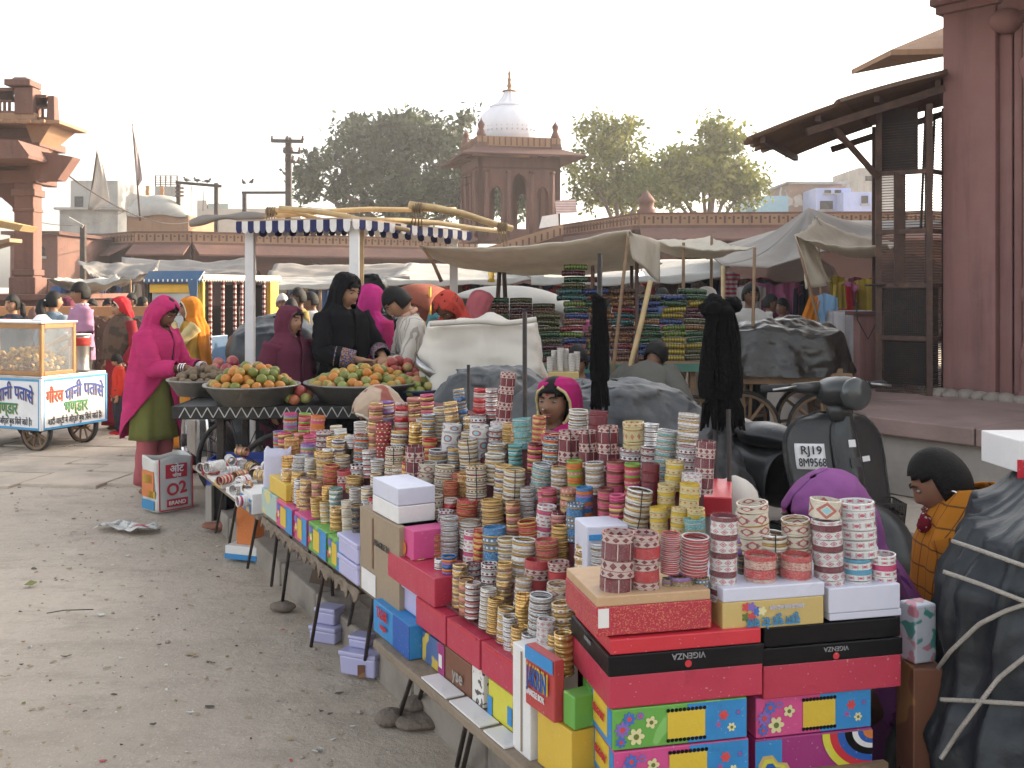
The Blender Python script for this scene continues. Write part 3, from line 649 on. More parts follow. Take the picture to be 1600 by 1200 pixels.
block('low bright blue shed roofed with sheets beyond the right tree',1188,1232,306,332,46,pm('sky_blue_paint',(.30,.50,.62),.8,var=.1),3)
block('pale teal shed between the right tree and the blue shed',1166,1190,312,332,47,pm('teal_paint',(.32,.45,.47),.85,var=.1),3)
# ---------------------------------------------------------------- electric poles, wires, flags
def pole(label,px,pyt,pyb,d,w,arms,name='utility_pole',m=iron):
    t=thing(name,label,'pole',(X(px,d),d,0)); MB().beam((X(px,d),d,0),P(px,pyt,d),w,w).build('mast',m,t)
    for (a,b,y,h) in arms:
        MB().beam(P(a,y,d-.03-w/2),P(b,y+1,d-.03-w/2),h,h).build('cross_arm',m,t)
        for q in (a+1,(a+b)/2,b-1): MB().lathe([(0,0),(.05,0),(.06,.05),(.03,.09),(.05,.14),(0,.16)],8,P(q,y-1,d-.03-w/2)).build('insulator',iron_brown,t,True)
    return t
pole('tall dark electric pole with three cross arms before the big tree',451,215,400,36,.2,[(424,474,220,.12),(443,469,238,.08),(446,468,253,.06)])
pole('dark street lamp post beside the grey concrete house',130,352,440,30,.14,[])
sl_=thing('street_lamp_head','small white street lamp arm on the dark post by the grey house','lamp',P(128,354,30)); MB().beam(P(130,354,29.9),P(107,341,29.9),.07,.09).build('arm',concrete,sl_)
hf=thing('switch_frame','twin post electric frame with a pigeon topped cross beam','frame',(X(308,37),37,0))
for px in (279,338): MB().beam((X(px,37),37,0),P(px,286,37),.13,.13).build('post',iron,hf)
MB().beam(P(275,285,36.85),P(346,291,36.85),.1,.1).build('cross_beam',iron,hf)
for px in (299,317): MB().tube([P(px,290,36.9),P(px+1,308,36.9),P(px,330,36.9)],.012,5).build('cable',iron,hf)
for i in range(3): MB().box(P(281,294+i*6,36.9),(.3,.1,.06)).build('bracket',iron_brown,hf)
hf=thing('switch_frame','low electric frame with a long thin bar left of the tall pole','frame',(X(400,36.5),36.5,0))
for px in (382,): MB().beam((X(px,36.5),36.5,0),P(px,300,36.5),.13,.13).build('post',iron,hf)
MB().beam(P(378,301,36.4),P(449,301,36.4),.09,.09).build('cross_beam',iron,hf)
def bird(label,px,py,d,fl=False):
    b=thing('pigeon',label,'bird',P(px,py,d),R(rnd.uniform(0,360)),'pigeons on the electric frame'); mb=MB(); mb.ell((0,0,.07),(.06,.12,.06),8,6); mb.ell((0,-.1,.14),(.04,.045,.045),8,6); mb.tube([(0,.08,.07),(0,.22,.03)],[.04,.02],6,flat=.4); mb.build('body',pm('pigeon_grey',(.06,.06,.065),.7),b,True,True)
    for s in (-1,1): MB().tube([(s*.02,0,.03),(s*.02,0,-.02)],.008,4).build('leg',iron_brown,b,False,True)
for px,py in ((292,285),(308,285.5),(324,287),(381,289),(393,288)): bird('dark pigeon perched along the bars of the rooftop electric frames',px,py-1,36.85 if px<350 else 36.4)
for px in (381,393): pass
MB()
def wire(label,pts,r=.012,name='overhead_wire',n=16,sag=.4):
    p0,p1=pts; q=[p0.lerp(p1,i/n)-Vector((0,0,sag*4*(i/n)*(1-i/n))) for i in range(n+1)]; o=MB().tube(q,r,5).build(name,iron,None,True); return tag(o,label,'wire')
wire('thin sagging wire from the pavilion eave to the roof terrace',(P(98,268,17),P(300,345,36)),.016)
wire('uppermost pale wire crossing in front of the big tree',(P(470,238,36),P(735,252,31)),.012)
wire('long pale wire crossing the middle of the big tree',(P(470,252,36),P(735,276,31)),.016)
wire('lowest pale wire crossing before the big tree foliage',(P(470,322,36),P(735,286,31)),.012)
wire('thin wire strung low beyond the left pavilion pillar',(P(30,338,30),P(200,327,36)),.012)
flagm=fabric('flag_cloth',(.50,.46,.42),var=.1,trans=.35,sc=2)
def flag(label,base_,top,shape,m):
    t=thing('flag',label,'flag',base_); MB().tube([base_,top],[.035,.025],6).build('flagpole',iron_brown,t,True)
    mb=MB(); 
    def fn(u,v):
        a=top.lerp(base_,v*shape[0]+.01); w=shape[1]*(v**.8 if v<.75 else .8*(1-(v-.75)/.25*.75)); q=a+Vector((u*w,.05*math.sin(u*7+v*5)+.04*math.sin(u*15)*u,-u*w*shape[2])); return q
    mb.grid(fn,12,18); mb.build('cloth',m,t,True,solid=.01); return t
flag('pale triangular flag hanging from a leaning pole beside the grey house',P(139,327,36),P(152,234,36),(.98,.85,.5),flagm)
flag('narrow furled flag on the tall thin pole above the roof terrace',P(219,345,36),P(207,194,36),(.6,.30,1.6),fabric('flag_rose',(.42,.34,.33),trans=.3))
# ---------------------------------------------------------------- left pavilion
D=17.0; pv=thing('stone_pavilion','carved red sandstone pavilion with cusped arch, deep eaves and pierced balcony','pavilion',(X(44,D),D,0))
def pb(n,px0,px1,py0,py1,d0,dep,m=sand,**k):
    x0,x1=X(px0,d0),X(px1,d0); z1,z0=Zy(py0,d0),Zy(py1,d0); return MB().box(((x0+x1)/2,d0+dep/2,(z0+z1)/2),(x1-x0,dep,z1-z0),**{q:k[q] for q in k if q in('top',)}).build(n,m,pv,bev=.01)
pb('plinth',-120,74,468,520,16.6,3.2,sand_shade); pb('plinth_top',-120,78,460,469,16.5,3.4)
for dx,dd in ((44,17),(-90,17)):
    x=X(dx,17); s=MB(); zb=Zy(460,16.8); zt=Zy(287,17)
    s.box((x,dd,zb+.14),(.44,.44,.28)); s.box((x,dd,(zb+zt)/2),(.32,.32,zt-zb)); s.box((x,dd,zb+.36),(.38,.38,.10)); s.box((x,dd,zt-.16),(.40,.40,.12)); s.box((x,dd,zt-.45),(.36,.36,.06))
    s.build('pillar',sand,pv,bev=.015)
aw=MB(); xr=X(30,17); xl=X(-75,17); arch_wall(aw,(xl,17.02),(xr+.02,17.02),Zy(345,17),Zy(285,17)+.03,.2,[((xr-xl)/2,(xr-xl)/2-.02,Zy(340,17),.42,0)]); aw.build('cusped_arch',sand_shade,pv)
pb('lintel',-120,56,266,286,16.85,.34); pb('lintel_side',40,57,266,286,17.19,.8)
def prism(nm,prof,d0,d1,m):
    """profile given in photo pixels at depth d0, extruded straight back to d1"""
    q=[P(px,py,d0) for px,py in prof]; MB().poly(q,d1-d0,(0,1,0)).build(nm,m,pv)
prism('eave_slab',[(38,232),(114,245),(112,249),(90,281),(50,281)],16.55,16.85,sand)
prism('eave_slab',[(-150,214),(28,219),(45,242),(44,247),(-170,246)],15.9,16.95,sand)
for k in range(5): MB().box(P(-20+k*22,189.5,16.55)+Vector((0,-.02,0)),(.06,.06,.05)).build('dentil',buff,pv)
for i,(dx) in enumerate((62,)): 
    q=MB(); q.poly([(X(56,17),17.2,Zy(262,17)),(X(56,17),17.2,Zy(283,17)),(X(88,16.8),16.9,Zy(276,16.8)),(X(100,16.8),16.9,Zy(262,16.8))],.12,(0,1,0)); q.build('bracket',sand_shade,pv)
pb('upper_wall',-120,58,196,270,17.05,.8); pb('corbel',-120,62,216,228,16.9,1.0)
q=MB(); zA,zB=Zy(192,17),Zy(232,17); 
q.add([(X(56,17),16.95,zB),(X(60,17),16.95,zB),(X(93,16.9),16.7,zA),(X(50,17),16.7,zA),(X(56,17),17.5,zB),(X(60,17),17.5,zB),(X(93,16.9),17.7,zA),(X(50,17),17.7,zA)],[(0,1,2,3),(7,6,5,4),(1,5,6,2),(3,2,6,7),(0,4,5,1),(0,3,7,4)]); q.build('balcony_bracket',buff,pv)
pb('balcony_floor',-120,93,187,193,16.6,1.1,buff); pb('frieze',-120,55,176,187,16.62,.2,buff)
def jali(px0,px1,pyt,pyb,d,nm='railing'):
    j=MB(); x0,x1=X(px0,d),X(px1,d); zt,zb=Zy(pyt,d),Zy(pyb,d); j.box(((x0+x1)/2,d,zt),(x1-x0,.1,.05)); j.box(((x0+x1)/2,d,zb),(x1-x0,.1,.05)); s=.078; h=zt-zb; n=int((x1-x0)/s)
    for k in range(n+1):
        x=x0+k*s; j.box((x,d,zb+h*.25),(.03,.05,h*.5))
        j.beam((x,d,zb+h*.5),(min(x+s*2,x1),d,zt),.028,.05); j.beam((min(x+s*2,x1),d,zb+h*.5),(x,d,zt),.028,.05)
    j.box(((x0+x1)/2,d,zb+h*.5),(x1-x0,.07,.03)); return j.build(nm,sand,pv)
jali(-60,22,140,176,16.7); jali(52,74,151,186,16.75)
pb('railing_post',22,51,136,178,16.6,.32); c=MB(); x=X(36,16.75); c.box((x,16.75,Zy(131,16.7)),(.42,.42,.1)); c.box((x,16.75,Zy(126,16.7)),(.36,.36,.1),top=.55); c.build('post_cap',sand,pv,bev=.01)
pb('railing_post',72,85,149,187,16.65,.2,top=.75)
ja=thing('jutting_awning','weathered wooden awning beam under the left pavilion arch','awning',P(10,350,15.5)); MB().poly([P(-60,332,15.5),P(36,352,15.5),P(30,361,15.6),P(-60,345,15.6)],.5,(0,1,0)).build('slab',bamboo,ja); MB().poly([P(-60,388,15.4),P(15,372,15.5),P(15,378,15.5),P(-60,398,15.4)],.4,(0,1,0)).build('slab',wood,ja)
# low pierced stone railing
lf=thing('stone_railing','low pierced red stone railing with an orange coping behind the shoppers','railing',(X(160,14.6),14.6,0)); d=14.6; xa,xb=X(-30,d),X(270,d); zt=Zy(486,d)
MB().box(((xa+xb)/2,d,zt),(xb-xa,.2,.13)).build('coping',pm('orange_stone',(.42,.20,.09),.85),lf); MB().box(((xa+xb)/2,d,.15),(xb-xa,.22,.3)).build('base_course',sand_shade,lf)
n=12
for i in range(n+1): MB().box((xa+(xb-xa)*i/n,d-.005,.65),(.1,.16,.85)).build('baluster_post',sand,lf)
lt=MB(); s=.17; z=.3
for i in range(int((xb-xa)/s)):
    for k in range(5):
        lt.beam((xa+i*s,d,.3+k*s),(xa+(i+1)*s,d,.3+(k+1)*s),.04,.07); lt.beam((xa+(i+1)*s,d+.001,.3+k*s),(xa+i*s,d+.001,.3+(k+1)*s),.04,.066)
tag(lt.build('stone_lattice',sand,lf),kind='stuff')
po=thing('bollard','rounded red stone post beside the pierced railing','bollard',(X(53,13.9),13.9,0)); MB().lathe([(.1,0),(.1,.9),(.13,.93),(.13,1.0),(.09,1.05),(.1,1.15),(.06,1.3),(0,1.36)],12).build('shaft',sand,po,True,True)
# ---------------------------------------------------------------- right hand building on its stone platform
pink_stone=pm('pink_stone_slab',(.27,.185,.165),.85,var=.2,sc=2.5,bump=.35,bsc=22,dirt=(.16,.12,.10),dirtamt=.6,dsc=1.6)
plaster=pm('grey_plaster',(.33,.30,.27),.9,var=.14,sc=1.5,bump=.25,bsc=14,dirt=(.19,.16,.14),dirtamt=.6,dsc=1.2)
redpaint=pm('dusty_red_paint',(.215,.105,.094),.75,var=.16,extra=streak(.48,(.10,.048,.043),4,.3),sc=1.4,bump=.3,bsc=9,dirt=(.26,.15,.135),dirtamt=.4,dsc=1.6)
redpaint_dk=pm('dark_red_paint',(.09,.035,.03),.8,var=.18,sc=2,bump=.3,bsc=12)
Q0=Vector((2.84,8.2,0)); FD=Vector((.61,-.79,0)).normalized(); ND=Vector((-.79,-.61,0)).normalized()
pf=thing('stone_platform','raised stone platform with pink slab edge under the red building','platform',Q0)
far=Vector((3.0,13.0,0)); near=Q0+FD*6.5
MB().poly([(Q0.x,Q0.y,0),(near.x,near.y,0),(14,near.y,0),(14,13,0),(far.x,far.y,0)],.47,(0,0,1)).build('base_wall',plaster,pf)
i=0; L=0; dq=Q0-FD*0
while L<6.5:
    w=[.95,1.2,1.05][i%3]; c=Q0+FD*(L+w/2)-ND*.45+ND*.06; MB().box((c.x,c.y,.535),(w-.012,1.0,.13+.006*(i%2)),math.atan2(FD.y,FD.x)).build('edge_slab',pink_stone,pf,bev=.012); L+=w; i+=1
i=0;L=0; FE=(far-Q0).normalized()
while L<4.6:
    c=Q0+FE*(L+.5)+Vector((.5,0,0)); MB().box((c.x,c.y,.534),(.988,.98,.125),math.atan2(FE.y,FE.x)).build('edge_slab',pink_stone,pf,bev=.012); L+=1.0
MB().poly([(3.5,8.6,.47),(8.5,2.9,.47),(14,2.9,.47),(14,13,.47),(3.9,13,.47)],.115,(0,0,1)).build('paving',pink_stone,pf)
rb=thing('red_building','large dusty red sandstone building with tall square pier and carved niche','building',(5.5,9.5,.58)); zb=.585
C=Vector((4.12,9.80,0)); FB=Vector((.66,-.75,0)).normalized(); NB=Vector((-.75,-.66,0)).normalized(); rzb=math.atan2(FB.y,FB.x)
def bb(nm,s0,s1,z0,z1,out,th,m=redpaint,bev=.012,**k):
    """slab along the frontage from s0 to s1; its street face stands out by `out`"""
    c=C+FB*((s0+s1)/2)-NB*(th/2-out); return MB().box((c.x,c.y,(z0+z1)/2),(s1-s0,th,z1-z0),rzb,**k).build(nm,m,rb,bev=bev)
bb('pier',0,.50,zb,4.75,0,.62)
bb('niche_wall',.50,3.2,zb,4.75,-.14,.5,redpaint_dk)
bb('jamb',.50,.62,zb,4.3,-.07,.1); bb('jamb',.645,.72,zb,4.25,-.045,.1)
bb('pier_capital',-.05,.55,4.22,4.30,.05,.72); bb('pier_capital',-.09,.6,4.30,4.37,.09,.8); bb('lintel',.5,3.2,4.12,4.36,-.02,.4)
co_=C+FB*.80+NB*.01; cm=MB(); cm.lathe([(.1,0),(.1,.08),(.075,.1),(.075,.3),(.06,.36),(.085,.42),(.06,.5),(.05,.56),(.052,.9),(.07,.94),(.07,.99),(.05,1.04),(.047,2.9),(.07,2.96),(.085,3.05),(.05,3.1),(.05,3.4)],14,co_+Vector((0,0,zb))); cm.build('colonnette',redpaint,rb,True)
for s0,z0,hh in ((.93,2.4,1.25),(1.25,2.8,1.0)):
    q=MB(); c=C+FB*s0+NB*.0
    for k in range(7): q.ell(c+Vector((0,0,z0+hh*k/6))+FB*(.05*math.sin(k*1.6)),(.10-.008*k,.12,.12),8,6)
    q.build('carved_bracket',redpaint_dk,rb,True)
q=MB(); c=C+FB*.60+NB*-.02; q.ell(c+Vector((0,0,4.05)),(.16,.12,.12),12,8); q.build('capital_scroll',redpaint,rb,True)
bb('niche_shade_slab',1.05,2.6,zb,3.3,-.13,.05,pm('niche_shade',(.03,.016,.014),.9),0)  # dark slab whose colour gives the shade of an open niche
# parts of the building beyond the picture edge that cast its shade
bb('wall',3.2,14,zb,4.75,0,.6); bb('upper_wall',-.02,14,4.72,5.0,-.1,.7)
MB().poly([C+NB*.02+Vector((0,0,4.75)),C+FB*14+Vector((0,0,4.75)),C+FB*14-NB*6+Vector((0,0,4.75)),C-NB*5+FB*1.2+Vector((0,0,4.75))],.3,(0,0,1)).build('roof_slab',redpaint_dk,rb)
cj=C+FB*-.25; e=MB(); a0=C-FB*.10; 
e.poly([a0+NB*0+Vector((0,0,4.62)),a0+NB*1.2-FB*.35+Vector((0,0,4.36)),C+FB*14+NB*1.2+Vector((0,0,4.36)),C+FB*14+Vector((0,0,4.62))],.07,(0,0,1)); e.build('eave_slab',redpaint,rb)
bb('eave_bracket',-.04,.12,4.37,4.58,.35,.6,redpaint_dk)
sx=P(1392,86,11.2); e=MB(); e.poly([sx,P(1480,56,11.2),P(1500,88,11.2)],.09,(0,0,1)); e.v=e.v; e=MB(); a,b_,c=sx,P(1500,44,11.6),P(1500,84,11.6); e.poly([a,P(1500,84,10.7),P(1500,40,12.2),a+Vector((.1,1.6,.12))],.06,(0,0,1)); e.build('side_eave_slab',buff,rb)
MB().poly([(4.75,10.4,zb),(6.7,15,zb),(9.6,22,zb),(11.5,22,zb),(7.5,10.4,zb)],3.95,(0,0,1)).build('rear_wing',redpaint,rb)
rs=random.Random(3)
for k in range(9):
    s0=-.12+k*.13; c=C+FB*s0+NB*(.10+rs.uniform(-.03,.03)); 
    MB().ell((c.x,c.y,zb+.02),(.10,.09,.05+rs.random()*.02),9,6,fn=lambda q:q*(1+.25*fbm(q*14+Vector((k,0,0)),2))).build('rubble_stone',kerbm,rb,True)
# mesh kiosk (cage) beside the pier
cg=thing('mesh_kiosk','tall rusty iron framed mesh cage standing left of the red pier','kiosk',(3.75,10.1,zb))
A=Vector((X(1373,10.0),10.0,0)); B=Vector((X(1452,9.72),9.72,0)); Cc=Vector((X(1476,9.95),9.95,0)); Aback=A+Vector((.35,1.1,0)); 
def post(p,z1,w=.055,m=iron_brown): return MB().box((p.x,p.y,(zb+z1)/2),(w,w,z1-zb),R(-15)).build('post',m,cg)
zt=Zy(168,9.9)
for p in (A,B,Cc): post(p,zt)
post(Aback,zt); post(Cc+Vector((.2,.9,0)),zt)
zs=[Zy(y,9.9) for y in (614,528,446,362,270)]
for z in zs:
    MB().beam(A+Vector((0,0,z)),B+Vector((0,0,z)),.05,.045).build('rail',iron_brown,cg); MB().beam(B+Vector((0,0,z)),Cc+Vector((0,0,z)),.045,.04).build('rail',iron_brown,cg)
mid=A.lerp(B,.42); MB().beam(mid+Vector((0,.0,zs[2])),mid+Vector((0,0,zs[4])),.10,.04).build('mullion',iron_brown,cg)
wm=MB()
z=zs[0]
while z<zs[2]:
    wm.beam(A+Vector((0,.01,z)),B+Vector((0,.01,z)),.007,.007); wm.beam(B+Vector((0,.01,z)),Cc+Vector((0,.01,z)),.007,.007); z+=.021
while z<zs[4]+.5:
    wm.beam(A+Vector((0,.01,z)),B+Vector((0,.01,z)),.007,.007); wm.beam(B+Vector((0,.01,z)),Cc+Vector((0,.01,z)),.007,.007); z+=.026
for k in range(24): q=A.lerp(B,k/24); wm.beam(q+Vector((0,.012,zs[0])),q+Vector((0,.012,zs[2])),.004,.004)
tag(wm.build('wire_mesh',iron,cg),kind='stuff')
dk=pm('brown_board_backing',(.035,.024,.02),.85,var=.3,sc=5,dirt=(.07,.045,.03),dirtamt=.5)
MB().poly([A+Vector((.02,.03,zs[4])),mid+Vector((.19,.03,zs[4])),mid+Vector((.19,.03,zt)),A+Vector((.02,.03,zt))],.02,(.2,1,0)).build('board',dk,cg)
MB().poly([A+Vector((.3,.9,zb)),Cc+Vector((.25,.75,zb)),Cc+Vector((.25,.75,zs[2])),A+Vector((.3,.9,zs[2]))],.03,(0,1,0)).build('dark_backing',dk,cg)  # dark sheet added behind the mesh for the shade inside the cage
for k in range(3): q=B.lerp(Cc,.25+.3*k); MB().beam(q+Vector((0,.3,zs[3])),q+Vector((.05,.3,zt)),.02,.02).build('bar',iron,cg)
MB().tube([A+Vector((-.15,-.05,zs[2]+.0)),A+Vector((.12,-.06,zs[2]+.01))],.012,6).build('latch',iron,cg)
# corrugated awning
crm=pm('rusted_corrugated_iron',(.17,.105,.07),.7,.2,.3,3,.3,30,dirt=(.09,.06,.045),dirtamt=.6,dsc=1.5)
aw_=thing('corrugated_awning','ragged rusty corrugated iron awning sloping out from the red pier over the cage','awning',P(1370,180,10))
e0,e1=P(1186,229,10.2),P(1480,133,10.2); dirs=(e1-e0); slope=dirs.normalized(); along=Vector((.45,.9,.0)).normalized()
def sheet(t0,t1,y0,y1,dz,j):
    def fn(u,v):
        t=t0+(t1-t0)*u+ (.02*math.sin(v*23+j)+.012*math.sin(v*61) if u<.01 else 0); s=y0+(y1-y0)*v; q=e0+dirs*t+along*s; q.z+=dz+.024*math.sin(s/.072*TAU)-.10*math.sin(PI*t)*0+.05*math.sin(PI*t); return q
    MB().grid(fn,10,96).build('roof_sheet',crm,aw_,True,solid=.008)
sheet(.0,.5,-.55,.3,0,1); sheet(.46,1.02,-.6,.3,.02,2); sheet(.05,.52,.27,1.15,.012,3); sheet(.48,1.02,.27,1.2,.03,4)
for t in (.08,.36,.66,.97): MB().beam(e0+dirs*t+along*-.5+Vector((0,0,-.055+.05*math.sin(PI*t))),e0+dirs*t+along*1.1+Vector((0,0,-.055+.05*math.sin(PI*t))),.05,.06).build('purlin',iron_brown,aw_)
for s in (-.45,.95): MB().beam(e0+dirs*.3+along*s+Vector((0,0,-.10)),e1+along*s+Vector((0,0,-.11)),.05,.07).build('rafter',iron_brown,aw_)
MB().beam(e0+dirs*.43+along*-.42+Vector((0,0,-.12)),A+Vector((-.02,-.03,Zy(277,9.98))),.045,.045).build('strut',iron_brown,aw_)
# stone trough and rubble by the platform foot
tr=thing('stone_trough','grey stone water trough on the ground beyond the scooter','trough',(X(1235,8.0),8.0,0),R(8)); 
for c,sz in (((0,-.28,.2),(.62,.06,.42)),((0,.28,.2),(.62,.06,.42)),((-.31,0,.2),(.06,.62,.42)),((.31,0,.2),(.06,.62,.42)),((0,0,.05),(.56,.5,.1))): MB().box(c,sz).build('side_wall' if sz[2]>.2 else 'bottom_slab',kerbm,tr,local=True,bev=.012)
# ---------------------------------------------------------------- stalls, canopies, carts and vehicles in the middle distance
def rope(label,pts,r,m,cat='rope',name='rope',parent=None):
    fine=[]; pts=[Vector(p) for p in pts]
    for i in range(len(pts)-1):
        a=pts[max(0,i-1)];b=pts[i];c=pts[i+1];d=pts[min(len(pts)-1,i+2)]
        for k in range(6):
            t=k/6; fine.append(.5*((2*b)+(c-a)*t+(2*a-5*b+4*c-d)*t*t+(3*b-a-3*c+d)*t**3))
    fine.append(pts[-1]); o=MB().tube(fine,r,7).build(name,m,parent,True)
    if parent is None: tag(o,label,cat)
    return o
def canopy(label,corners,m,sag=.12,name='canvas_awning',poles=(),n=26,group=None,wr=.02,fringe=0,thick=.012,seed=0,polem=wood,pr=.018):
    """cloth between corner points a,b,c,d (a-b front edge, d-c back edge) with its poles"""
    a,b,c,d=[Vector(q) for q in corners]; t=thing(name,label,'awning',a,0,group)
    def fn(u,v):
        q=a.lerp(b,u).lerp(d.lerp(c,u),v); s=16*u*(1-u)*v*(1-v); e=4*u*(1-u)*(1-s)*.45+4*v*(1-v)*(1-s)*.35
        q.z-=sag*(s*.7+e*.5); q.z+=wr*fbm((u*5+seed,v*5,seed),4)+wr*.6*math.sin((u*3+v*5)*4+seed)*s; return q
    MB().grid(fn,n,n).build('cloth',m,t,True,solid=thick)
    if fringe:
        def f2(u,v): q=fn(u,0); return q+Vector((.02*math.sin(u*40)*v,-.02*v,-fringe*v*(1+.25*math.sin(u*17+seed))))
        MB().grid(f2,40,4).build('valance',m,t,True,solid=thick)
    for p in poles:
        MB().tube([p[0],Vector(p[0]).lerp(Vector(p[1]),.5)+Vector((.012,0,0)),p[1]],[pr,pr*.9,pr*.8],7).build('pole',polem,t,True)
    return t
gz0=lambda x,y:(x,y,0)
# big canvas over the glass bangle stall
canopy('wide beige canvas awning stretched over the colourful glass bangle stall',[P(655,384,9.2),P(985,360,8.6),P(1035,412,10.4),P(700,402,10.9)],cream_canvas,.30,poles=[((X(935,8.75),8.75,0),P(982,362,8.62)),((X(665,9.25),9.25,0) if 0 else P(690,440,9.25),P(662,386,9.2))],seed=1)
fl_=thing('hanging_flap','bright sunlit triangular canvas flap hanging from the corner of the beige awning','cloth',P(985,360,8.58))
def flapf(u,v):
    a=P(980,361,8.58).lerp(P(1031,378,9.3),u); b=P(990,404,8.62).lerp(P(1029,441,9.3),u**.8); q=a.lerp(b,v); q.y+=.05*math.sin(u*9+v*2); return q
MB().grid(flapf,16,10).build('cloth',cream_canvas,fl_,True,solid=.012)
canopy('low tan canvas awning strung on poles right of the sunlit flap',[P(1030,378,9.4),P(1180,386,9.3),P(1110,369,10.6),P(990,367,10.6)],cream_canvas,.22,poles=[((X(1062,9.4),9.4,0),P(1068,379,9.42)),((X(1105,10.0),10.0,0),P(1112,368,10.3)),((X(1168,9.3),9.3,0),P(1179,387,9.3))],seed=2)
# large grey tent and white awning on the right
gt=thing('grey_tent','large grey peaked tent cloth rising behind the right hand stalls','tent',P(1264,325,15))
def tent(u,v):
    pk=P(1264,325,15); e=[P(1130,415,13.5),P(1200,418,13),P(1260,400,12.6),P(1330,382,13.2),P(1400,360,14),P(1470,350,15.5),P(1470,345,19),P(1264,345,20),P(1100,392,18.5),P(1130,415,13.5)]
    x=u*(len(e)-1); i=min(len(e)-2,int(x)); q=e[i].lerp(e[i+1],x-i); r=pk.lerp(q,v); r.z-=.35*math.sin(PI*v)*.6-.0; r.z+=.05*math.sin(u*38)*v*(1-v)*2; return r
MB().grid(tent,72,14).build('cloth',grey_canvas,gt,True,solid=.015); MB().tube([(X(1264,15),15,0),P(1264,326,15)],.04,8).build('pole',bamboo,gt,True); 
for px,py,d in ((1130,415,13.5),(1400,360,14)): MB().tube([(X(px,d),d,0),P(px,py,d)],.03,7).build('pole',bamboo,gt,True)
canopy('sagging cream awning with peaked white corner beside the iron cage',[P(1242,366,10.6),P(1385,383,10.3),P(1400,378,12.2),P(1275,338,11.8)],cream_canvas,.30,poles=[((X(1312,10.9),10.9,.3),P(1243,366,10.62)),((X(1290,11.5),11.5,.3),P(1276,340,11.78))],seed=5,wr=.03,fringe=.0)
fl_=thing('hanging_flap','tattered cream side cloth hanging below the white awning corner','cloth',P(1245,370,10.6))
def flapg(u,v):
    a=P(1242,366,10.6).lerp(P(1262,372,11.0),u); b=P(1266,452,10.7).lerp(P(1300,440,11.2),u); q=a.lerp(b,v); q.x+=.05*math.sin(u*8+v*4)*v; q.y+=.06*math.sin(u*11); return q
MB().grid(flapg,18,12).build('cloth',cream_canvas,fl_,True,solid=.012)
wp=thing('hanging_flap','white peaked cloth corner above the cream awning near the cage','cloth',P(1274,338,11.7))
def flaph(u,v):
    a=P(1272,338,11.75); l=P(1264,371,11.4); r=P(1322,376,12); q=a.lerp(l.lerp(r,u),v); q.y+=.05*math.sin(u*9)*v; return q
MB().grid(flaph,12,8).build('cloth',white_canvas,wp,True,solid=.012)
# long pale awnings along the arcade
canopy('long pale grey awning sheet along the arcade, centre right',[P(830,432,15),P(1130,424,14.5),P(1150,402,19),P(790,408,20)],white_canvas,.22,seed=7,fringe=.10,poles=[((X(735,15),15,0) if 0 else (X(925,14.8),14.8,0),P(925,433,14.8)),((X(1062,14.7),14.7,0),P(1062,430,14.7))],pr=.03)
canopy('white awning sheet behind the striped shirt man',[P(600,437,16.5),P(850,430,15.5),P(850,408,20),P(640,411,20)],white_canvas,.2,seed=8,fringe=.08,poles=[((X(845,15.6),15.6,0),P(845,433,15.6))],pr=.03)
canopy('patched grey brown awning sheet behind the veiled shopper',[P(408,438,18),P(640,433,17),P(640,411,21),P(430,412,22)],grey_canvas,.15,seed=9,fringe=.06,poles=[((X(415,18),18,0),P(412,438,18))],pr=.03,wr=.05)
canopy('low white awning edge strip above the blue hanging clothes',[P(415,446,16.6),P(560,441,16.2),P(560,430,17.5),P(430,434,17.6)],white_canvas,.06,seed=10,fringe=.07,poles=[((X(500,16.4),16.4,0),P(500,444,16.4))],pr=.03)
canopy('torn grey tarpaulin under the arcade left of the minibus',[P(150,432,20),P(235,425,19),P(250,408,24),P(120,405,25)],grey_canvas,.4,seed=11,poles=[((X(236,19),19,0),P(236,426,19))],wr=.09,pr=.03)
canopy('white awning sheet on thin poles left of the minibus',[P(72,436,17.5),P(205,436,16.5),P(180,430,20),P(90,432,20)],white_canvas,.3,seed=12,poles=[((X(74,17.5),17.5,0),P(73,437,17.5)),((X(204,16.5),16.5,0),P(204,437,16.5))],pr=.02,wr=.06)
canopy('dusty tarpaulin roof hung along the arcade left wing',[P(190,420,24),P(400,424,23),P(400,405,27),P(190,402,28)],grey_canvas,.3,seed=14,wr=.08,fringe=.1)
# striped canopy stall
sc2=thing('striped_canopy','flat stall canopy with scalloped blue and white striped valance on white posts','canopy',(X(555,8.6),8.6,0))
tA,tB,tC,tD=P(370,350,9.0),P(548,346,8.3),P(733,366,9.9),P(560,352,11)
navy=fabric('navy_stripe',(.026,.030,.10),trans=.1); whs=fabric('white_stripe',(.72,.70,.68),trans=.15); edgem=pm('canopy_board',(.38,.27,.19),.7)
MB().poly([tA,tB,tC,tD],.035,(0,0,1)).build('roof_board',edgem,sc2)
def val(p,q,n,h,nm,flip=0):
    for i in range(n):
        a=p.lerp(q,i/n);b=p.lerp(q,(i+1)/n); v=[];nk=8
        for k in range(nk+1):
            t=k/nk; x=a.lerp(b,t); dz=h*(.66+.34*math.sqrt(max(0,1-(2*t-1)**2))); v.append((x,x-Vector((0,0,dz))))
        mb=MB(); vs=[w[0] for w in v]+[w[1] for w in v]; mb.add(vs,[(k,k+1,nk+2+k,nk+1+k) for k in range(nk)]); mb.build(nm,[navy,whs][(i+flip)%2],sc2,solid=.006)
val(tA+Vector((0,-.02,.02)),tB+Vector((0,-.02,.02)),18,.105,'valance_scallop'); val(tB+Vector((.02,-.02,.02)),tC+Vector((.02,-.02,.02)),22,.085,'valance_scallop',1)
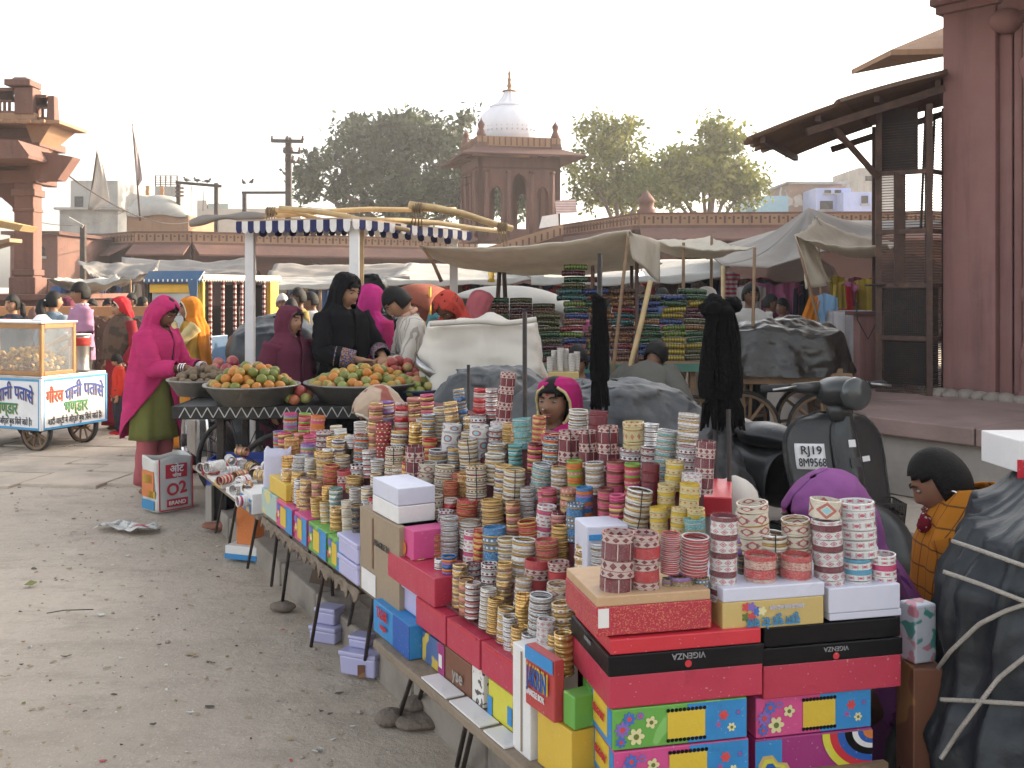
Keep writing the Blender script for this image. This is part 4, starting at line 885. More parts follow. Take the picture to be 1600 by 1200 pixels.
val(tD+Vector((.0,0,-.02)),tA+Vector((.1,.1,-.02)),16,.09,'valance_scallop'); val(tD+Vector((-.0,-.1,-.02)),tC+Vector((-.1,-.1,-.02)),16,.09,'valance_scallop')
for q,px in ((tA,391),(tB,554),(tC,709)):
    d=q.y+.12; MB().box((X(px,d),d,q.z/2),(.075,.075,q.z)).build('post',white_paint,sc2)
MB().box((X(565,8.6),8.6,tB.z/2),(.035,.05,tB.z)).build('post_batten',bamboo,sc2)
for lab,a,b,r in (('long bamboo pole laid across the striped canopy, highest at its left end',P(640,320,8.7),P(800,357,9.2),.034),('straight bamboo pole lying level along the striped canopy back',P(432,337,9.4),P(712,327,10.2),.026),('bamboo pole sloping over the canopy front from its left corner',P(436,325,8.8),P(640,360,8.8),.024),('bamboo pole along the right canopy side toward the beige awning',P(565,344,8.6),P(790,362,10),.026),('thin bamboo pole crossing low over the canopy left end',P(418,329,9.0),P(505,344,8.9),.024)):
    m=a.lerp(b,.5)+Vector((0,0,.03)); o=MB().tube([a,a.lerp(m,.5)+Vector((0,0,.008)),m,m.lerp(b,.5)-Vector((0,0,.006)),b],[r,r,r*.95,r*.9,r*.85],9).build('bamboo_pole',bamboo,None,True); tag(o,lab,'pole')
    
jute=pm('jute_rope',(.20,.14,.08),.95,var=.3,sc=30,bump=.5,bsc=90)
for lab,q in (('twine lashing knot on the left end of the highest bamboo pole',P(652,325,8.72)),('twine lashing hanging from the bamboo pole near the beige awning',P(785,355,9.12)),('twine lashing knot at the canopy left corner poles',P(424,331,9.0))):
    mb=MB()
    for k in range(4): mb.lathe([(.03,-.014),(.05,0),(.03,.014)],10,q+Vector((.022*(k-1.5),0,0)),M=Matrix.Rotation(PI/2,3,'Y'))
    for k in range(4): mb.tube([q+Vector((.02*k-.03,-.03,0)),q+Vector((.025*k-.035,-.04,-.09)),q+Vector((.03*k-.05,-.02,-.13-.02*k))],.006,5)
    tag(mb.build('rope_lashing',jute,None,True),lab,'rope')
cs=thing('canvas_roll','rolled pale canvas lying on the left corner of the striped canopy','canvas',P(360,347,9.1)); 
def roll(u,v):
    q=P(298,349,9.6).lerp(P(425,332,9.1),u); a=v*TAU; return q+Vector((0,math.cos(a)*.05,math.sin(a)*.035*(1+.4*math.sin(u*11))+.02*math.sin(u*5)))
MB().grid(roll,20,10).build('cloth',grey_canvas,cs,True)
# ---------------------------------------------------------------- tarpaulin covered loads
def drape(label,cat,c,sz,m,name,rz=0,h0=0,fold=.05,seed=0,hang=1.0,prof=None,nu=72,nv=40,pow_=5,roundtop=.2,group=None,crease=.5,pleat=0,wob=.04,smooth=True):
    """cloth thrown over a box shaped load: superellipse footprint, rounded top, hanging folds"""
    t=thing(name,label,cat,(c[0],c[1],c[2]),rz,group); a,b,h=sz[0]/2,sz[1]/2,sz[2]
    def fn(u,v):
        th=u*TAU; cs_,sn=math.cos(th),math.sin(th); rr=(abs(cs_)**pow_+abs(sn)**pow_)**(-1/pow_); x,y=cs_*rr,sn*rr
        if v<.4: k=v/.4; f=k; z=h*(1-roundtop*k**3); 
        else: k=(v-.4)/.6; f=1+.06*k+.04*math.sin(k*3); z=h*(1-roundtop)*(1-k)+h0*k-.0
        hz=k if v>=.4 else 0
        q=Vector((x*a*f,y*b*f,z))
        n1=fbm((q.x*2.2+seed,q.y*2.2,q.z*2.5),4)+crease*(1-2*abs(fbm((q.x*5+seed,q.y*5+seed,q.z*4),3))); rd=1-abs(fbm((th*2.2+seed*3,z*.9,seed),3))*1.6
        w=fold*(hz*(.9*math.sin(th*9+seed+2*math.sin(th*2+seed))+.6*math.sin(th*17+seed*2+z*3))*.5+.8*rd*(.25+hz)+n1*1.0)
        w+=pleat*min(1,v*2.2)*((1-abs(math.sin(th*13+1.2*math.sin(th*3+z*2)+z*.8)))**2*1.6-.5)*(.75+.5*fbm((th*2,z*.7,seed),2))
        q.x+=x*w;q.y+=y*w; q.z+=wob*fbm((q.x*2+seed,q.y*2,3),4)*(1-hz)+ (prof(q.x/a,q.y/b) if prof and v<.4 else 0)*(1 if v<.3 else (1-(v-.3)/.1))
        return q
    MB().grid(fn,nu,nv,wrap=True).build('cover',m,t,smooth,True); return t
tarp_dk=pm('black_tarpaulin',(.016,.020,.025),.42,0,.3,3,.55,16,.35,dirt=(.045,.045,.045),dirtamt=.5,dsc=3.5,bd=.002)
tarp_gr=pm('grey_tarpaulin',(.045,.049,.053),.5,0,.25,3,.9,12,.4,dirt=(.13,.125,.118),dirtamt=.6,dsc=3,bd=.002)
tarp_oil=pm('shiny_brown_tarpaulin',(.018,.015,.012),.3,0,.3,4,.4,18,.55,dirt=(.05,.04,.03),dirtamt=.5,dsc=4,bd=.004)
unbleached=fabric('unbleached_cotton',(.60,.56,.50),var=.08,trans=.1,sc=3)
def wheel(parent,c,r,axis_rz,spokes=12,w=.05,tyre=rubber,rim=iron_brown,spoke_r=.006,rimr=.86,hub=.05):
    M=Matrix.Rotation(axis_rz,4,'Z')@Matrix.Rotation(PI/2,4,'X'); M3=M.to_3x3(); c=Vector(c)
    mb=MB(); pr=[(r,-w*.2),(r*.985,-w/2),(r*.92,-w/2),(r*.91,0),(r*.92,w/2),(r*.985,w/2),(r,w*.2),(r,-w*.2)]; mb.lathe(pr,32,c,M=M3); wh=mb.build('wheel',tyre,parent,True,True)
    mb=MB(); mb.lathe([(r*.915,-w*.35),(r*rimr,-w*.3),(r*rimr,w*.3),(r*.915,w*.35)],32,c,M=M3); o=mb.build('rim',rim,wh,True,True)
    mb=MB()
    for k in range(spokes): t=TAU*k/spokes; mb.tube([c+M3@Vector((hub*.7*math.cos(t),hub*.7*math.sin(t),w*.3*(1 if k%2 else -1))),c+M3@Vector((r*rimr*math.cos(t+.1),r*rimr*math.sin(t+.1),0))],spoke_r,5)
    mb.build('spokes',rim,wh,False,True); mb=MB(); mb.lathe([(0,-w*.9),(hub,-w*.8),(hub*.8,0),(hub,w*.8),(0,w*.9)],12,c,M=M3); mb.build('hub',iron,wh,True,True); return wh
# white cloth covered cart
drape('handcart load under a white cotton sheet behind the bangle heap','covered load',(X(754,7.2),7.3,.97),(.74,.6,.40),unbleached,'covered_cart',R(-4),-.05,.045,3,roundtop=.06,pow_=7,wob=.05,crease=.2,prof=lambda x,y:.03*math.cos(x*2.4)+.02*math.sin(x*9))
wc=thing('handcart','dark handcart carrying the white sheeted load','handcart',(X(752,7.3),7.3,0),R(-4)); MB().box((0,0,.90),(1.0,.74,.06)).build('deck',wood,wc,local=True)
for sx in (-.3,.3):
    for yy in (-.3,.3): wheel(wc,(sx,yy,.30),.30,0,8,.05,rubber,wood,.014,.84,.05); MB().beam((sx,yy*.8,.3),(sx,yy*.8,.88),.05,.05).build('axle_strut',wood,wc,local=True)
cloth_r=rope('knotted white cloth edge twisted along the top of the white covered load',[P(672,506,6.95),P(705,504,6.93),P(752,502,6.92),P(790,505,6.93),P(838,499,6.95)],.02,unbleached,'cloth','twisted_cloth')
# grey and black tarpaulin mounds behind the display
drape('low mound under a dusty grey tarpaulin right behind the seated seller','covered load',(X(950,6.0),6.0,0),(1.4,.95,1.06),tarp_gr,'tarpaulin_mound',R(8),.05,.085,5,nu=130,nv=80,roundtop=.25,pow_=3,prof=lambda x,y:.10*(-x)-.05*y,wob=.07)
drape('blue grey tarpaulin mound between the white load and the bangle heap','covered load',(X(765,6.1),6.1,0),(.62,.8,1.14),tarp_gr,'tarpaulin_mound',R(-12),.05,.085,8,nu=130,nv=80,roundtop=.2,pow_=3.2,wob=.06)
drape('black tarpaulin covered cart behind the maroon veiled girl','covered load',(X(430,10.2),10.2,.25),(.82,1.2,1.06),tarp_dk,'covered_cart',R(12),-.1,.05,11,roundtop=.15,pow_=3.2,wob=.07)
drape('shiny crumpled brown tarpaulin load behind the striped shirt man','covered load',(X(618,9.4),9.4,.2),(1.05,.9,1.12),tarp_oil,'covered_cart',R(-6),.0,.08,13,roundtop=.35,pow_=3,wob=.14,nu=110,nv=60)
drape('dark bundle wrapped in black plastic hanging from the canopy post','bundle',(X(583,10.4),10.4,1.30),(.26,.22,.46),tarp_dk,'wrapped_bundle',0,-.02,.05,17,roundtop=.3,pow_=2.5)
bk=thing('plastic_tub','orange plastic tub on the brown tarpaulin load by the post','tub',P(571,482,9.2)); MB().lathe([(.0,-.04),(.085,-.04),(.115,.09),(.125,.095),(.12,.105),(.105,.09),(.078,-.03),(0,-.03)],24,P(571,482,9.0)).build('shell',pm('orange_plastic',(.46,.22,.10),.5,var=.05,bump=.02),bk,True)
# right tarp cart
rc=thing('tarp_cart','wooden handcart piled under a shiny black tarpaulin near the iron cage','handcart',(X(1215,9.6),9.6,0),R(-6))
MB().box((0,0,.86),(1.0,.9,.06)).build('deck',wood,rc,local=True)
for y in (-.46,.46): MB().box((0,y,.8),(1.15,.05,.1)).build('side_beam',wood,rc,local=True)
def tc(u,v):
    th=u*TAU; cs_,sn=math.cos(th),math.sin(th); p=3.4; r_=(abs(cs_)**p+abs(sn)**p)**(-1/p); x,y=cs_*r_,sn*r_; k=min(1,v/.45); hz=max(0,(v-.45)/.55); f=k*(1+.07*hz); z=.86+.44*(1-.25*k**3)*(1-hz)-.04*hz
    rd=1-abs(fbm((th*1.6+7,z*2.4,2),3))*1.7; w=.06*(rd*(.2+hz)+math.sin(th*13+3*z)*hz*.5+fbm((x*2,y*2,z*3),3)*.6); return Vector((x*(.56*f+w*k),y*(.48*f+w*k),z+.07*fbm((x*f*1.6+9,y*f*1.6,4),3)*(1-hz)))
MB().grid(tc,120,60,wrap=True).build('cover',tarp_oil,rc,True,True)
for sx in (-1,1):
    for yy in (-.36,.36): wheel(rc,(sx*.36,yy,.34),.34,0,8,.06,rubber,wood,.016,.84,.06)
    MB().beam((sx*.36,-.42,.34),(sx*.36,.42,.34),.05,.05).build('axle',iron,rc,local=True)
    for yy in (-.30,.30): MB().beam((sx*.36,yy,.34),(sx*.36,yy,.82),.05,.05).build('axle_strut',wood,rc,local=True)
# cloth covered table by the cage
tb=thing('cloth_table','small table hung to the floor with a pale grey cloth beside the cage','table',(X(1322,11.0),11.0,.58))
def tcf(u,v):
    th=u*TAU; p=5; cs_,sn=math.cos(th),math.sin(th); r_=(abs(cs_)**p+abs(sn)**p)**(-1/p); x,y=cs_*r_,sn*r_; k=min(1,v/.3); hz=max(0,(v-.3)/.7); w=.035*hz*(math.sin(th*11)+.5*math.sin(th*19+1)); return Vector((x*(.24*k*(1+.12*hz)+w),y*(.3*k*(1+.1*hz)+w),.78*(1-hz)+.015*fbm((x*3,y*3,1),2)))
MB().grid(tcf,90,24,wrap=True).build('tablecloth',fabric('pale_table_cloth',(.46,.44,.45),trans=.1,extra=stripes(0,9,.1,(.36,.33,.36))),tb,True,True)
MB().box((0,0,.74),(.42,.52,.03)).build('tabletop',wood,tb,local=True)
wl=thing('low_wall','low red wall panel beside the iron cage','wall',(X(1357,10.4),10.4,.58)); MB().box((X(1357,10.4),10.4,.95),(.24,.2,.76)).build('panel',redpaint,wl); MB().box((X(1353,10.4),10.4,1.35),(.34,.26,.04)).build('coping',redpaint_dk,wl)
MB().tube([P(1338,472,10.25),P(1340,500,10.25),P(1356,530,10.25),P(1372,500,10.2)],.008,5).build('cable',iron,wl,True)
# ---------------------------------------------------------------- shared minibus (tempo)
ty=pm('yellow_bus_paint',(.62,.36,.02),.4,0,.1,3,.05,20,.5,dirt=(.3,.2,.06),dirtamt=.35); tblue=pm('blue_bus_paint',(.02,.075,.16),.4,0,.12,3,.05,20,.5,dirt=(.1,.12,.14),dirtamt=.4); troof=pm('cream_vinyl_roof',(.55,.48,.38),.6,0,.1,4,.1,20); tmar=pm('maroon_bus_paint',(.16,.03,.035),.45,0,.15); dkin=pm('dark_bus_interior',(.018,.014,.012),.8,0,.2)
glass=bpy.data.materials.new('windscreen_glass'); glass.use_nodes=True; gb=glass.node_tree.nodes['Principled BSDF']; gb.inputs['Base Color'].default_value=(.55,.6,.62,1); gb.inputs['Roughness'].default_value=.12; gb.inputs['Alpha'].default_value=.42; gb.inputs['Specular IOR Level'].default_value=.9
tp=thing('minibus','decorated yellow and blue shared minibus with garlanded open side','minibus',(X(272,13.2),13.2,0),R(-15)); tp.scale=(.66,.60,1)
LW=.60; LL=3.4   # half width, length ; local +Y = rearward
b=lambda n,c,s,m,**k: MB().box(c,s,**{q:k[q] for q in k if q in('top',)}).build(n,m,tp,local=True,bev=k.get('bev',.015),label=k.get('label'))
b('floor_pan',(0,LL/2,.42),(1.2,LL,.12),tblue); b('front_panel',(0,.02,.70),(1.12,.08,.55),tblue,label='blue lower front panel'); b('side_panel',(.59,.55,.70),(.05,1.0,.56),tblue); b('side_panel',(-.59,LL/2,.72),(.05,LL,.6),tblue)
b('side_panel',(.60,2.3,.62),(.04,2.2,.36),troof); b('side_band',(.605,2.3,.86),(.04,2.2,.14),tmar); b('rear_panel',(0,LL-.03,.85),(1.2,.06,.9),ty)
b('roof',(0,LL/2+.05,1.74),(1.30,LL+.1,.08),troof,bev=.035); 
v=MB(); v.poly([(-.62,-.12,1.66),(.62,-.12,1.66),(.62,.12,1.78),(-.62,.12,1.78)],.05,(0,-.3,1)); v.build('visor',tblue,tp,local=True,bev=.01)
b('visor_board',(0,.02,1.60),(1.1,.05,.12),ty); b('pillar',(-.57,.06,1.3),(.07,.07,.75),dkin); b('pillar',(.55,.08,1.3),(.13,.09,.78),ty); b('rear_pillar',(.57,LL-.2,1.25),(.10,.42,.95),ty)
w=MB(); w.poly([(-.53,.03,.98),(.49,.03,.98),(.49,.07,1.55),(-.53,.07,1.55)],.012,(0,1,0)); w.build('windscreen',glass,tp,local=True)
stk=MB(); stk.lathe([(0,0),(.055,0),(.055,.004),(0,.004)],20,(.3,.02,1.38),M=Matrix.Rotation(PI/2,3,'X')); stk.build('windscreen_sticker',pm('sticker_white',(.75,.78,.75),.5,var=.02),tp,local=True)
b('seat_bench',(0,1.4,.75),(1.0,.4,.3),dkin); b('seat_back',(0,1.75,1.05),(1.05,.1,.6),dkin); b('rear_interior',(-.1,3.2,1.15),(1.0,.08,1.0),dkin); b('dashboard',(0,.2,.93),(1.05,.25,.12),dkin)
gar=pm('garland_tinsel',(.42,.36,.33),.35,.5,.2,20,.5,70,extra=stripes(2,14,.5,(.14,.02,.03)))
for y,x in ((.35,.60),(1.35,.61),(1.65,.61),(2.7,.6),(.95,.55)):
    q=MB(); q.tube([(x,y,.48+.02*k) for k in range(0,62)],[.030+.012*(k%2) for k in range(62)],8); q.build('garlanded_post',gar,tp,True,True)
dots=MB()
for k in range(34): dots.ell((.655,-.05+k*.105,1.70),(.014,.02,.02),6,4)
for k in range(12): dots.ell((-.58+k*.105,-.14,1.70),(.02,.014,.02),6,4)
tag(dots.build('edge_beads',white_paint,tp,True,True),kind='stuff')
for k,(y,c_) in enumerate(((1.0,(.5,.05,.08)),(1.5,(.04,.22,.06)),(2.0,(.5,.05,.08)),(2.5,(.04,.22,.06)))): 
    q=MB(); q.lathe([(0,0),(.05,0),(.05,.006),(0,.006)],7,(.622,y,.68),M=Matrix.Rotation(PI/2,3,'Y')); q.build('painted_flower',pm('flower_paint'+str(k),c_,.5),tp,local=True)
wheel(tp,(0,.25,.24),.24,PI/2,6,.11,rubber,iron,.02); wheel(tp,(-.5,2.8,.24),.24,PI/2,6,.11,rubber,iron,.02); wheel(tp,(.5,2.8,.24),.24,PI/2,6,.11,rubber,iron,.02)
for sx in (-.3,.3): MB().ell((sx,-.03,.75),(.08,.04,.08),12,8).build('headlight',chrome,tp,True,True)
tw=MB(); tw.poly([(.40,-.16,1.70),(.62,-.16,1.72),(.60,-.17,1.40),(.50,-.17,1.36)],.02,(0,-1,0)); tw.build('hanging_cloth',tblue,tp,local=True)
# two more vehicles half hidden in the crowd
t2=thing('auto_rickshaw','white roofed blue auto rickshaw parked behind the white covered load','auto rickshaw',(X(790,12.5),12.5,0),R(20))
MB().box((0,0,.75),(1.0,1.5,.7)).build('body',tblue,t2,local=True,bev=.05)
def rr_(u,v): x=(u-.5)*1.15; y=(v-.5)*1.9; return Vector((x,y,1.62-.22*(2*(u-.5))**2*.6-.25*(2*(v-.5))**4))
MB().grid(rr_,12,12).build('hood',white_canvas,t2,True,True,solid=.03)
for sx in (-.5,.5):
    for y in (-.7,.7): MB().beam((sx,y,1.05),(sx,y,1.45),.04,.04).build('pillar',ty if y<0 else iron,t2,local=True)
MB().box((0,-.74,1.2),(.9,.03,.34)).build('windscreen',glass,t2,local=True)
for sx in (-.45,.45): wheel(t2,(sx,.5,.22),.22,PI/2,6,.09,rubber,iron,.02)
wheel(t2,(0,-.6,.22),.22,PI/2,6,.09,rubber,iron,.02)
ad=thing('ornament','small gilded figure ornament standing on the auto rickshaw hood','ornament',P(768,432,12.2)); MB().lathe([(0,-.06),(.05,-.05),(.03,0),(.045,.05),(.02,.09),(.035,.13),(0,.17)],10,P(768,434,12.2)).build('figure',pm('gilt',(.5,.33,.08),.3,.9),ad,True)
t3=thing('auto_rickshaw','yellow auto rickshaw with red brown hood behind the striped shirt man','auto rickshaw',(X(658,15),15,0),R(-15)); t3.scale=(.62,.7,1); redhood=fabric('red_hood_cloth',(.22,.06,.035),trans=.1)
MB().box((0,0,.75),(1.0,1.4,.7)).build('body',ty,t3,local=True,bev=.05)
MB().grid(lambda u,v: rr_(u,v)+Vector((0,0,.03)),12,12).build('hood',redhood,t3,True,True,solid=.03)
MB().poly([(-.5,.6,.9),(.5,.6,.9),(.5,.75,1.62),(-.5,.75,1.62)],.03,(0,1,0)).build('rear_curtain',redhood,t3,local=True)
for sx in (-.5,.5):
    for y in (-.7,.7): MB().beam((sx,y,1.05),(sx,y,1.62),.05,.05).build('pillar',ty,t3,local=True)
for sx in (-.45,.45): wheel(t3,(sx,.5,.22),.22,PI/2,6,.09,rubber,iron,.02)
wheel(t3,(0,-.6,.22),.22,PI/2,6,.09,rubber,iron,.02)
# ---------------------------------------------------------------- snack cart with painted panels
CR=Vector((-4.55,9.9,0)); rd_=Vector((.40,.917,0)).normalized(); ld=Vector((-.917,.40,0)).normalized()
pc=thing('snack_cart','snack cart with hand painted blue bordered panels and a glass case','cart',CR,math.atan2(-ld.y,-ld.x)); LC,WC=1.25,.82
# local axes: +X along -ld (toward the corner), +Y along rd ; corner at the origin, cart spans x in [-LC,0], y in [0,WC]
pw=pm('panel_white',(.72,.72,.73),.6,0,.05,3,.05,20,dirt=(.5,.47,.44),dirtamt=.3,dsc=4); pbl=pm('panel_blue_border',(.06,.28,.52),.6,0,.1)
bx=lambda n,c,s,m,par=pc,**k: MB().box(c,s).build(n,m,par,local=True,bev=k.get('bev',.006))
bx('deck',(-LC/2,WC/2,.735),(LC,WC,.03),steel); bx('chassis',(-LC/2,WC/2,.24),(LC-.1,WC-.1,.06),iron)
bx('front_panel',(-LC/2,-.006,.475),(LC,.014,.50),pw); bx('side_panel',(.006,WC/2,.475),(.014,WC,.50),pw); bx('back_panel',(-LC/2,WC+.004,.475),(LC,.012,.5),pw); bx('end_panel',(-LC-.004,WC/2,.475),(.012,WC,.5),pw)
for z in (.238,.712): bx('border_strip',(-LC/2,-.015,z),(LC,.006,.024),pbl); bx('border_strip',(.015,WC/2,z),(.006,WC,.024),pbl)
for x in (-.014,-LC+.014): bx('border_strip',(x,-.0155,.475),(.024,.006,.452),pbl)
for y in (.014,WC-.014): bx('border_strip',(.0155,y,.475),(.006,.024,.452),pbl)
bx('corner_strip',(.012,-.012,.475),(.03,.03,.5),white_paint)
red_t=pm('paint_red',(.50,.035,.03),.6,0,.05); blue_t=pm('paint_blue',(.03,.07,.30),.6,0,.05); green_t=pm('paint_green',(.02,.20,.09),.6,0,.05); tan_t=pm('paint_shadow_tan',(.52,.36,.16),.6,0,.05); ink=pm('paint_black',(.03,.03,.035),.6,0,.05)
def sgn(par,cx,cy,rt,place_):
    def put(nm,body,size,m,x,z,bold,mw,arch=0,off=0): text_on(par,nm,body,size,m,place_(x,z,off),rt,(0,0,1),bold,arch,True,mw)
    put('lettering',"गौरव",.17,tan_t,-.262+.006,.545-.006,.004,.21,.0,.002); put('lettering',"गौरव",.17,red_t,-.262,.545,.004,.21,.0,.004)
    put('lettering',"पानी पतासे",.185,tan_t,.115+.006,.585-.006,.005,.50,.38,.002); put('lettering',"पानी पतासे",.185,blue_t,.115,.585,.005,.50,.38,.004)
    put('lettering',"भण्डार",.16,tan_t,.0+.006,.425-.006,.004,.30,0,.002); put('lettering',"भण्डार",.16,green_t,0,.425,.004,.30,0,.004)
    put('lettering',"शादी-पार्टी मे ऑर्डर बुक किये जाते है।".replace("कि","िक"),.085,ink,0,.30,.0015,.68,0,.003)
sgn(pc,0,0,(0,1,0),lambda x,z,o:(.0135+o,WC/2+x,z)); sgn(pc,0,0,(1,0,0),lambda x,z,o:(-.45+x,-.0135-o,z))
case_wood=pm('case_wood',(.34,.17,.06),.5,0,.2,8,.15,40); cg_=glass.copy(); cg_.name='case_glass'; cg_.node_tree.nodes['Principled BSDF'].inputs['Alpha'].default_value=.14
gc=thing('glass_case','wooden framed glass case full of puffed puris on the snack cart','case',CR+Vector((0,0,.752)),math.atan2(-ld.y,-ld.x)); x0,x1,y0,y1=-1.2,-.03,.03,.42
gbx=lambda n,c,s,m: MB().box(c,s).build(n,m,gc,local=True,bev=.004)
for x in (x0,x1):
    for y in (y0,y1): gbx('corner_post',(x,y,.25),(.035,.035,.5),case_wood)
for y in (y0,y1): gbx('rail',((x0+x1)/2,y,.485),(x1-x0-.037,.037,.05),case_wood); gbx('rail',((x0+x1)/2,y,.02),(x1-x0-.037,.037,.04),case_wood)
for x in (x0,x1): gbx('rail',(x,(y0+y1)/2,.485),(.037,y1-y0-.037,.05),case_wood); gbx('rail',(x,(y0+y1)/2,.02),(.037,y1-y0-.037,.04),case_wood)
gbx('mullion',(-.62,y0,.25),(.03,.03,.44),case_wood); gbx('lid',((x0+x1)/2,(y0+y1)/2,.52),(x1-x0+.06,y1-y0+.06,.018),white_paint)
for y in (y0,y1): gbx('pane',((x0+x1)/2,y-.012,.25),(x1-x0-.04,.004,.42),cg_)
gbx('pane',(x1+.012,(y0+y1)/2,.25),(.004,y1-y0-.04,.42),cg_)
dsh=thing('steel_bowl','upturned white bowl lying on the glass case lid','bowl',CR+ld*.22+rd_*.2+Vector((0,0,1.282))); MB().lathe([(.0,.06),(.03,.06),(.045,.055),(.085,.01),(.10,0),(.08,0)],20,CR+ld*.22+rd_*.2+Vector((0,0,1.283))).build('shell',white_paint,dsh,True)
purim=pm('golden_puri',(.52,.34,.12),.6,0,.25,12,.25,60); pme=MB().ell((0,0,0),(.027,.027,.021),9,6,fn=lambda q:q*(1+.12*fbm(q*40,2))).mesh('puri',purim,True); rp=random.Random(11); cnt=0
Wm=WM[gc.name]
for k in range(230):
    x=rp.uniform(x0+.05,x1-.05); y=rp.uniform(y0+.04,y1-.04); hmax=.17*math.exp(-((x+.45)/.42)**2)+.05; z=.03+rp.random()*hmax if k%2 else .03+hmax*rp.uniform(.75,1.0)
    o=link_mesh('puri',pme,None,Wm@Vector((x,y,z)),(rp.uniform(0,3),rp.uniform(0,3),0)); tag(o,'golden puffed puri in the heap inside the glass case','puri','puffed puris heaped in the glass case')
for x in (-.2,-.95):
    for y in (.12,WC-.12): wheel(pc,(x,y,.20),.20,0,10,.045,rubber,wood,.010,.8,.035)
    MB().beam((x,.06,.2),(x,WC-.06,.2),.035,.035).build('axle',iron,pc,local=True)
can=thing('steel_can','tall steel water can with red cloth tied round its rim on the snack cart','can',CR+rd_*.55+ld*.09+Vector((0,0,.752))); cc=CR+rd_*.55+ld*.09+Vector((0,0,.752))
MB().lathe([(0,.0),(.10,0),(.10,.03),(.097,.04),(.097,.33),(.102,.34),(.102,.37),(0,.372)],28,cc).build('body',steel,can,True); MB().lathe([(.104,.27),(.115,.29),(.108,.31),(.116,.33),(.105,.355),(.1,.35)],28,cc).build('red_cloth',fabric('red_rag',(.42,.05,.04)),can,True); MB().lathe([(0,.376),(.118,.376),(.118,.386),(0,.388)],28,cc).build('lid',white_paint,can,True)
# ---------------------------------------------------------------- fruit cart
fc=thing('fruit_cart','black metal fruit handcart with zigzag pressed rim and bicycle wheels','handcart',(X(492,7.15),7.15,0),R(2))
blk=pm('black_sheet_metal',(.016,.017,.017),.5,.3,.3,5,.2,40,.4,dirt=(.06,.055,.047),dirtamt=.55,dsc=4)
fx=lambda n,c,s,m=blk,**k: MB().box(c,s).build(n,m,fc,local=True,bev=.006)
fx('deck',(0,0,.825),(1.66,.92,.03)); fx('rim',(0,-.47,.80),(1.70,.02,.085)); fx('rim',(0,.47,.80),(1.70,.02,.085)); fx('rim',(-.84,0,.80),(.02,.92,.085)); fx('rim',(.84,0,.80),(.02,.92,.085))
for x in (-.7,.7):
    for y in (-.36,.36): fx('leg_post',(x*.8,y,.56),(.05,.05,.5),iron)
fx('axle_beam',(-.36,0,.34),(.05,.95,.05),iron); fx('axle_beam',(.5,0,.34),(.05,.95,.05),iron)
zz=MB()
for i in range(22):
    xx=-.80+i*.073; zz.beam((xx,-.482,.77),(xx+.036,-.482,.835),.006,.006); zz.beam((xx+.036,-.482,.835),(xx+.073,-.482,.77),.006,.006)
tag(zz.build('zigzag_relief',steel,fc,local=True),kind='stuff')
for x,y in ((-.12,-.44),(-.60,.44),(.6,-.44),(.5,.44)): wheel(fc,(x,y,.34),.34,0,18,.045,rubber,iron,.004,.9,.04)
blc=thing('crate','blue plastic crate under the fruit cart behind its wheel','crate',(X(375,7.2),7.3,.0)); bp_=pm('blue_plastic',(.03,.07,.38),.45,0,.08,5,.05)
for dz in (.06,.17,.28):
    for dx,dy,sx,sy in ((0,-.16,.42,.015),(0,.16,.42,.015),(-.21,0,.015,.32),(.21,0,.015,.32)): MB().box((X(375,7.2)+dx,7.3+dy,dz+.1),(sx,sy,.07)).build('slat',bp_,blc)
for dx in (-.2,.2):
    for dy in (-.15,.15): MB().box((X(375,7.2)+dx,7.3+dy,.22),(.03,.03,.36)).build('corner_post',bp_,blc)
tinm=pm('tin_basin',(.25,.24,.22),.45,.6,.2,6,.2,40,.5,dirt=(.08,.07,.06),dirtamt=.5,dsc=5)
def basin(label,px,py,d,r,h,m=tinm,z=None):
    c=P(px,py,d) if z is None else Vector((X(px,d),d,z)); b=thing('basin',label,'basin',c); MB().lathe([(0,.006),(r*.62,.004),(r*.70,.012),(r*.97,h),(r*1.03,h+.004),(r*1.035,h-.008),(r*.99,h-.012),(r*.71,0),(0,0)],40,c).build('shell',m,b,True); return c
FR={}
def fruit_mesh(nm,r,col,col2,fl=.93,th=.5,rough=.45,bl=9):
    m=pm('skin_'+nm,col,rough,0,.12,14,.12,130,.5,extra=blotch(bl,th,col2,len(nm))); fn=lambda q:q*(1-.10*math.exp(-((q.xy.length)/(r*.25))**2)*(1 if q.z>0 else .6)); return MB().ell((0,0,0),(r,r,r*fl),16,10,fn=fn).mesh(nm,m,True)
FR['orange']=[fruit_mesh('orange',.036,(.42,.15,.012),(.27,.20,.025),th=.60),fruit_mesh('green_orange',.036,(.135,.15,.018),(.36,.17,.02),th=.58),fruit_mesh('yellow_orange',.035,(.36,.20,.025),(.15,.16,.02),th=.56)]
FR['guava']=[fruit_mesh('guava',.034,(.19,.21,.045),(.30,.25,.08),.98),fruit_mesh('ripe_guava',.035,(.30,.24,.07),(.33,.13,.05),1.0)]
FR['apple']=[fruit_mesh('apple',.040,(.26,.035,.025),(.38,.20,.06),.95,.56),fruit_mesh('pale_apple',.040,(.36,.11,.045),(.33,.26,.1),.95,.55)]
FR['sapota']=[fruit_mesh('sapota',.028,(.16,.11,.065),(.21,.16,.1),1.0,rough=.8),fruit_mesh('pale_sapota',.027,(.20,.15,.095),(.14,.10,.06),1.0,rough=.8)]
FR['pomegranate']=[fruit_mesh('pomegranate',.045,(.25,.025,.04),(.33,.11,.08),.95)]
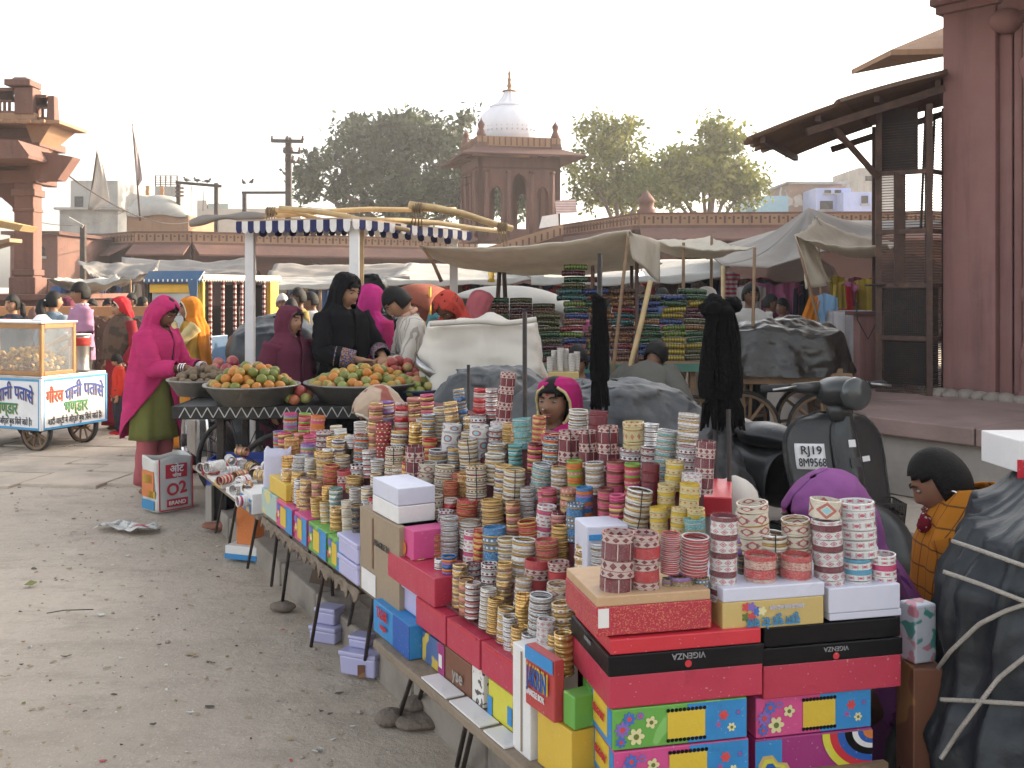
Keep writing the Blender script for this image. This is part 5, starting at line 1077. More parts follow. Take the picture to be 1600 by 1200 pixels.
def heap(c,R0,z0,kinds,n,r,label,grp,name,top=.12,seed=0,sq=1):
    rr=random.Random(seed); pts=[]
    for q in range(4000):
        if len(pts)>=n: break
        a=rr.uniform(0,TAU); rad=R0*math.sqrt(rr.random()); f=(rad/R0); zz=z0+top*(1-f*f)*rr.choice([1,1,.8,.55]); p=Vector((rad*math.cos(a),rad*math.sin(a)*sq,zz))
        if all((p-o).length>r*1.62 for o in pts): pts.append(p)
    for p in pts:
        k=rr.choice(kinds); me=rr.choice(FR[k]); o=link_mesh(name or k,me,None,Vector(c)+p,(rr.uniform(-1,1),rr.uniform(-1,1),rr.uniform(0,6)),(rr.uniform(.9,1.1),)*3); tag(o,label,'fruit',grp)
c=basin('wide tin basin of green and orange mandarins nearest the bangle stall corner',394,629,6.82,.31,.13,z=.842); heap(c,.27,.115,['orange'],95,.036,'mandarin heaped in the left front tin basin on the fruit cart','mandarins in the left front basin','mandarin',.135,1)
c=basin('broad tin basin of mixed oranges and guavas in the middle of the fruit cart',566,626,7.0,.385,.13,z=.842); heap(c,.34,.115,['orange','orange','guava'],110,.036,'orange or guava heaped in the broad middle basin on the fruit cart','fruit in the broad middle basin','orange',.11,2)
c=basin('smaller tin basin of brown sapotas beside the pink shawled shopper',318,612,7.38,.25,.115,z=.842); heap(c,.215,.10,['sapota'],75,.028,'brown sapota in the small basin before the pink shawled shopper','sapotas in the small basin','sapota',.09,3)
heap(c+Vector((.10,.22,0)),.20,.06,['pomegranate'],16,.045,'red pomegranate piled behind the sapotas on the fruit cart','pomegranates behind the sapotas','pomegranate',.17,4)
c=basin('round tin basin of red apples in front of the striped shirt vendor',622,600,7.42,.235,.11,z=.842); heap(c,.20,.10,['apple'],38,.04,'red apple heaped in the basin before the striped shirt vendor','apples in the back right basin','apple',.14,5)
c=basin('dark blue basin of pale guavas at the right end of the fruit cart',651,625,6.98,.16,.08,pm('blue_enamel',(.02,.035,.09),.4),z=.842); heap(c,.135,.07,['guava'],24,.034,'pale guava in the dark blue basin at the cart end','guavas in the blue basin','guava',.07,6)
for px,n,s in ((468,9,7),(445,0,8)):
    if n: heap(Vector((X(px,6.80),6.80,.845)),.075,.03,['guava','apple'],n,.034,'loose fruit on the cart deck between the two front basins','loose fruit between basins','guava',.06,s)
sp_=thing('weighing_pan','shiny steel scale pan tilted beside the white covered load','pan',P(666,578,7.05)); MB().lathe([(0,0),(.10,.0),(.125,.05),(.13,.05),(.105,-.005),(0,-.005)],24,P(668,583,7.05),M=Matrix.Rotation(R(35),3,'Y')).build('shell',steel,sp_,True); MB().tube([P(668,583,7.05)-Vector((0,0,.01)),(X(668,7.05),7.05,.84)],.02,8).build('stand',iron,sp_)
# motorbike behind the cart
mk=thing('motorbike','motorbike with chrome fork parked behind the fruit cart left end','motorbike',(X(322,8.3),8.3,0),R(28))
wheel(mk,(0,-.55,.29),.29,PI/2,18,.075,rubber,chrome,.003,.86,.05); wheel(mk,(0,.68,.29),.29,PI/2,18,.085,rubber,chrome,.003,.86,.06)
for sx in (-.075,.075): MB().tube([(sx,-.55,.29),(sx,-.44,.62),(sx,-.36,.86)],[.026,.024,.02],10).build('fork_leg',chrome,mk,True,True)
fe=MB(); fe.lathe([(.30,-.05),(.315,-.03),(.315,.03),(.30,.05)],20,(0,-.55,.29),M=Matrix.Rotation(PI/2,3,'Y'),a0=PI*.55,a1=PI*1.45); fe.build('mudguard',iron,mk,True,True,solid=.004)
MB().tube([(-.36,-.24,.98),(-.2,-.33,.95),(.2,-.33,.95),(.36,-.24,.98)],.013,8).build('handlebar',chrome,mk,True,True); MB().ell((0,-.46,.86),(.09,.07,.09),12,9).build('headlight',chrome,mk,True,True)
MB().ell((0,-.05,.80),(.14,.26,.10),16,10).build('fuel_tank',pm('black_tank_paint',(.02,.022,.03),.25,0,.1,bump=0),mk,True,True); MB().box((0,.4,.78),(.22,.6,.09)).build('saddle',rubber,mk,local=True,bev=.03); MB().box((0,.05,.42),(.22,.4,.32)).build('engine',steel,mk,local=True,bev=.03); MB().tube([(0,-.36,.85),(0,0,.7),(0,.5,.68),(0,.68,.3)],.03,8).build('frame',iron,mk,True,True)
# ---------------------------------------------------------------- paper shopping bag
bg_=thing('shopping_bag','white carrier bag with red printed panels standing on the ground by the stall end','bag',G(262,793),R(47))
bgm=pm('bag_plastic',(.56,.55,.52),.5,0,.08,5,.25,18,.4,dirt=(.35,.33,.3),dirtamt=.3)
redp=pm('print_red',(.48,.035,.05),.5,0,.08); yelp=pm('print_yellow',(.60,.42,.04),.5,0,.08); orp=pm('print_orange',(.55,.17,.05),.5,0,.08); blup=pm('print_blue',(.04,.22,.42),.5,0,.08)
bh,bw,bd_=.385,.285,.24
def bagf(u,v):
    th=u*TAU; p=9; cs_,sn=math.cos(th),math.sin(th); r_=(abs(cs_)**p+abs(sn)**p)**(-1/p); x,y=cs_*r_,sn*r_; k=1+.05*v; return Vector((x*bw/2*k+.004*math.sin(v*9+y*3),y*bd_/2*(1-.10*v)+.006*math.sin(v*7+x*4),v*bh+(.012*math.sin(th*3) if v>.9 else 0)))
MB().grid(bagf,64,14,wrap=True).build('body',bgm,bg_,True,True,solid=.003)
bf=lambda n,x0,x1,z0,z1,m,o=.0,k=1.2: MB().box(((x0+x1)/2*1.2,-bd_/2-.0085-o+.010*((z0+z1)/2/bh),(z0+z1)/2),((x1-x0)*1.2,.002,z1-z0),M=Matrix.Rotation(R(-1.2),3,'X')).build(n,m,bg_,local=True)
bf('red_panel',-.068,.072,.235,.335,redp); bf('red_panel',-.062,.075,.03,.085,redp); 
for x in (-.108,.108): bf('red_edge',x-.004,x+.004,.01,.38,redp)
bf('red_edge',-.104,.104,.005,.013,redp)
wt_=pm('print_white',(.72,.72,.70),.5,0,.03)
text_on(bg_,'lettering','ओट',.07,wt_,(0,-bd_/2-.013,.302),(1,0,0),(0,0,1),.002,0,True); text_on(bg_,'lettering','निर्मा',.032,wt_,(0,-bd_/2-.0135,.255),(1,0,0),(0,0,1),.001,0,True)
text_on(bg_,'lettering','O2',.12,redp,(.0,-bd_/2-.0115,.155),(1,0,.12),(-.12,0,1),.004,0,True); text_on(bg_,'lettering','BRAND',.04,wt_,(.004,-bd_/2-.0135,.057),(1,0,0),(0,0,1),.001,0,True)
sb=lambda n,y0,y1,z0,z1,m: MB().box((-bw/2-.011,(y0+y1)/2*1.5,(z0+z1)/2),(.002,(y1-y0)*1.5,z1-z0)).build(n,m,bg_,local=True)
sb('orange_panel',-.055,.06,.10,.29,orp); sb('yellow_label',-.04,.05,.20,.26,yelp); sb('yellow_label',-.065,.0,.10,.15,yelp); sb('blue_panel',-.06,.06,.012,.08,blup)
# ---------------------------------------------------------------- scooter
scp=pm('scooter_grey_paint',(.026,.028,.028),.35,.1,.15,4,.08,40,.5,dirt=(.06,.055,.05),dirtamt=.45,dsc=5); blkp=pm('black_vinyl',(.007,.007,.008),.32,0,.15,6,.1,40,.5)
sc3_=thing('scooter','dark grey old motor scooter facing the camera with white number plate','scooter',(X(1293,5.62),5.62,0),R(19))
def lsh(u,v):
    x=(u-.5)*2; z=.24+.69*v; w=.27+.055*min(1,v*1.6)-.02*v; edge=1 if v<.72 else math.sqrt(max(0,1-((v-.72)/.28)**2.4)); w*=(.30+.70*edge); y=-.12-.10*(1-abs(x)**2)*1.0+.10*(1-v)**2*-1.2+.10*v; return Vector((x*w,y,z))
MB().grid(lsh,24,22).build('legshield',scp,sc3_,True,True,solid=.012)
ed=MB(); ed.tube([lsh(0,k/20) for k in range(21)]+[lsh(1,1-k/20) for k in range(21)],.012,8); ed.build('shield_trim',rubber,sc3_,True,True)
for x in (-.085,.085): 
    q=MB(); q.tube([lsh(.5+x*(1.5),k/12)+Vector((0,-.012,0)) for k in range(13)],.013,8); q.build('shield_rib',blkp,sc3_,True,True)
q=MB(); q.grid(lambda u,v: lsh(.5+(u-.5)*.26,v)+Vector((0,-.02-.05*(1-(2*u-1)**2),0)),10,14); q.build('steering_cover',scp,sc3_,True,True)
hs=MB(); M_=Matrix.Rotation(R(0),3,'X'); hs.ell((0,-.10,1.05),(.125,.17,.085),22,14,fn=lambda q: Vector((q.x*(1-.25*max(0,q.y/.17)),q.y,q.z+.03*max(0,-q.y/.17)))); hs.build('headset',scp,sc3_,True,True)
hl=MB(); hl.lathe([(0,.012),(.07,.008),(.085,-.005),(.088,-.03),(.08,-.05)],24,(0,-.265,1.055),M=Matrix.Rotation(PI/2,3,'X')); hl.build('headlight',pm('headlight_lens',(.07,.075,.075),.15,.3,.1,bump=0),sc3_,True,True)
MB().tube([(0,-.11,.90),(0,-.10,1.0)],.07,14).build('steering_neck',scp,sc3_,True,True)
for sx in (-1,1):
    MB().tube([(sx*.10,-.06,1.07),(sx*.22,-.03,1.075),(sx*.25,-.02,1.075)],[.04,.026,.018],10).build('handlebar',scp,sc3_,True,True); MB().tube([(sx*.25,-.02,1.075),(sx*.40,.03,1.07)],[.021,.021],10).build('grip',rubber,sc3_,True,True); MB().tube([(sx*.24,-.06,1.085),(sx*.38,-.05,1.07)],.007,6).build('brake_lever',steel,sc3_,True,True)
MB().box((0,.14,.245),(.40,.50,.03)).build('floorboard',scp,sc3_,local=True,bev=.01)
for x in (-.12,-.04,.04,.12): MB().box((x,.12,.266),(.025,.46,.012)).build('floor_strip',rubber,sc3_,local=True)
def body(u,v):
    th=-PI/2+PI*u; y=.36+.95*v; w=.17+.05*math.sin(PI*min(1,v*1.1)); h=.66-.1*max(0,v-.6)/.4; return Vector((w*math.sin(th)*1.0,y,.30+(h-.30)*max(0,math.cos(th))**.5))
MB().grid(body,20,14).build('rear_body',scp,sc3_,True,True,solid=.006)
for sx in (-1,1): MB().ell((sx*.20,.86,.43),(.10,.38,.20),20,12).build('side_cowl',scp,sc3_,True,True)
MB().ell((0,.58,.72),(.155,.26,.085),20,12,fn=lambda q:Vector((q.x*(1-.3*max(0,-q.y/.26)),q.y,max(q.z,-.05)))).build('front_saddle',blkp,sc3_,True,True); MB().ell((0,1.02,.72),(.15,.26,.075),20,12,fn=lambda q:Vector((q.x,q.y,max(q.z,-.05)))).build('rear_saddle',blkp,sc3_,True,True)
wheel(sc3_,(0,-.34,.21),.21,PI/2+0,6,.09,rubber,steel,.012,.6,.06); wheel(sc3_,(0,1.0,.21),.21,PI/2,6,.09,rubber,steel,.012,.6,.06)
fm=MB(); 
def fend(u,v):
    a=R(-20)+R(200)*v; r=.235+.0*u; x=(u-.5)*.17; rr_=r+.03*math.cos((u-.5)*PI); return Vector((x*1.05,-.34-rr_*math.cos(a)*1.15,.235+rr_*math.sin(a)*1.0))
fm.grid(fend,10,18).build('front_mudguard',scp,sc3_,True,True,solid=.006)
mp0=.60; plc=MB(); mp=lambda u,v,o=.02: lsh(u,v)+Vector((0,-o,0))
plc.grid(lambda u,v: mp(.06+.235*u,mp0+.19*v,.012),6,6).build('number_plate',white_paint,sc3_,True,True,solid=.004)
a_,b_,c_=mp(.06,mp0,.016),mp(.295,mp0,.016),mp(.06,mp0+.19,.016); rt=(b_-a_).normalized(); upv=(c_-a_).normalized(); nrm_=rt.cross(upv)
cen=mp(.178,mp0+.14,.021); text_on(sc3_,'lettering','RJ19',.062,ink,cen,rt,upv,.001,0,True); cen=mp(.178,mp0+.05,.021); text_on(sc3_,'lettering','8M9568',.062,ink,cen,rt,upv,.001,0,True,.145)
for (u0,v0,w,h_,m,nm) in ((.49,.80,.07,.055,white_paint,'round_sticker'),(.70,.66,.10,.04,white_paint,'small_sticker'),(.50,.66,.1,.07,blkp,'badge'),(.5,.12,.16,.03,orp,'faded_sticker')): MB().grid(lambda u,v: mp(u0+w*(u-.5),v0+h_*(v-.5),.075 if abs(u0-.5)<.05 else .012),4,4).build(nm,m,sc3_,False,True,solid=.003)
cr_=thing('wire_basket','small wire basket hung at the foot of the scooter legshield','basket',(X(1372,5.45),5.45,.30)); q=MB()
for k in range(9):
    for (x0,y0,x1,y1) in ((-.1,-.08,.1,-.08),(.1,-.08,.1,.08)): t=k/8; q.beam((X(1372,5.45)+x0+(x1-x0)*t,5.45+y0+(y1-y0)*t,.30),(X(1372,5.45)+(x0+(x1-x0)*t)*1.15,5.45+(y0+(y1-y0)*t)*1.15,.48),.006,.006)
for z,f in ((.30,1),(.36,1.05),(.42,1.1),(.48,1.15)):
    cs_=[(X(1372,5.45)+sx*.1*f,5.45+sy*.08*f,z) for sx,sy in ((-1,-1),(1,-1),(1,1),(-1,1))]
    for i in range(4): q.beam(cs_[i],cs_[(i+1)%4],.008,.008)
q.build('wire_frame',iron,cr_)
# ---------------------------------------------------------------- bangle tables
plank=pm('weathered_plank',(.23,.18,.13),.85,0,.28,6,.45,30,dirt=(.10,.08,.065),dirtamt=.6,dsc=3)
ur=math.atan2(U.y,U.x)
def along(d0,d1,s0,s1,z0,z1): # oriented box between depth d0,d1 of the edge line and s0,s1 inward
    a=EL(d0,(s0+s1)/2);b=EL(d1,(s0+s1)/2); return dict(c=((a.x+b.x)/2,(a.y+b.y)/2,(z0+z1)/2),sz=((b-a).length,s1-s0,z1-z0),rz=ur)
tb1=thing('trestle_table','long plank trestle table carrying the far half of the bangle display','table',EL(4.4,.3))
for i in range(4): MB().box(**along(3.62,5.15,.0+.16*i,.152+.16*i,.468,.496)).build('plank',plank,tb1,bev=.006)
tb2=thing('trestle_table','low plank trestle table under the near red trays and boxes','table',EL(3.0,.3))
for i in range(5): MB().box(**along(1.95,3.58,-.08+.15*i,.062+.15*i,.372+.004*(i%2),.402)).build('plank',plank,tb2,bev=.006)
tb3=thing('trestle_table','short low trestle table of silver trinkets at the far end','table',EL(5.9,.2))
for i in range(3): MB().box(**along(5.25,6.75,.0+.14*i,.132+.14*i,.42,.445)).build('plank',plank,tb3,bev=.006)
def leg(tb,p0,p1,r=.0085): MB().tube([p0,p1],r,8).build('leg',iron,tb,True)
def legto(tb,pxf,pyf,pxt,ztop,s=.06):
    f=G(pxf,pyf,.0); # top on the table underside, same distance along the edge
    t=f.copy(); d=f.y; t=EL(d,s,ztop); 
    k=(pxt-800)/F; dd=(1.5045-k*0)/(k+.535) if (k+.535)>0 else d
    t=EL(dd,s,ztop); leg(tb,f,t)
for a in ((424,915,416,.42),(440,950,437,.46),(486,1010,490,.46),(521,948,494,.46),(542,995,537,.46),(568,1050,563,.46)): legto(tb1,a[0],a[1],a[2],a[3])
for a in ((622,1125,632,.37),(651,1103,650,.37),(714,1197,712,.37),(724,1200,722,.37)): legto(tb2,*a)
for a in ((337,832,335,.42),(357,857,355,.42),(387,887,386,.42)): legto(tb3,*a)
for d,s in ((2.2,.6),(3.2,.62)): leg(tb2,EL(d,s),EL(d,s,.37))
for d,s in ((3.9,.6),(4.9,.6)): leg(tb1,EL(d,s),EL(d,s,.46))
for d,s in ((5.5,.36),(6.5,.36)): leg(tb3,EL(d,s),EL(d,s,.42))
shm=pm('sack_cloth',(.20,.155,.115),.95,0,.3,20,.6,60)
rg=thing('ragged_sacking','frayed sacking edge hanging from the far trestle table front','cloth',EL(4.6,-.01,.46))
def rag(u,v): q=EL(3.85+1.25*u,-.012-.01*v,.478); q.z-=v*(.035+.03*fbm((u*40,1,1),4)+.012*math.sin(u*83)+.015*fbm((u*150,2,1),2)); q+=N*(-.008+.012*fbm((u*12,v*2,5),3)); return q
MB().grid(rag,220,6).build('cloth',shm,rg,True,solid=.006)
# stepped stand that carries the rolls
Z0,KS=.62,.95; SW=.0625
ds=thing('display_stand','stepped wooden stand hidden beneath the rising rows of bangle rolls','stand',EL(3.7,.2,.4)); stm=pm('stand_cloth',(.11,.03,.035),.9,0,.25,6,.3,60)
for i in range(9):
    z=Z0+KS*i*SW-.004; MB().box(**along(2.66 if i<3 else 2.72,4.95 if i<4 else 4.45,i*SW+.02,(i+1)*SW+.02-.002,.606 if i<3 else .41,z)).build('step',stm,ds)
# ---------------------------------------------------------------- bangle materials and rolls
def bm(name,col,metal=0,rough=.35,pats=(),spec=.5):
    m,nt,b=base('bangle_'+name); tc=nn(nt,'TexCoord'); s=sepxyz(nt,tc.outputs['Object'])
    a=mathn(nt,'MULTIPLY',mathn(nt,'ARCTAN2',s[1],s[0]),1/TAU); a=mathn(nt,'ADD',a,.5); z=s[2]
    n1=nn(nt,'TexNoise'); n1.inputs['Scale'].default_value=2.4; nt.links.new(tc.outputs['Object'],n1.inputs['Vector'])
    col=sc3(col,1.25 if metal>.4 else .9); metal*=.8; out=mixc(nt,n1.outputs[0],sc3(col,.72),sc3(col,1.25))
    for kind,N_,c2,w in pats:
        f=mathn(nt,'FRACT',mathn(nt,'MULTIPLY',a,N_)); f5=mathn(nt,'ABSOLUTE',mathn(nt,'SUBTRACT',f,.5)); z5=mathn(nt,'ABSOLUTE',mathn(nt,'SUBTRACT',z,.5))
        if kind=='dot': k=mathn(nt,'LESS_THAN',mathn(nt,'ADD',mathn(nt,'MULTIPLY',f5,f5),mathn(nt,'MULTIPLY',z5,z5)),w*w)
        elif kind=='dash': k=mathn(nt,'MULTIPLY',mathn(nt,'LESS_THAN',f5,w),mathn(nt,'LESS_THAN',z5,.22))
        elif kind=='bar': k=mathn(nt,'LESS_THAN',f5,w)
        elif kind=='dia': k=mathn(nt,'LESS_THAN',mathn(nt,'ADD',f5,z5),w)
        elif kind=='diaring': q=mathn(nt,'ADD',f5,z5); k=mathn(nt,'MULTIPLY',mathn(nt,'LESS_THAN',q,w),mathn(nt,'GREATER_THAN',q,w*.6))
        elif kind=='zig': k=mathn(nt,'LESS_THAN',mathn(nt,'ABSOLUTE',mathn(nt,'SUBTRACT',z,mathn(nt,'MULTIPLY_ADD',f5,1.4,.15))),w)
        elif kind=='edge': k=mathn(nt,'GREATER_THAN',z5,w)
        elif kind=='mid': k=mathn(nt,'LESS_THAN',z5,w)
        elif kind=='glit':
            v=nn(nt,'TexVoronoi'); v.inputs['Scale'].default_value=N_; nt.links.new(tc.outputs['Object'],v.inputs['Vector']); sp=nn(nt,'SeparateColor'); nt.links.new(v.outputs['Color'],sp.inputs[0]); k=mathn(nt,'GREATER_THAN',sp.outputs[0],w)
        out=mixc(nt,k,out,c2)
    nt.links.new(out,b.inputs['Base Color']); b.inputs['Metallic'].default_value=metal; b.inputs['Roughness'].default_value=rough*.65; b.inputs['Specular IOR Level'].default_value=spec
    n2=nn(nt,'TexVoronoi'); n2.inputs['Scale'].default_value=13; nt.links.new(tc.outputs['Object'],n2.inputs['Vector']); bp=nn(nt,'Bump'); bp.inputs['Strength'].default_value=.4 if metal>.4 else .3; bp.inputs['Distance'].default_value=.1; nt.links.new(n2.outputs['Distance'],bp.inputs['Height']); nt.links.new(bp.outputs[0],b.inputs['Normal'])
    return m
gold=(.52,.33,.11); ivory=(.64,.58,.47); white=(.70,.69,.67); mar=(.16,.022,.032); red=(.46,.035,.04); pink=(.55,.07,.17); silver=(.55,.55,.55); blu=(.03,.13,.33); teal=(.10,.30,.30); yel=(.62,.42,.04); org=(.60,.17,.03); grn=(.20,.40,.05); pur=(.24,.12,.36); blk_=(.03,.025,.025); brn=(.26,.13,.07); salmon=(.55,.22,.17)
BMAT=dict(
 gold=bm('gold',gold,.85,.28),goldcut=bm('goldcut',gold,.8,.3,[('zig',14,(.75,.56,.3),.14)]),goldred=bm('goldred',gold,.6,.3,[('dia',9,red,.42),('dot',9,(.65,.5,.25),.18)]),goldpearl=bm('goldpearl',gold,.5,.3,[('dot',8,(.7,.66,.6),.42),('dot',8,(.35,.12,.06),.16)]),
 goldbrown=bm('goldbrown',(.40,.26,.12),.5,.35,[('glit',11,(.62,.45,.2),.6),('edge',1,(.55,.4,.18),.40)]),
 silver=bm('silver',silver,.85,.25),silvercut=bm('silvercut',silver,.75,.28,[('zig',16,(.25,.25,.25),.12)]),silverdot=bm('silverdot',(.5,.5,.5),.6,.3,[('dot',14,(.75,.75,.75),.34),('edge',1,gold,.40)]),silverred=bm('silverred',silver,.5,.3,[('dia',11,mar,.40)]),
 ivory=bm('ivory',ivory,0,.4),ivorydash=bm('ivorydash',ivory,0,.4,[('dash',16,(.10,.05,.04),.28)]),ivorydia=bm('ivorydia',ivory,0,.4,[('diaring',4,(.42,.14,.12),.46),('dia',4,(.25,.5,.55),.2)]),ivorydot=bm('ivorydot',ivory,0,.4,[('dot',12,(.35,.18,.1),.22)]),ivorypat=bm('ivorypat',ivory,0,.4,[('diaring',5,(.45,.12,.12),.45),('dash',10,(.2,.1,.1),.12)]),
 white=bm('white',white,0,.35),whitepat=bm('whitepat',white,0,.35,[('diaring',9,(.40,.16,.2),.42),('dot',9,(.45,.1,.12),.14)]),whitesq=bm('whitesq',white,0,.38,[('bar',18,(.45,.32,.34),.16),('edge',1,white,.30),('dot',9,(.5,.1,.14),.2)]),whitegem=bm('whitegem',white,0,.35,[('dot',4,(.35,.13,.1),.33),('dot',4,(.3,.5,.6),.2)]),
 maroon=bm('maroon',mar,0,.3),maroonstr=bm('maroonstr',mar,0,.3,[('bar',7,(.6,.5,.45),.03)]),maroonpat=bm('maroonpat',(.55,.42,.38),0,.4,[('dia',10,mar,.38),('edge',1,(.42,.16,.14),.44)]),
 red=bm('red',red,0,.28),redglit=bm('redglit',red,.1,.3,[('glit',18,(.62,.2,.16),.72)]),redgold=bm('redgold',red,.3,.3,[('edge',1,gold,.34)]),redcream=bm('redcream',(.60,.46,.36),0,.4,[('glit',13,(.45,.1,.09),.66)]),reddot=bm('reddot',(.36,.03,.04),0,.3,[('dot',10,(.65,.55,.4),.2)]),
 pink=bm('pink',pink,0,.3),pinkgold=bm('pinkgold',pink,.2,.3,[('edge',1,gold,.36)]),salmon=bm('salmon',salmon,0,.35,[('dot',12,(.6,.42,.3),.2)]),
 blue=bm('blue',blu,.1,.3),bluegl=bm('bluegl',blu,.2,.3,[('glit',16,(.1,.35,.6),.7)]),steelblue=bm('steelblue',(.12,.20,.30),.3,.35,[('dot',14,(.6,.65,.68),.25)]),teal=bm('teal',teal,.1,.35,[('glit',15,(.3,.5,.5),.72)]),
 yellow=bm('yellow',yel,0,.4),yellowpat=bm('yellowpat',(.60,.50,.25),0,.4,[('dia',10,(.45,.16,.06),.3)]),yelcream=bm('yelcream',(.62,.55,.30),0,.4,[('edge',1,gold,.4)]),
 orange=bm('orange',org,0,.35),green=bm('green',grn,0,.35),purple=bm('purple',pur,0,.35,[('glit',14,(.4,.25,.5),.75)]),black=bm('black',blk_,0,.3),blackgold=bm('blackgold',(.10,.08,.05),.2,.4,[('glit',14,gold,.72)]),brown=bm('brown',brn,.1,.4,[('dot',12,gold,.2)]),bronze=bm('bronze',(.24,.19,.10),.6,.35,[('glit',12,(.5,.45,.3),.7)]),cyan=bm('cyan',(.08,.34,.50),0,.35),darkred=bm('darkred',(.27,.03,.03),0,.3),lilac=bm('lilac',(.42,.36,.55),0,.4))
def ringmesh(nm,prof,n=26,mod=0):
    mb=MB();vs=[];fs=[];k_=len(prof)
    for i in range(n):
        t=TAU*i/n; s=1+mod*(1 if i%2 else 0)
        for r,z in prof: rr=r*(s if r>.95 else 1); vs.append((rr*math.cos(t),rr*math.sin(t),z))
    for i in range(n):
        for j in range(k_): fs.append((i*k_+j,((i+1)%n)*k_+j,((i+1)%n)*k_+(j+1)%k_,i*k_+(j+1)%k_))
    mb.add(vs,fs); me=mb.mesh(nm,BMAT['gold'],True)
    if nm=='flat_bangle': me.set_sharp_from_angle(angle=R(35))
    return me
def rings(n,nk): return dict(r=ringmesh('round_bangle',[(.88,.05),(.95,0),(.99,.2),(1,.5),(.99,.8),(.95,1),(.88,.95)],n),f=ringmesh('flat_bangle',[(.90,0),(1,.03),(1,.97),(.90,1)],n),c=ringmesh('chunky_bangle',[(.84,.1),(.92,0),(1.0,.2),(1.05,.5),(1.0,.8),(.92,1),(.84,.9)],n),k=ringmesh('cut_bangle',[(.87,.05),(.96,.05),(1,.5),(.96,.95),(.87,.95)],nk,.035))
RING=rings(26,44); RINGL=rings(14,20)
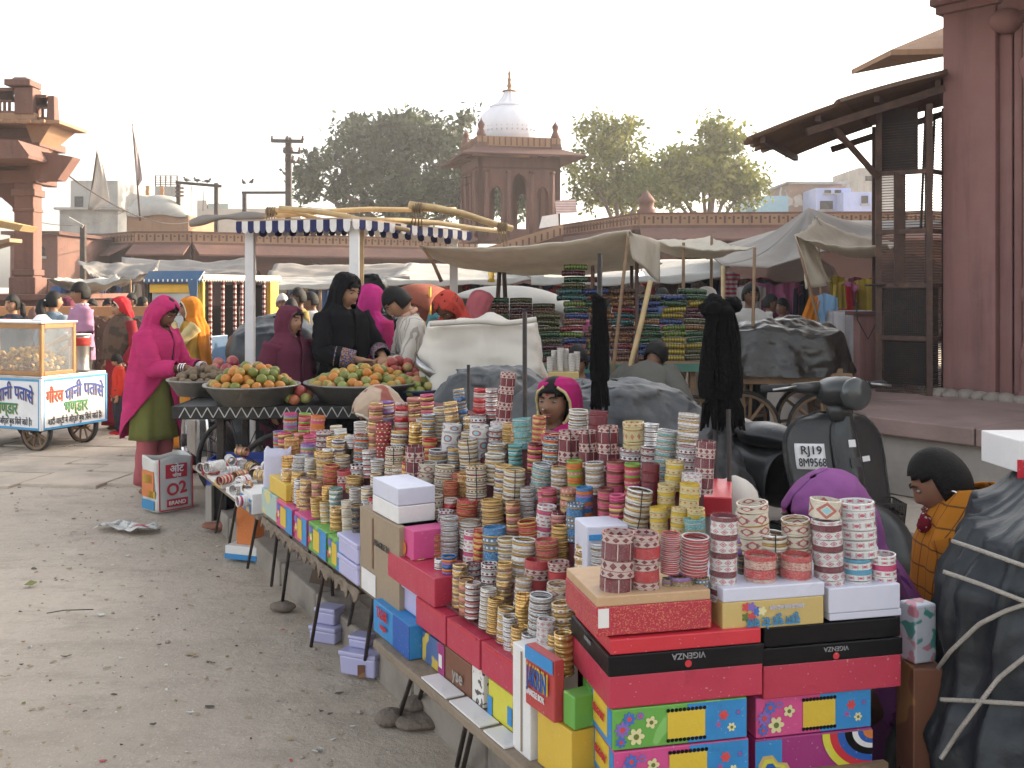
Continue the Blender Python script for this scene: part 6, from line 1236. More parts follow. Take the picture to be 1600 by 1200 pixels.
# what each kind of roll repeats: ring shape, material, height in millimetres
TY=dict(
 cream=('cream bangle roll with thin gold and brown rings',"r ivory 6,r ivory 6,r brown 3,f ivorydash 9,r gold 3,r ivory 6,r darkred 3"),
 creamblack=('cream bangle roll with black pattern bands',"f ivorydash 11,r ivory 6,r brown 3,r ivory 6,r gold 3,r ivory 6,f ivorydash 9,r ivory 6"),
 ivorygold=('ivory and gold striped bangle roll',"r ivory 8,r gold 5,r ivory 8,r brown 4,r silver 5"),
 ivorymix=('ivory bangle roll striped gold and dark red',"r white 7,r gold 5,f goldbrown 8,r ivory 7,r darkred 4,r steelblue 4"),
 whitepat=('white bangle roll printed with small red motifs',"f whitepat 16,r white 5"),
 whitesq=('tall white bangle roll printed with rows of squares',"f whitesq 15,r white 3"),
 whitegem=('white plastic wrapped bangle roll with round motifs',"f whitegem 38,r silver 5,f whitegem 30"),
 whitethin=('white bangle roll with fine grey lines',"r white 6,r silver 3,r ivory 5,r brown 3"),
 ivorypat=('ivory bangle roll with dark red diamond marks',"f ivorypat 24,r ivory 6,f ivorypat 20,r gold 3"),
 ivorydia=('ivory bangle roll with one large diamond motif',"f ivorydia 40,r ivory 6"),
 marwhite=('maroon bangle roll with pale patterned bands',"f maroonpat 20,f maroonstr 34,f maroonpat 14"),
 marwhite2=('white bangle roll with maroon bands',"f whitepat 17,f maroon 14,f whitepat 14"),
 maroon=('plain dark maroon bangle roll',"f maroon 30,r darkred 4"),
 goldred=('gold bangle roll with red enamel diamonds',"c goldred 15,r gold 5,k goldcut 7,f goldred 12"),
 goldpearl=('gold bangle roll studded with pale pearls',"c goldpearl 18,r gold 5,r gold 4,c goldpearl 15,k goldcut 6"),
 goldchunk=('chunky shiny gold bangle roll',"c goldcut 12,r goldbrown 5,c gold 11,k gold 5"),
 goldmix=('gold and brown bangle roll',"f goldbrown 12,r gold 5,k goldcut 7,r silver 4,f brown 8"),
 silver=('silver bangle roll of thin cut rings',"k silvercut 6,r silver 4,k silver 6,r brown 3"),
 silvergold=('silver and gold ringed bangle roll',"f silverdot 10,r gold 5,k silvercut 7,r gold 3,r silver 5"),
 silverred=('silver bangle roll with dark red diamonds',"f silverred 12,r silver 5,k silvercut 6,r darkred 4"),
 silvermar=('silver bangle roll with maroon stripes',"r silver 5,f maroonpat 9,r maroon 5,k silvercut 6"),
 redwhite=('red bangle roll with white patterned bands',"f red 26,f maroonpat 14,f maroonpat 12"),
 redgold=('red bangle roll with gold rings',"r redgold 8,r gold 4,f redglit 10,r gold 4"),
 redthin=('bangle roll of thin bright red rings',"r red 5,r white 2"),
 redcream=('cream bangle roll with wide red bands',"f redcream 18,f redglit 15,f redcream 15,f redglit 18"),
 reddot=('dark red bangle roll with pale dots',"f reddot 12,r red 4,f reddot 12,r gold 3"),
 rainbow=('pink bangle roll with red, blue and lime bands',"f pink 11,f cyan 9,f salmon 11,f red 9,f green 8,f purple 9"),
 pinkgreen=('pink and lime green banded bangle roll',"f red 13,f green 10,f pink 12,f salmon 11"),
 orangepink=('orange and pink banded bangle roll',"f orange 14,f pink 11,f salmon 10,f orange 13"),
 orangegreen=('orange bangle roll with lime green bands',"f orange 14,f green 10,f salmon 14,f green 9,f orange 12"),
 pinkgold=('pink bangle roll with gold edged bands',"f pink 13,r gold 4,f maroon 10,f pinkgold 12"),
 pink=('plain rose pink bangle roll',"f pink 14,f salmon 10"),
 salmon=('salmon and brown banded bangle roll',"f brown 12,f salmon 20,r gold 4,f goldbrown 12"),
 violet=('violet and gold banded bangle roll',"f lilac 14,f goldbrown 12,f purple 22,r gold 4"),
 purpleor=('purple, orange and green banded bangle roll',"f lilac 9,f purple 10,f salmon 11,f green 7"),
 redblue=('red and blue multi striped bangle roll',"r gold 4,f redgold 9,r steelblue 5,r white 4,f brown 8,r cyan 4,r silver 4"),
 teal=('teal green bangle roll',"f teal 18,r silver 4,f teal 15,r gold 3"),
 bluegold=('steel blue and gold bangle roll',"f steelblue 14,r gold 5,f bluegl 30,r gold 5,f steelblue 14,r gold 5"),
 bluewhite=('white bangle roll with two blue bands',"f whitesq 16,f cyan 13,f whitesq 14,f whitesq 14,f cyan 13"),
 pinkwhite=('white bangle roll with bright pink bands',"f whitesq 15,f pink 14,f whitesq 14,f whitesq 14"),
 blueor=('blue and orange glitter bangle roll',"f purple 12,f orange 13,f bluegl 16"),
 yellow=('yellow and cream bangle roll',"f yellow 13,f yelcream 8,f yellowpat 13,f yelcream 6"),
 yellowpat=('golden yellow bangle roll with red motifs',"f yellowpat 34,r gold 5,f yelcream 5"),
 blackgold=('black and gold banded bangle roll',"f blackgold 12,f black 22,r gold 4,f blackgold 10"),
 tealsilver=('teal and silver glitter bangle roll',"f teal 8,r silver 5,k silvercut 7,r gold 3"),
 bronze=('bronze and purple bangle roll',"f bronze 13,f brown 6,f purple 11,f bronze 12"))
TYP={k:[(s[0],s[1],float(s[2])/1000) for s in (q.strip().split(' ') for q in v[1].split(','))] for k,v in TY.items()}
wrapm=bpy.data.materials.new('clear_plastic_wrap'); wrapm.use_nodes=True; nt=wrapm.node_tree; nt.nodes.clear()
_o=nn(nt,'OutputMaterial'); _t=nn(nt,'BsdfTransparent'); _g=nn(nt,'BsdfGlossy'); _g.inputs[0].default_value=(.9,.9,.92,1); _g.inputs['Roughness'].default_value=.12; _m=nn(nt,'MixShader'); _tc=nn(nt,'TexCoord'); _n=nn(nt,'TexNoise'); _n.inputs['Scale'].default_value=40; _n.inputs['Detail'].default_value=4; nt.links.new(_tc.outputs['Object'],_n.inputs['Vector']); _r=nn(nt,'MapRange'); _r.inputs[1].default_value=.45; _r.inputs[2].default_value=.7; _r.inputs[1].default_value=.52; _r.inputs[3].default_value=.02; _r.inputs[4].default_value=.42; nt.links.new(_n.outputs[0],_r.inputs[0]); nt.links.new(_r.outputs[0],_m.inputs[0]); nt.links.new(_t.outputs[0],_m.inputs[1]); nt.links.new(_g.outputs[0],_m.inputs[2]); nt.links.new(_m.outputs[0],_o.inputs[0]); _b=nn(nt,'Bump'); _b.inputs['Strength'].default_value=.9; _b.inputs['Distance'].default_value=.01; nt.links.new(_n.outputs[0],_b.inputs['Height']); nt.links.new(_b.outputs[0],_g.inputs['Normal'])
def wrapmesh():
    mb=MB(); mb.grid(lambda u,v: Vector(((1+.05*fbm((math.cos(u*TAU)*2,math.sin(u*TAU)*2,v*3),3)+.02)*math.cos(u*TAU),(1+.05*fbm((math.cos(u*TAU)*2,math.sin(u*TAU)*2,v*3),3)+.02)*math.sin(u*TAU),v)),28,8,wrap=True)
    return mb.mesh('wrap',wrapm,True)
WRAP=wrapmesh(); threadm=pm('black_thread',(.02,.018,.018),.8,bump=0)
ROLLS=[]   # px,py,d,D,h,type,zone
rr_=random.Random(21)
def roll(p,D,h,ty,tilt=0,wrap=False,thread=False,joined=False,lie=None):
    root=thing('bangle_roll','','bangles',p,0,rx=R(rr_.uniform(-3,3)),ry=R(tilt or rr_.uniform(-3.5,3.5)))
    if lie is not None: root.rotation_euler=lie
    s=D/.066; seq=TYP[ty]; z=0; i=rr_.randrange(len(seq)) if joined else 0; r=D/2; parts=[]
    while z<h-.002:
        sh,mt,t=seq[i%len(seq)]; t=min(t*s,h-z+.003); i+=1; parts.append((sh,mt,z,t)); z+=t
    if joined:
        mb=MB(); mats=[]; 
        for sh,mt,zz,t in parts:
            me=RINGL[sh]; 
            if mt not in mats: mats.append(mt)
            mb.add([(v.co.x*r,v.co.y*r,zz+v.co.z*t) for v in me.vertices],[tuple(pp.vertices) for pp in me.polygons],mats.index(mt))
        mb.build('bangle_bands',[BMAT[q] for q in mats],root,True,True)
    else:
        for sh,mt,zz,t in parts:
            jit=rr_.uniform(-.035,.035)*r; link_mesh('bangle',RING[sh],root,(jit,rr_.uniform(-.03,.03)*r,zz),(rr_.uniform(-.03,.03),rr_.uniform(-.03,.03),rr_.uniform(0,TAU)),(r*rr_.uniform(.96,1.03),r,t*(.985 if sh=='f' else .96)),BMAT[mt])
    if wrap: link_mesh('plastic_wrap',WRAP,root,(0,0,-.001),(0,0,rr_.uniform(0,6)),(r*1.03,r*1.03,z+.004))
    if thread: MB().tube([(0,-r*.93,z+.003),(0,-r-.002,z+.002),(0.004,-r-.003,z*.5),(0,-r-.002,0)],.0016,5).build('tie_thread',threadm,root,False,True)
    return root
HAND="""453 643 673 24 rainbow;474 644 673 19 pinkgreen;494 647 675 24 orangepink;436 671 700 17 rainbow;447 674 702 22 pinkgold;456 682 706 25 goldred;485 677 692 20 pink;467 675 690 17 salmon;481 692 711 24 purpleor;506 671 704 24 silvermar;528 686 708 22 ivorymix;564 678 714 25 redblue;585 628 697 22 salmon;606 625 668 21 violet;627 626 667 22 redwhite;600 659 698 25 reddot;622 671 695 33 ivorymix;471 708 748 25 silver w;484 713 746 19 whitethin w;506 705 748 27 goldmix;516 723 755 25 redgold;534 708 725 24 ivorygold;452 711 742 21 goldred;541 733 756 30 redwhite w;553 742 760 34 goldmix;560 723 740 27 silverred;587 737 756 18 ivorygold;613 696 757 34 cream t;647 694 778 38 marwhite t;477 744 800 20 goldmix w;497 748 782 18 salmon w;511 757 786 16 goldred;525 759 793 21 tealsilver w;555 760 788 17 whitethin w;574 758 792 22 ivorygold;449 735 772 20 goldred w;473 762 806 18 goldred w;496 775 813 18 goldred w;509 780 818 14 silvergold;526 790 832 22 goldpearl w;544 780 820 14 creamblack;560 785 828 18 blackgold w;700 660 703 38 whitegem w 6;743 661 705 35 whitegem w 5;734 682 722 31 ivorygold t;649 658 692 22 goldpearl;670 645 692 21 redblue;648 619 648 21 salmon;669 614 650 21 pinkgold;690 634 665 24 ivorygold;712 625 665 22 goldmix w -8;748 644 664 25 silverred;775 664 690 24 silvermar;818 651 692 29 teal - -4;840 646 686 18 redgold w 3;861 679 724 31 redblue - 3;778 690 710 31 silvergold w;806 692 725 22 teal;834 689 720 23 pinkgold;842 720 757 32 tealsilver w 7;874 726 758 28 silvergold w;901 716 757 25 orangegreen;930 718 756 29 silvergold w;962 717 758 28 pinkgold;988 721 757 24 pinkgreen;1015 721 766 28 maroon;888 671 715 36 marwhite t;920 670 714 28 marwhite t;950 663 712 32 marwhite t;903 637 671 31 whitethin;933 639 668 29 maroon - 3;992 656 700 34 yellowpat w;1016 657 690 17 silver;1033 667 716 30 tealsilver w 7;1071 643 692 33 silvergold w 5;1070 692 730 28 silverred w 4;1098 686 728 30 marwhite w 4;983 699 720 32 silverred w;1014 693 720 28 silvermar w;1053 716 752 29 yellow;1041 752 788 28 yellow;1075 752 789 31 yellow;1031 789 824 28 yellow;1060 790 824 25 yellow;1088 788 812 26 yellow;1088 807 835 33 teal;990 758 824 44 ivorygold t 8;967 768 822 15 pinkgold;898 783 825 28 bluegold w;913 758 796 27 blueor;946 758 796 25 pinkgold;886 760 796 26 salmon;860 760 790 24 pinkgold;664 720 768 33 ivorypat w;692 725 772 37 cream w 3;744 723 778 35 cream t;684 700 726 33 ivorymix w;709 698 725 18 redblue;772 706 745 32 ivorygold;784 724 768 28 ivorymix - 3;800 729 778 36 ivorygold t 4;651 768 820 17 creamblack;674 770 826 34 creamblack t;702 775 810 18 redwhite;726 778 810 36 redgold - 4;771 778 812 44 goldchunk w;803 780 808 15 salmon;826 757 780 24 silver w;855 760 790 26 pink;848 785 822 30 pinkwhite w 5;872 797 820 20 marwhite;830 808 835 34 redgold - -6;875 818 842 28 goldchunk;774 820 874 38 bluegold w;815 838 896 40 silvergold - 4;837 872 907 42 redwhite w;858 840 872 36 redgold w;875 873 905 34 redwhite;912 848 896 34 goldpearl w;902 898 940 28 goldred w;872 908 940 38 ivorypat w;882 938 980 36 goldpearl w;868 985 1018 20 goldred w;883 982 1028 22 goldpearl;840 922 988 36 silver;850 962 1025 24 whitepat w;827 985 1022 20 silver w;924 895 988 22 blackgold w;811 898 950 24 silvergold w 5;817 925 975 14 goldred;772 930 988 20 goldchunk w 4;788 946 1003 22 silvergold w;800 958 1015 17 silver w;812 975 1030 17 goldred w;765 875 920 28 silverred w;760 915 968 18 whitethin w;738 905 955 15 silvermar;729 900 948 14 salmon;718 880 930 20 goldmix w;690 870 905 20 silver w;703 865 912 13 blueor;738 827 868 30 pinkwhite;750 822 870 14 redgold;735 808 832 38 whitethin w;703 803 860 28 silver w;788 875 935 20 goldmix w;740 876 900 24 silvermar w;786 579 650 24 marwhite - 6;748 605 636 20 redwhite - 4;768 605 642 18 silvermar;726 604 640 18 bluegold w -10"""
ENDR="""963 827 941 52 marwhite w 0;1008 828 940 46 redwhite w 0;1046 828 895 30 redthin w 0;1084 831 896 43 redthin w 0 2;1040 897 938 16 bronze w 0;1065 896 937 37 bronze w 0;1097 896 936 26 bluegold w 0;1129 802 932 42 marwhite2 w 0;1183 780 832 49 ivorypat - .09 -5;1200 826 862 50 ivorygold t .07 3;1188 862 926 50 redcream w 0;1242 862 925 48 redcream w 0;1248 806 862 45 ivorypat - .07;1289 774 808 48 ivorydia - .02;1296 808 932 46 marwhite2 w 0 -2;1343 780 868 55 whitesq w .02 -3;1341 868 930 43 bluewhite w 0;1379 861 928 40 pinkwhite - 0;1160 830 862 22 violet - .1;1160 865 927 16 blackgold - .06;1216 865 925 18 silver - .07"""
Oe=Vector((.223,2.35,0)); EX=Vector((math.cos(R(13)),math.sin(R(13)),0)); EY=Vector((-EX.y,EX.x,0))
def frontd(px):
    k=(px-800)/F; s=(k*Oe.y-Oe.x)/(EX.x-k*EX.y); return Oe.y+s*EX.y
def planehit(px,py):
    k=(px-800)/F; m=(py-HOR)/F; # H-m d = Z0+KS*.882*(k d -1.5045+.535 d)
    a=KS*.882; d=(H-Z0+a*1.5045)/(m+a*(k+.535)); s=.882*(k*d-1.5045+.535*d); return d,s
DONE=[]
def zone(px,py,d):
    if px<470 and py<715: return 'at the far end of the heap below the fruit cart'
    if py<672 and 570<px<720: return 'on top beside the seller in a beige veil'
    if py<672 and px<860: return 'high up beside the thin iron pole'
    if py<730 and px<600: return 'in the far part of the heap behind the floral boxes'
    if px<600: return 'above the row of small floral boxes'
    if py<730 and px<830: return 'in the upper middle of the heap left of the seller'
    if py<735 and px<970: return 'just below the face of the magenta veiled seller'
    if py<735: return 'in the upper right of the heap near the black tassels'
    if px<720 and py<850: return 'above the upper red tray and white boxes'
    if py<800 and px<850: return 'in the centre of the heap'
    if py<830 and px<1000: return 'in the hollow right of the heap centre'
    if px>1000 and py<840: return 'beside the yellow rolls below the red lidded box'
    if px<790 and py<=1010: return 'standing along the red trays'
    if px<860: return 'on the near red tray by the white upright box'
    return 'near the red and black shoe boxes, left of the front wall'
for ln in HAND.split(';'):
    a=ln.split(); px,yt,yb,w=map(float,a[:4]); ty=a[4]; fl=a[5] if len(a)>5 else '-'; tl=float(a[6]) if len(a)>6 else 0
    d,s=planehit(px,yb)
    if s<.02: s_=.03; d=(1.5045+s_/.882)/((px-800)/F+.535); s=s_
    if s>.56: d=(1.5045+.56/.882)/((px-800)/F+.535); s=.56
    D=max(.048,min(.074,w*d/F)); p=P(px,yb,d); h=(yb-yt)*d/F-.008; st=Z0+KS*SW*max(0,min(8,math.floor((s-.02)/SW)))
    DONE.append(dict(px=px,yt=yt,yb=yb,w=w,d=d,D=D,p=p,h=h,st=st,ty=ty,fl=fl,tl=tl,s=s,zone=zone(px,yb,d)))
for ln in ENDR.split(';'):
    a=ln.split(); px,yt,yb,w=map(float,a[:4]); fl=a[5]; off=float(a[6]); tl=float(a[7]) if len(a)>7 else 0
    d=frontd(px)+.075+off; p=P(px,yb,d); D=w*d/F; zt=.872-.03*max(0,(px-960))/400
    DONE.append(dict(px=px,yt=yt,yb=yb,w=w,d=d,D=D,p=p,h=(yb-yt)*d/F-.008,st=p.z if yb<900 and off<.05 else min(p.z,zt),ty=a[4],fl=fl,tl=tl,s=0,zone='on the front wall of boxes facing the camera'))
# fill the gaps between with further rolls standing on the steps
SIL=[(425,660),(500,655),(580,650),(600,640),(700,650),(740,640),(800,635),(830,655),(900,660),(990,665),(1070,665),(1105,700),(1130,760)]
def sil(px):
    for (a,b),(c,e) in zip(SIL,SIL[1:]):
        if a<=px<=c: return b+(e-b)*(px-a)/(c-a)
    return 2000
fillt=['goldred','goldred','goldpearl','redgold','silver','silverred','whitepat','goldpearl','silver','silvergold','ivorygold','ivorymix','goldmix','silverred','redgold','cream','goldchunk','salmon','silvermar','redwhite','whitethin']
cand=[]
for i in range(9):
    s=.035+i*.0625; d=2.60
    while d<4.9: cand.append((s+rr_.uniform(-.008,.008),d+rr_.uniform(-.012,.012))); d+=.05
rr_.shuffle(cand); nf=0
for s,d0 in cand:
    q=EL(d0,s); d=q.y; px=800+q.x/d*F; st=Z0+KS*SW*max(0,min(8,math.floor((s-.02)/SW))); D=rr_.uniform(.056,.064); h=rr_.uniform(.05,.085) if s>.28 else rr_.uniform(.08,.135); yb=HOR+(H-st)*F/d; yt=HOR+(H-st-h)*F/d; w=D*F/d
    if yt<sil(px)+6 or px>1110 or nf>=128: continue
    bad=False
    for o in DONE:
        if (Vector((o['p'].x,o['p'].y))-q.xy).length<(o['D']+D)*.47: bad=True;break
        ox=max(0,min(px+w/2,o['px']+o['w']/2)-max(px-w/2,o['px']-o['w']/2)); oy=max(0,min(yb,o['yb'])-max(yt,o['yt']))
        if o['d']>d and not o.get('fill') and ox*oy>.30*o['w']*(o['yb']-o['yt']): bad=True;break
    if bad: continue
    nf+=1; DONE.append(dict(px=px,yt=yt,yb=yb,w=w,d=d,D=D,p=Vector((q.x,q.y,st)),h=h,st=st,ty=rr_.choice(fillt),fl=rr_.choice('wwww-'),tl=0,s=s,fill=1,zone=zone(px,yb,d)))
bygrp={}
for o in DONE:
    ext=max(0,o['p'].z-o['st']); ext=min(ext,.10); p=o['p']-Vector((0,0,ext)); o['root']=roll(p,o['D'],o['h']+ext,o['ty'],o['tl'],o['fl']=='w',o['fl']=='t',o['w']<24); bygrp.setdefault((o['ty'],o['zone']),[]).append(o)
ORD=['leftmost','second from left','third from left','fourth from left','fifth from left','sixth from left','seventh from left','eighth from left','ninth from left']
def short(s): return ' '.join(s.split()[:16])
for (ty,zn),L in bygrp.items():
    L.sort(key=lambda o:o['px']); dsc=TY[ty][0]
    for i,o in enumerate(L):
        lean='leaning ' if abs(o['tl'])>=3 else ''
        lab=f"{lean}{dsc} {zn}"
        if len(L)>1: lab=f"{ORD[i] if i<9 else 'far right'} {dsc} {zn}"
        o['root']['label']=short(lab); o['root']['group']='bangle rolls on display'
# rolls and trinkets lying on the far table
tys=['pinkwhite','marwhite2','redcream','salmon','silvermar','whitepat','silver','goldmix','redwhite','whitegem']
for i in range(24):
    d=5.36+.048*i+(i%3)*.03; s=.04+.10*(i%3)+rr_.uniform(-.02,.02); w=rr_.uniform(.052,.066); q=EL(d,s,.478+w/2+(.05 if i%4==3 else 0)); ty=tys[i%10]; r_=roll(q,w,rr_.uniform(.07,.12),ty,joined=True); r_.rotation_euler=(R(90),0,R(rr_.choice([-60,-25,10,30,70])+rr_.uniform(-9,9))); r_['label']=short(f"{ORD[i//3] if i<24 else ''} counting inward: {TY[ty][0]} lying in the {['outer','middle','inner'][i%3]} line on the far small table".replace('from left counting inward','from the near end').replace('leftmost counting inward','nearest').replace('counting inward','')); r_['label']=f"{TY[ty][0]} lying in the {['outer','middle','inner'][i%3]} line, {['nearest','second','third','fourth','fifth','sixth','seventh','farthest'][i//3]}"; r_['group']='bangle rolls lying on the far table'
for px,py,lab in ((379,712,'tall upright silver bangle roll among trinkets on the far table'),(352,728,'low silver bangle bundle wrapped in film on the far table'),(400,722,'short silver roll standing at the inner edge of the far table')):
    d=6.35; p=P(px,py+8,d); p.z=.446; r_=roll(p,.06,.06 if px!=379 else .10,'silver',0,True,False,True); r_['label']=lab; r_['group']='silver rolls on the far table'
# ---------------------------------------------------------------- cartons
def card(n,c,rough=.45,var=.07,**k):
    k.setdefault('extra',multi(blotch(120,.70,tuple(min(1,q*.6+.2) for q in c),len(n)),streak(.60,sc3(c,.72),9,9,.12)))
    return pm('card_'+n,c,rough,0,var,5,.3,9,.45,dirt=k.pop('dirt',sc3(c,.6)),dirtamt=.3,dsc=6,**k)
cred=card('red',(.52,.03,.045),.35); ccrim=card('crimson',(.44,.035,.07),.4); cblack=pm('card_black',(.004,.004,.005),.35,0,.1,5,.1,30,.25,dirt=(.02,.02,.02),dirtamt=.3); cglit=card('red_glitter',(.38,.025,.05),.4,extra=blotch(260,.56,(.5,.16,.09))); ctan=card('tan',(.46,.30,.17)); clav=card('lavender_white',(.55,.56,.66)); cwhite=card('white',(.68,.67,.66)); cgold=card('gold',(.50,.37,.14),.35); cyel=card('yellow',(.60,.40,.05)); cylw2=card('lime_yellow',(.58,.54,.05)); cgrn=card('green',(.12,.34,.06),extra=blotch(14,.6,(.2,.45,.12))); cblu=card('blue',(.03,.22,.50)); cpnk=card('pink',(.55,.07,.22)); cmag=card('magenta',(.30,.03,.16)); cbrn=card('brown',(.17,.07,.04),extra=blotch(9,.58,(.3,.16,.06))); cbrd=pm('corrugated_card',(.30,.23,.16),.9,0,.1,3,.2,40,dirt=(.22,.17,.12),dirtamt=.4); corg=card('orange',(.58,.17,.04)); cdblu=card('deep_blue',(.015,.09,.36)); clilac=pm('lilac_plastic',(.42,.41,.62),.3,0,.05,4,.05,30,.5); cmulti=card('multi',(.06,.12,.28),extra=multi(blotch(8,.54,(.5,.05,.12),1),blotch(11,.58,(.55,.4,.06),2),blotch(13,.6,(.06,.35,.14),3)))
pat_bw=card('white_scribble',(.66,.64,.6),extra=blotch(45,.57,(.08,.06,.06),4))
def obox(t,nm,o,ex,ey,w,dp,h,m,bev=.003,**k):
    """box with its front lower left corner at o"""
    c=o+ex*w/2+ey*dp/2+Vector((0,0,h/2)); return MB().box(c,(w,dp,h),math.atan2(ex.y,ex.x)).build(nm,m,t,bev=bev,**k)
def pr(t,nm,o,ex,u0,u1,v0,v1,m,off=.0015):
    off*=.5
    n=Vector((ex.y,-ex.x,0)); c=o+ex*(u0+u1)/2+n*off+Vector((0,0,(v0+v1)/2)); return MB().box(c,(u1-u0,.0006,v1-v0),math.atan2(ex.y,ex.x)).build(nm,m,t)
def disc(t,nm,o,ex,u,v,r,m,off=.003,n=16,star=0):
    off*=.5
    nr=Vector((ex.y,-ex.x,0)); c=o+ex*u+nr*off+Vector((0,0,v)); mb=MB(); k=n if not star else star*4
    vs=[c+(ex*math.cos(TAU*i/k)+Vector((0,0,1))*math.sin(TAU*i/k))*r*(1 if not star else (.58+.42*abs(math.cos(TAU*i/k*star/2)))) for i in range(k)]; mb.poly(vs,.0004,nr); return mb.build(nm,m,t)
flw=[pm('print_'+n,c,.45,0,.12) for n,c in (('petal_cream',(.65,.6,.32)),('petal_purple',(.2,.13,.42)),('petal_blue',(.06,.14,.45)),('petal_red',(.55,.06,.06)),('petal_olive',(.12,.16,.03)))]
def floral(t,o,ex,w,h,left,right,seed=0):
    """printed front of the floral cartons: two colour ground, flowers and a yellow window with sprocket dots"""
    rr=random.Random(seed); pr(t,'printed_ground',o,ex,.55*w,w-.002,.002,h-.002,right); pr(t,'yellow_window',o,ex,.40*w,.68*w,.16*h,.82*h,yelp,.003)
    for k in range(10):
        for v in (.12,.86): disc(t,'printed_dot',o,ex,(.405+.03*k)*w,v*h,.05*h,cblack,.003,8)
    for u,v,r,m,s in ((.17,.30,.15,0,6),(.28,.62,.11,0,5),(.07,.5,.14,1,8),(.12,.75,.12,2,8),(.2,.8,.07,1,7),(.06,.2,.10,2,7),(.82,.62,.09,3,6),(.88,.3,.08,0,6),(.78,.4,.06,1,6),(.93,.66,.06,2,6)):
        disc(t,'printed_flower',o,ex,u*w,v*h,r*h*1.5,flw[m],.003+.0004*(s%3),16,s); disc(t,'flower_eye',o,ex,u*w,v*h,r*h*.5,flw[4] if m==0 else flw[3],.0052,8)
OF=lambda px,y,off=0: (lambda d: P(px,y,d)+EY*off)(frontd(px))
# --- front wall of boxes
t=thing('shoe_box','red shoe box with black banded lid at the corner of the front wall','box',OF(952,1108)); o=OF(952,1109); w=.383; k=frontd(952)/F
obox(t,'body',o,EX,EY,w,.30,51*k,ccrim); o2=o+Vector((0,0,51*k))-EX*.003-EY*.003; obox(t,'lid',o2,EX,EY,w+.006,.306,33*k,cblack)
sil_ink=pm('silver_ink',(.25,.25,.26),.5,bump=0)
text_on(t,'lettering','VIGENZA',.020,sil_ink,o2+EX*.195+Vector((0,0,.037))+EX.cross(Vector((0,0,1)))*.004,-EX,(0,0,-1),.0003,0,False); disc(t,'red_emblem',o2,EX,.195,.017,.0085,cred)
text_on(t,'lettering','VIGENZA',.012,sil_ink,o2+EY*.15+Vector((0,0,.037))-EX*.004,EY,(0,0,-1),.0003)
t=thing('shoe_box','flat bright red box lying on the black banded red shoe box','box',OF(952,1024)); o=OF(952,1024.5)+EX*.004; obox(t,'lid',o,EX,EY,w-.008,.29,24*k,cred)
t=thing('shoe_box','red shoe box with double black lids at the right end of the front wall','box',OF(1199,1098)); o=OF(1199,1099,.02); k2=frontd(1199)/F; w2=.372
obox(t,'body',o,EX,EY,w2,.29,53*k2,ccrim); obox(t,'lid',o+Vector((0,0,53*k2))-EX*.003-EY*.003,EX,EY,w2+.006,.296,28*k2,cblack); o3=o+Vector((0,0,53*k2)); text_on(t,'lettering','VIGENZA',.016,sil_ink,o3+EX*.19-EY*.0055+Vector((0,0,.03)),-EX,(0,0,-1),.0002); disc(t,'red_emblem',o3-EY*.004,EX,.19,.012,.0085,cred)
t=thing('shoe_box','glossy black box on top of the right end black lidded shoe box','box',o+Vector((0,0,82*k2))); obox(t,'body',o+Vector((0,0,82*k2))+EX*.002,EX,EY,w2-.004,.28,31*k2,cblack)
t=thing('gift_box','red glitter box with a bare tan upper edge on the front wall','box',OF(934,996)); o=OF(952,997)-EX*.027+EY*.012; obox(t,'body',o,EX,EY,.285,.26,.072-.005,cglit); obox(t,'inner_edge',o+Vector((0,0,.067))+EX*.002+EY*.002,EX,EY,.281,.256,.024,ctan); pr(t,'paper_label',o,EX,.004,.030,.02,.064,cwhite)
t=thing('gift_box','gold printed box with a white upper sleeve on the front wall','box',OF(1132,990)); o=OF(1133,990,.014); obox(t,'body',o,EX,EY,.265,.26,.068,cgold); obox(t,'sleeve',o+Vector((0,0,.068))+EX*.001-EY*.001,EX,EY,.266,.262,.033,clav)
text_on(t,'lettering','सुहाग चूड़ा सेट वाली',.03,blup,o+EX*.13-EY*.004+Vector((0,0,.018)),-EX,(0,0,-1),.0008,0,False,.14); text_on(t,'lettering','BANGLES PURE AND NEW',.014,clav,o+EX*.165-EY*.004+Vector((0,0,.05)),-EX,(0,0,-1),.0003,0,False,.09)
for q in range(6): disc(t,'printed_flower',o,EX,.06+.014*(q%4),.03+.012*(q//2),.012,flw[[4,3,2,0,3,1][q]],.002+.0003*q,12,5)
t=thing('gift_box','plain lavender white box pair at the right end of the front wall','box',OF(1304,975)); o=OF(1303,975,.02); obox(t,'body',o,EX,EY,.198,.25,.018,clav); obox(t,'upper_box',o+Vector((0,0,.0185))-EX*.003-EY*.002,EX,EY,.196,.25,.062,clav)
kk=frontd(960)/F
t=thing('floral_carton','green and blue floral carton with yellow window below the corner shoe box','carton',OF(952,1176)); o=OF(957,1174,.0); obox(t,'body',o,EX,EY,.335,.235,64*kk,cgrn); floral(t,o,EX,.335,64*kk,cgrn,cblu,1)
def sidep(t,o,dp,h):
    n=-EX; q=o+EY*dp; pr(t,'printed_side',q,-EY,.35*dp,dp-.004,.03*h,.95*h,cblu); pr(t,'yellow_panel',q,-EY,.40*dp,.85*dp,.18*h,.97*h,yelp,.003); text_on(t,'lettering','ELEGANT',.026,redp,q-EY*.63*dp+Vector((0,0,.6*h))+(-EX)*.006,-EY,(0,0,1),.0006,0,False,.36*dp); pr(t,'green_corner',q,-EY,.01,.33*dp,.05*h,.9*h,cgrn,.003)
    for u,v,r,m in ((.2,.3,.018,0),(.25,.62,.022,1),(.12,.55,.017,2),(.3,.2,.015,3)): disc(t,'printed_flower',q,-EY,u*dp,v*h,r,flw[m],.0045,14,6)
sidep(t,o,.235,64*kk)
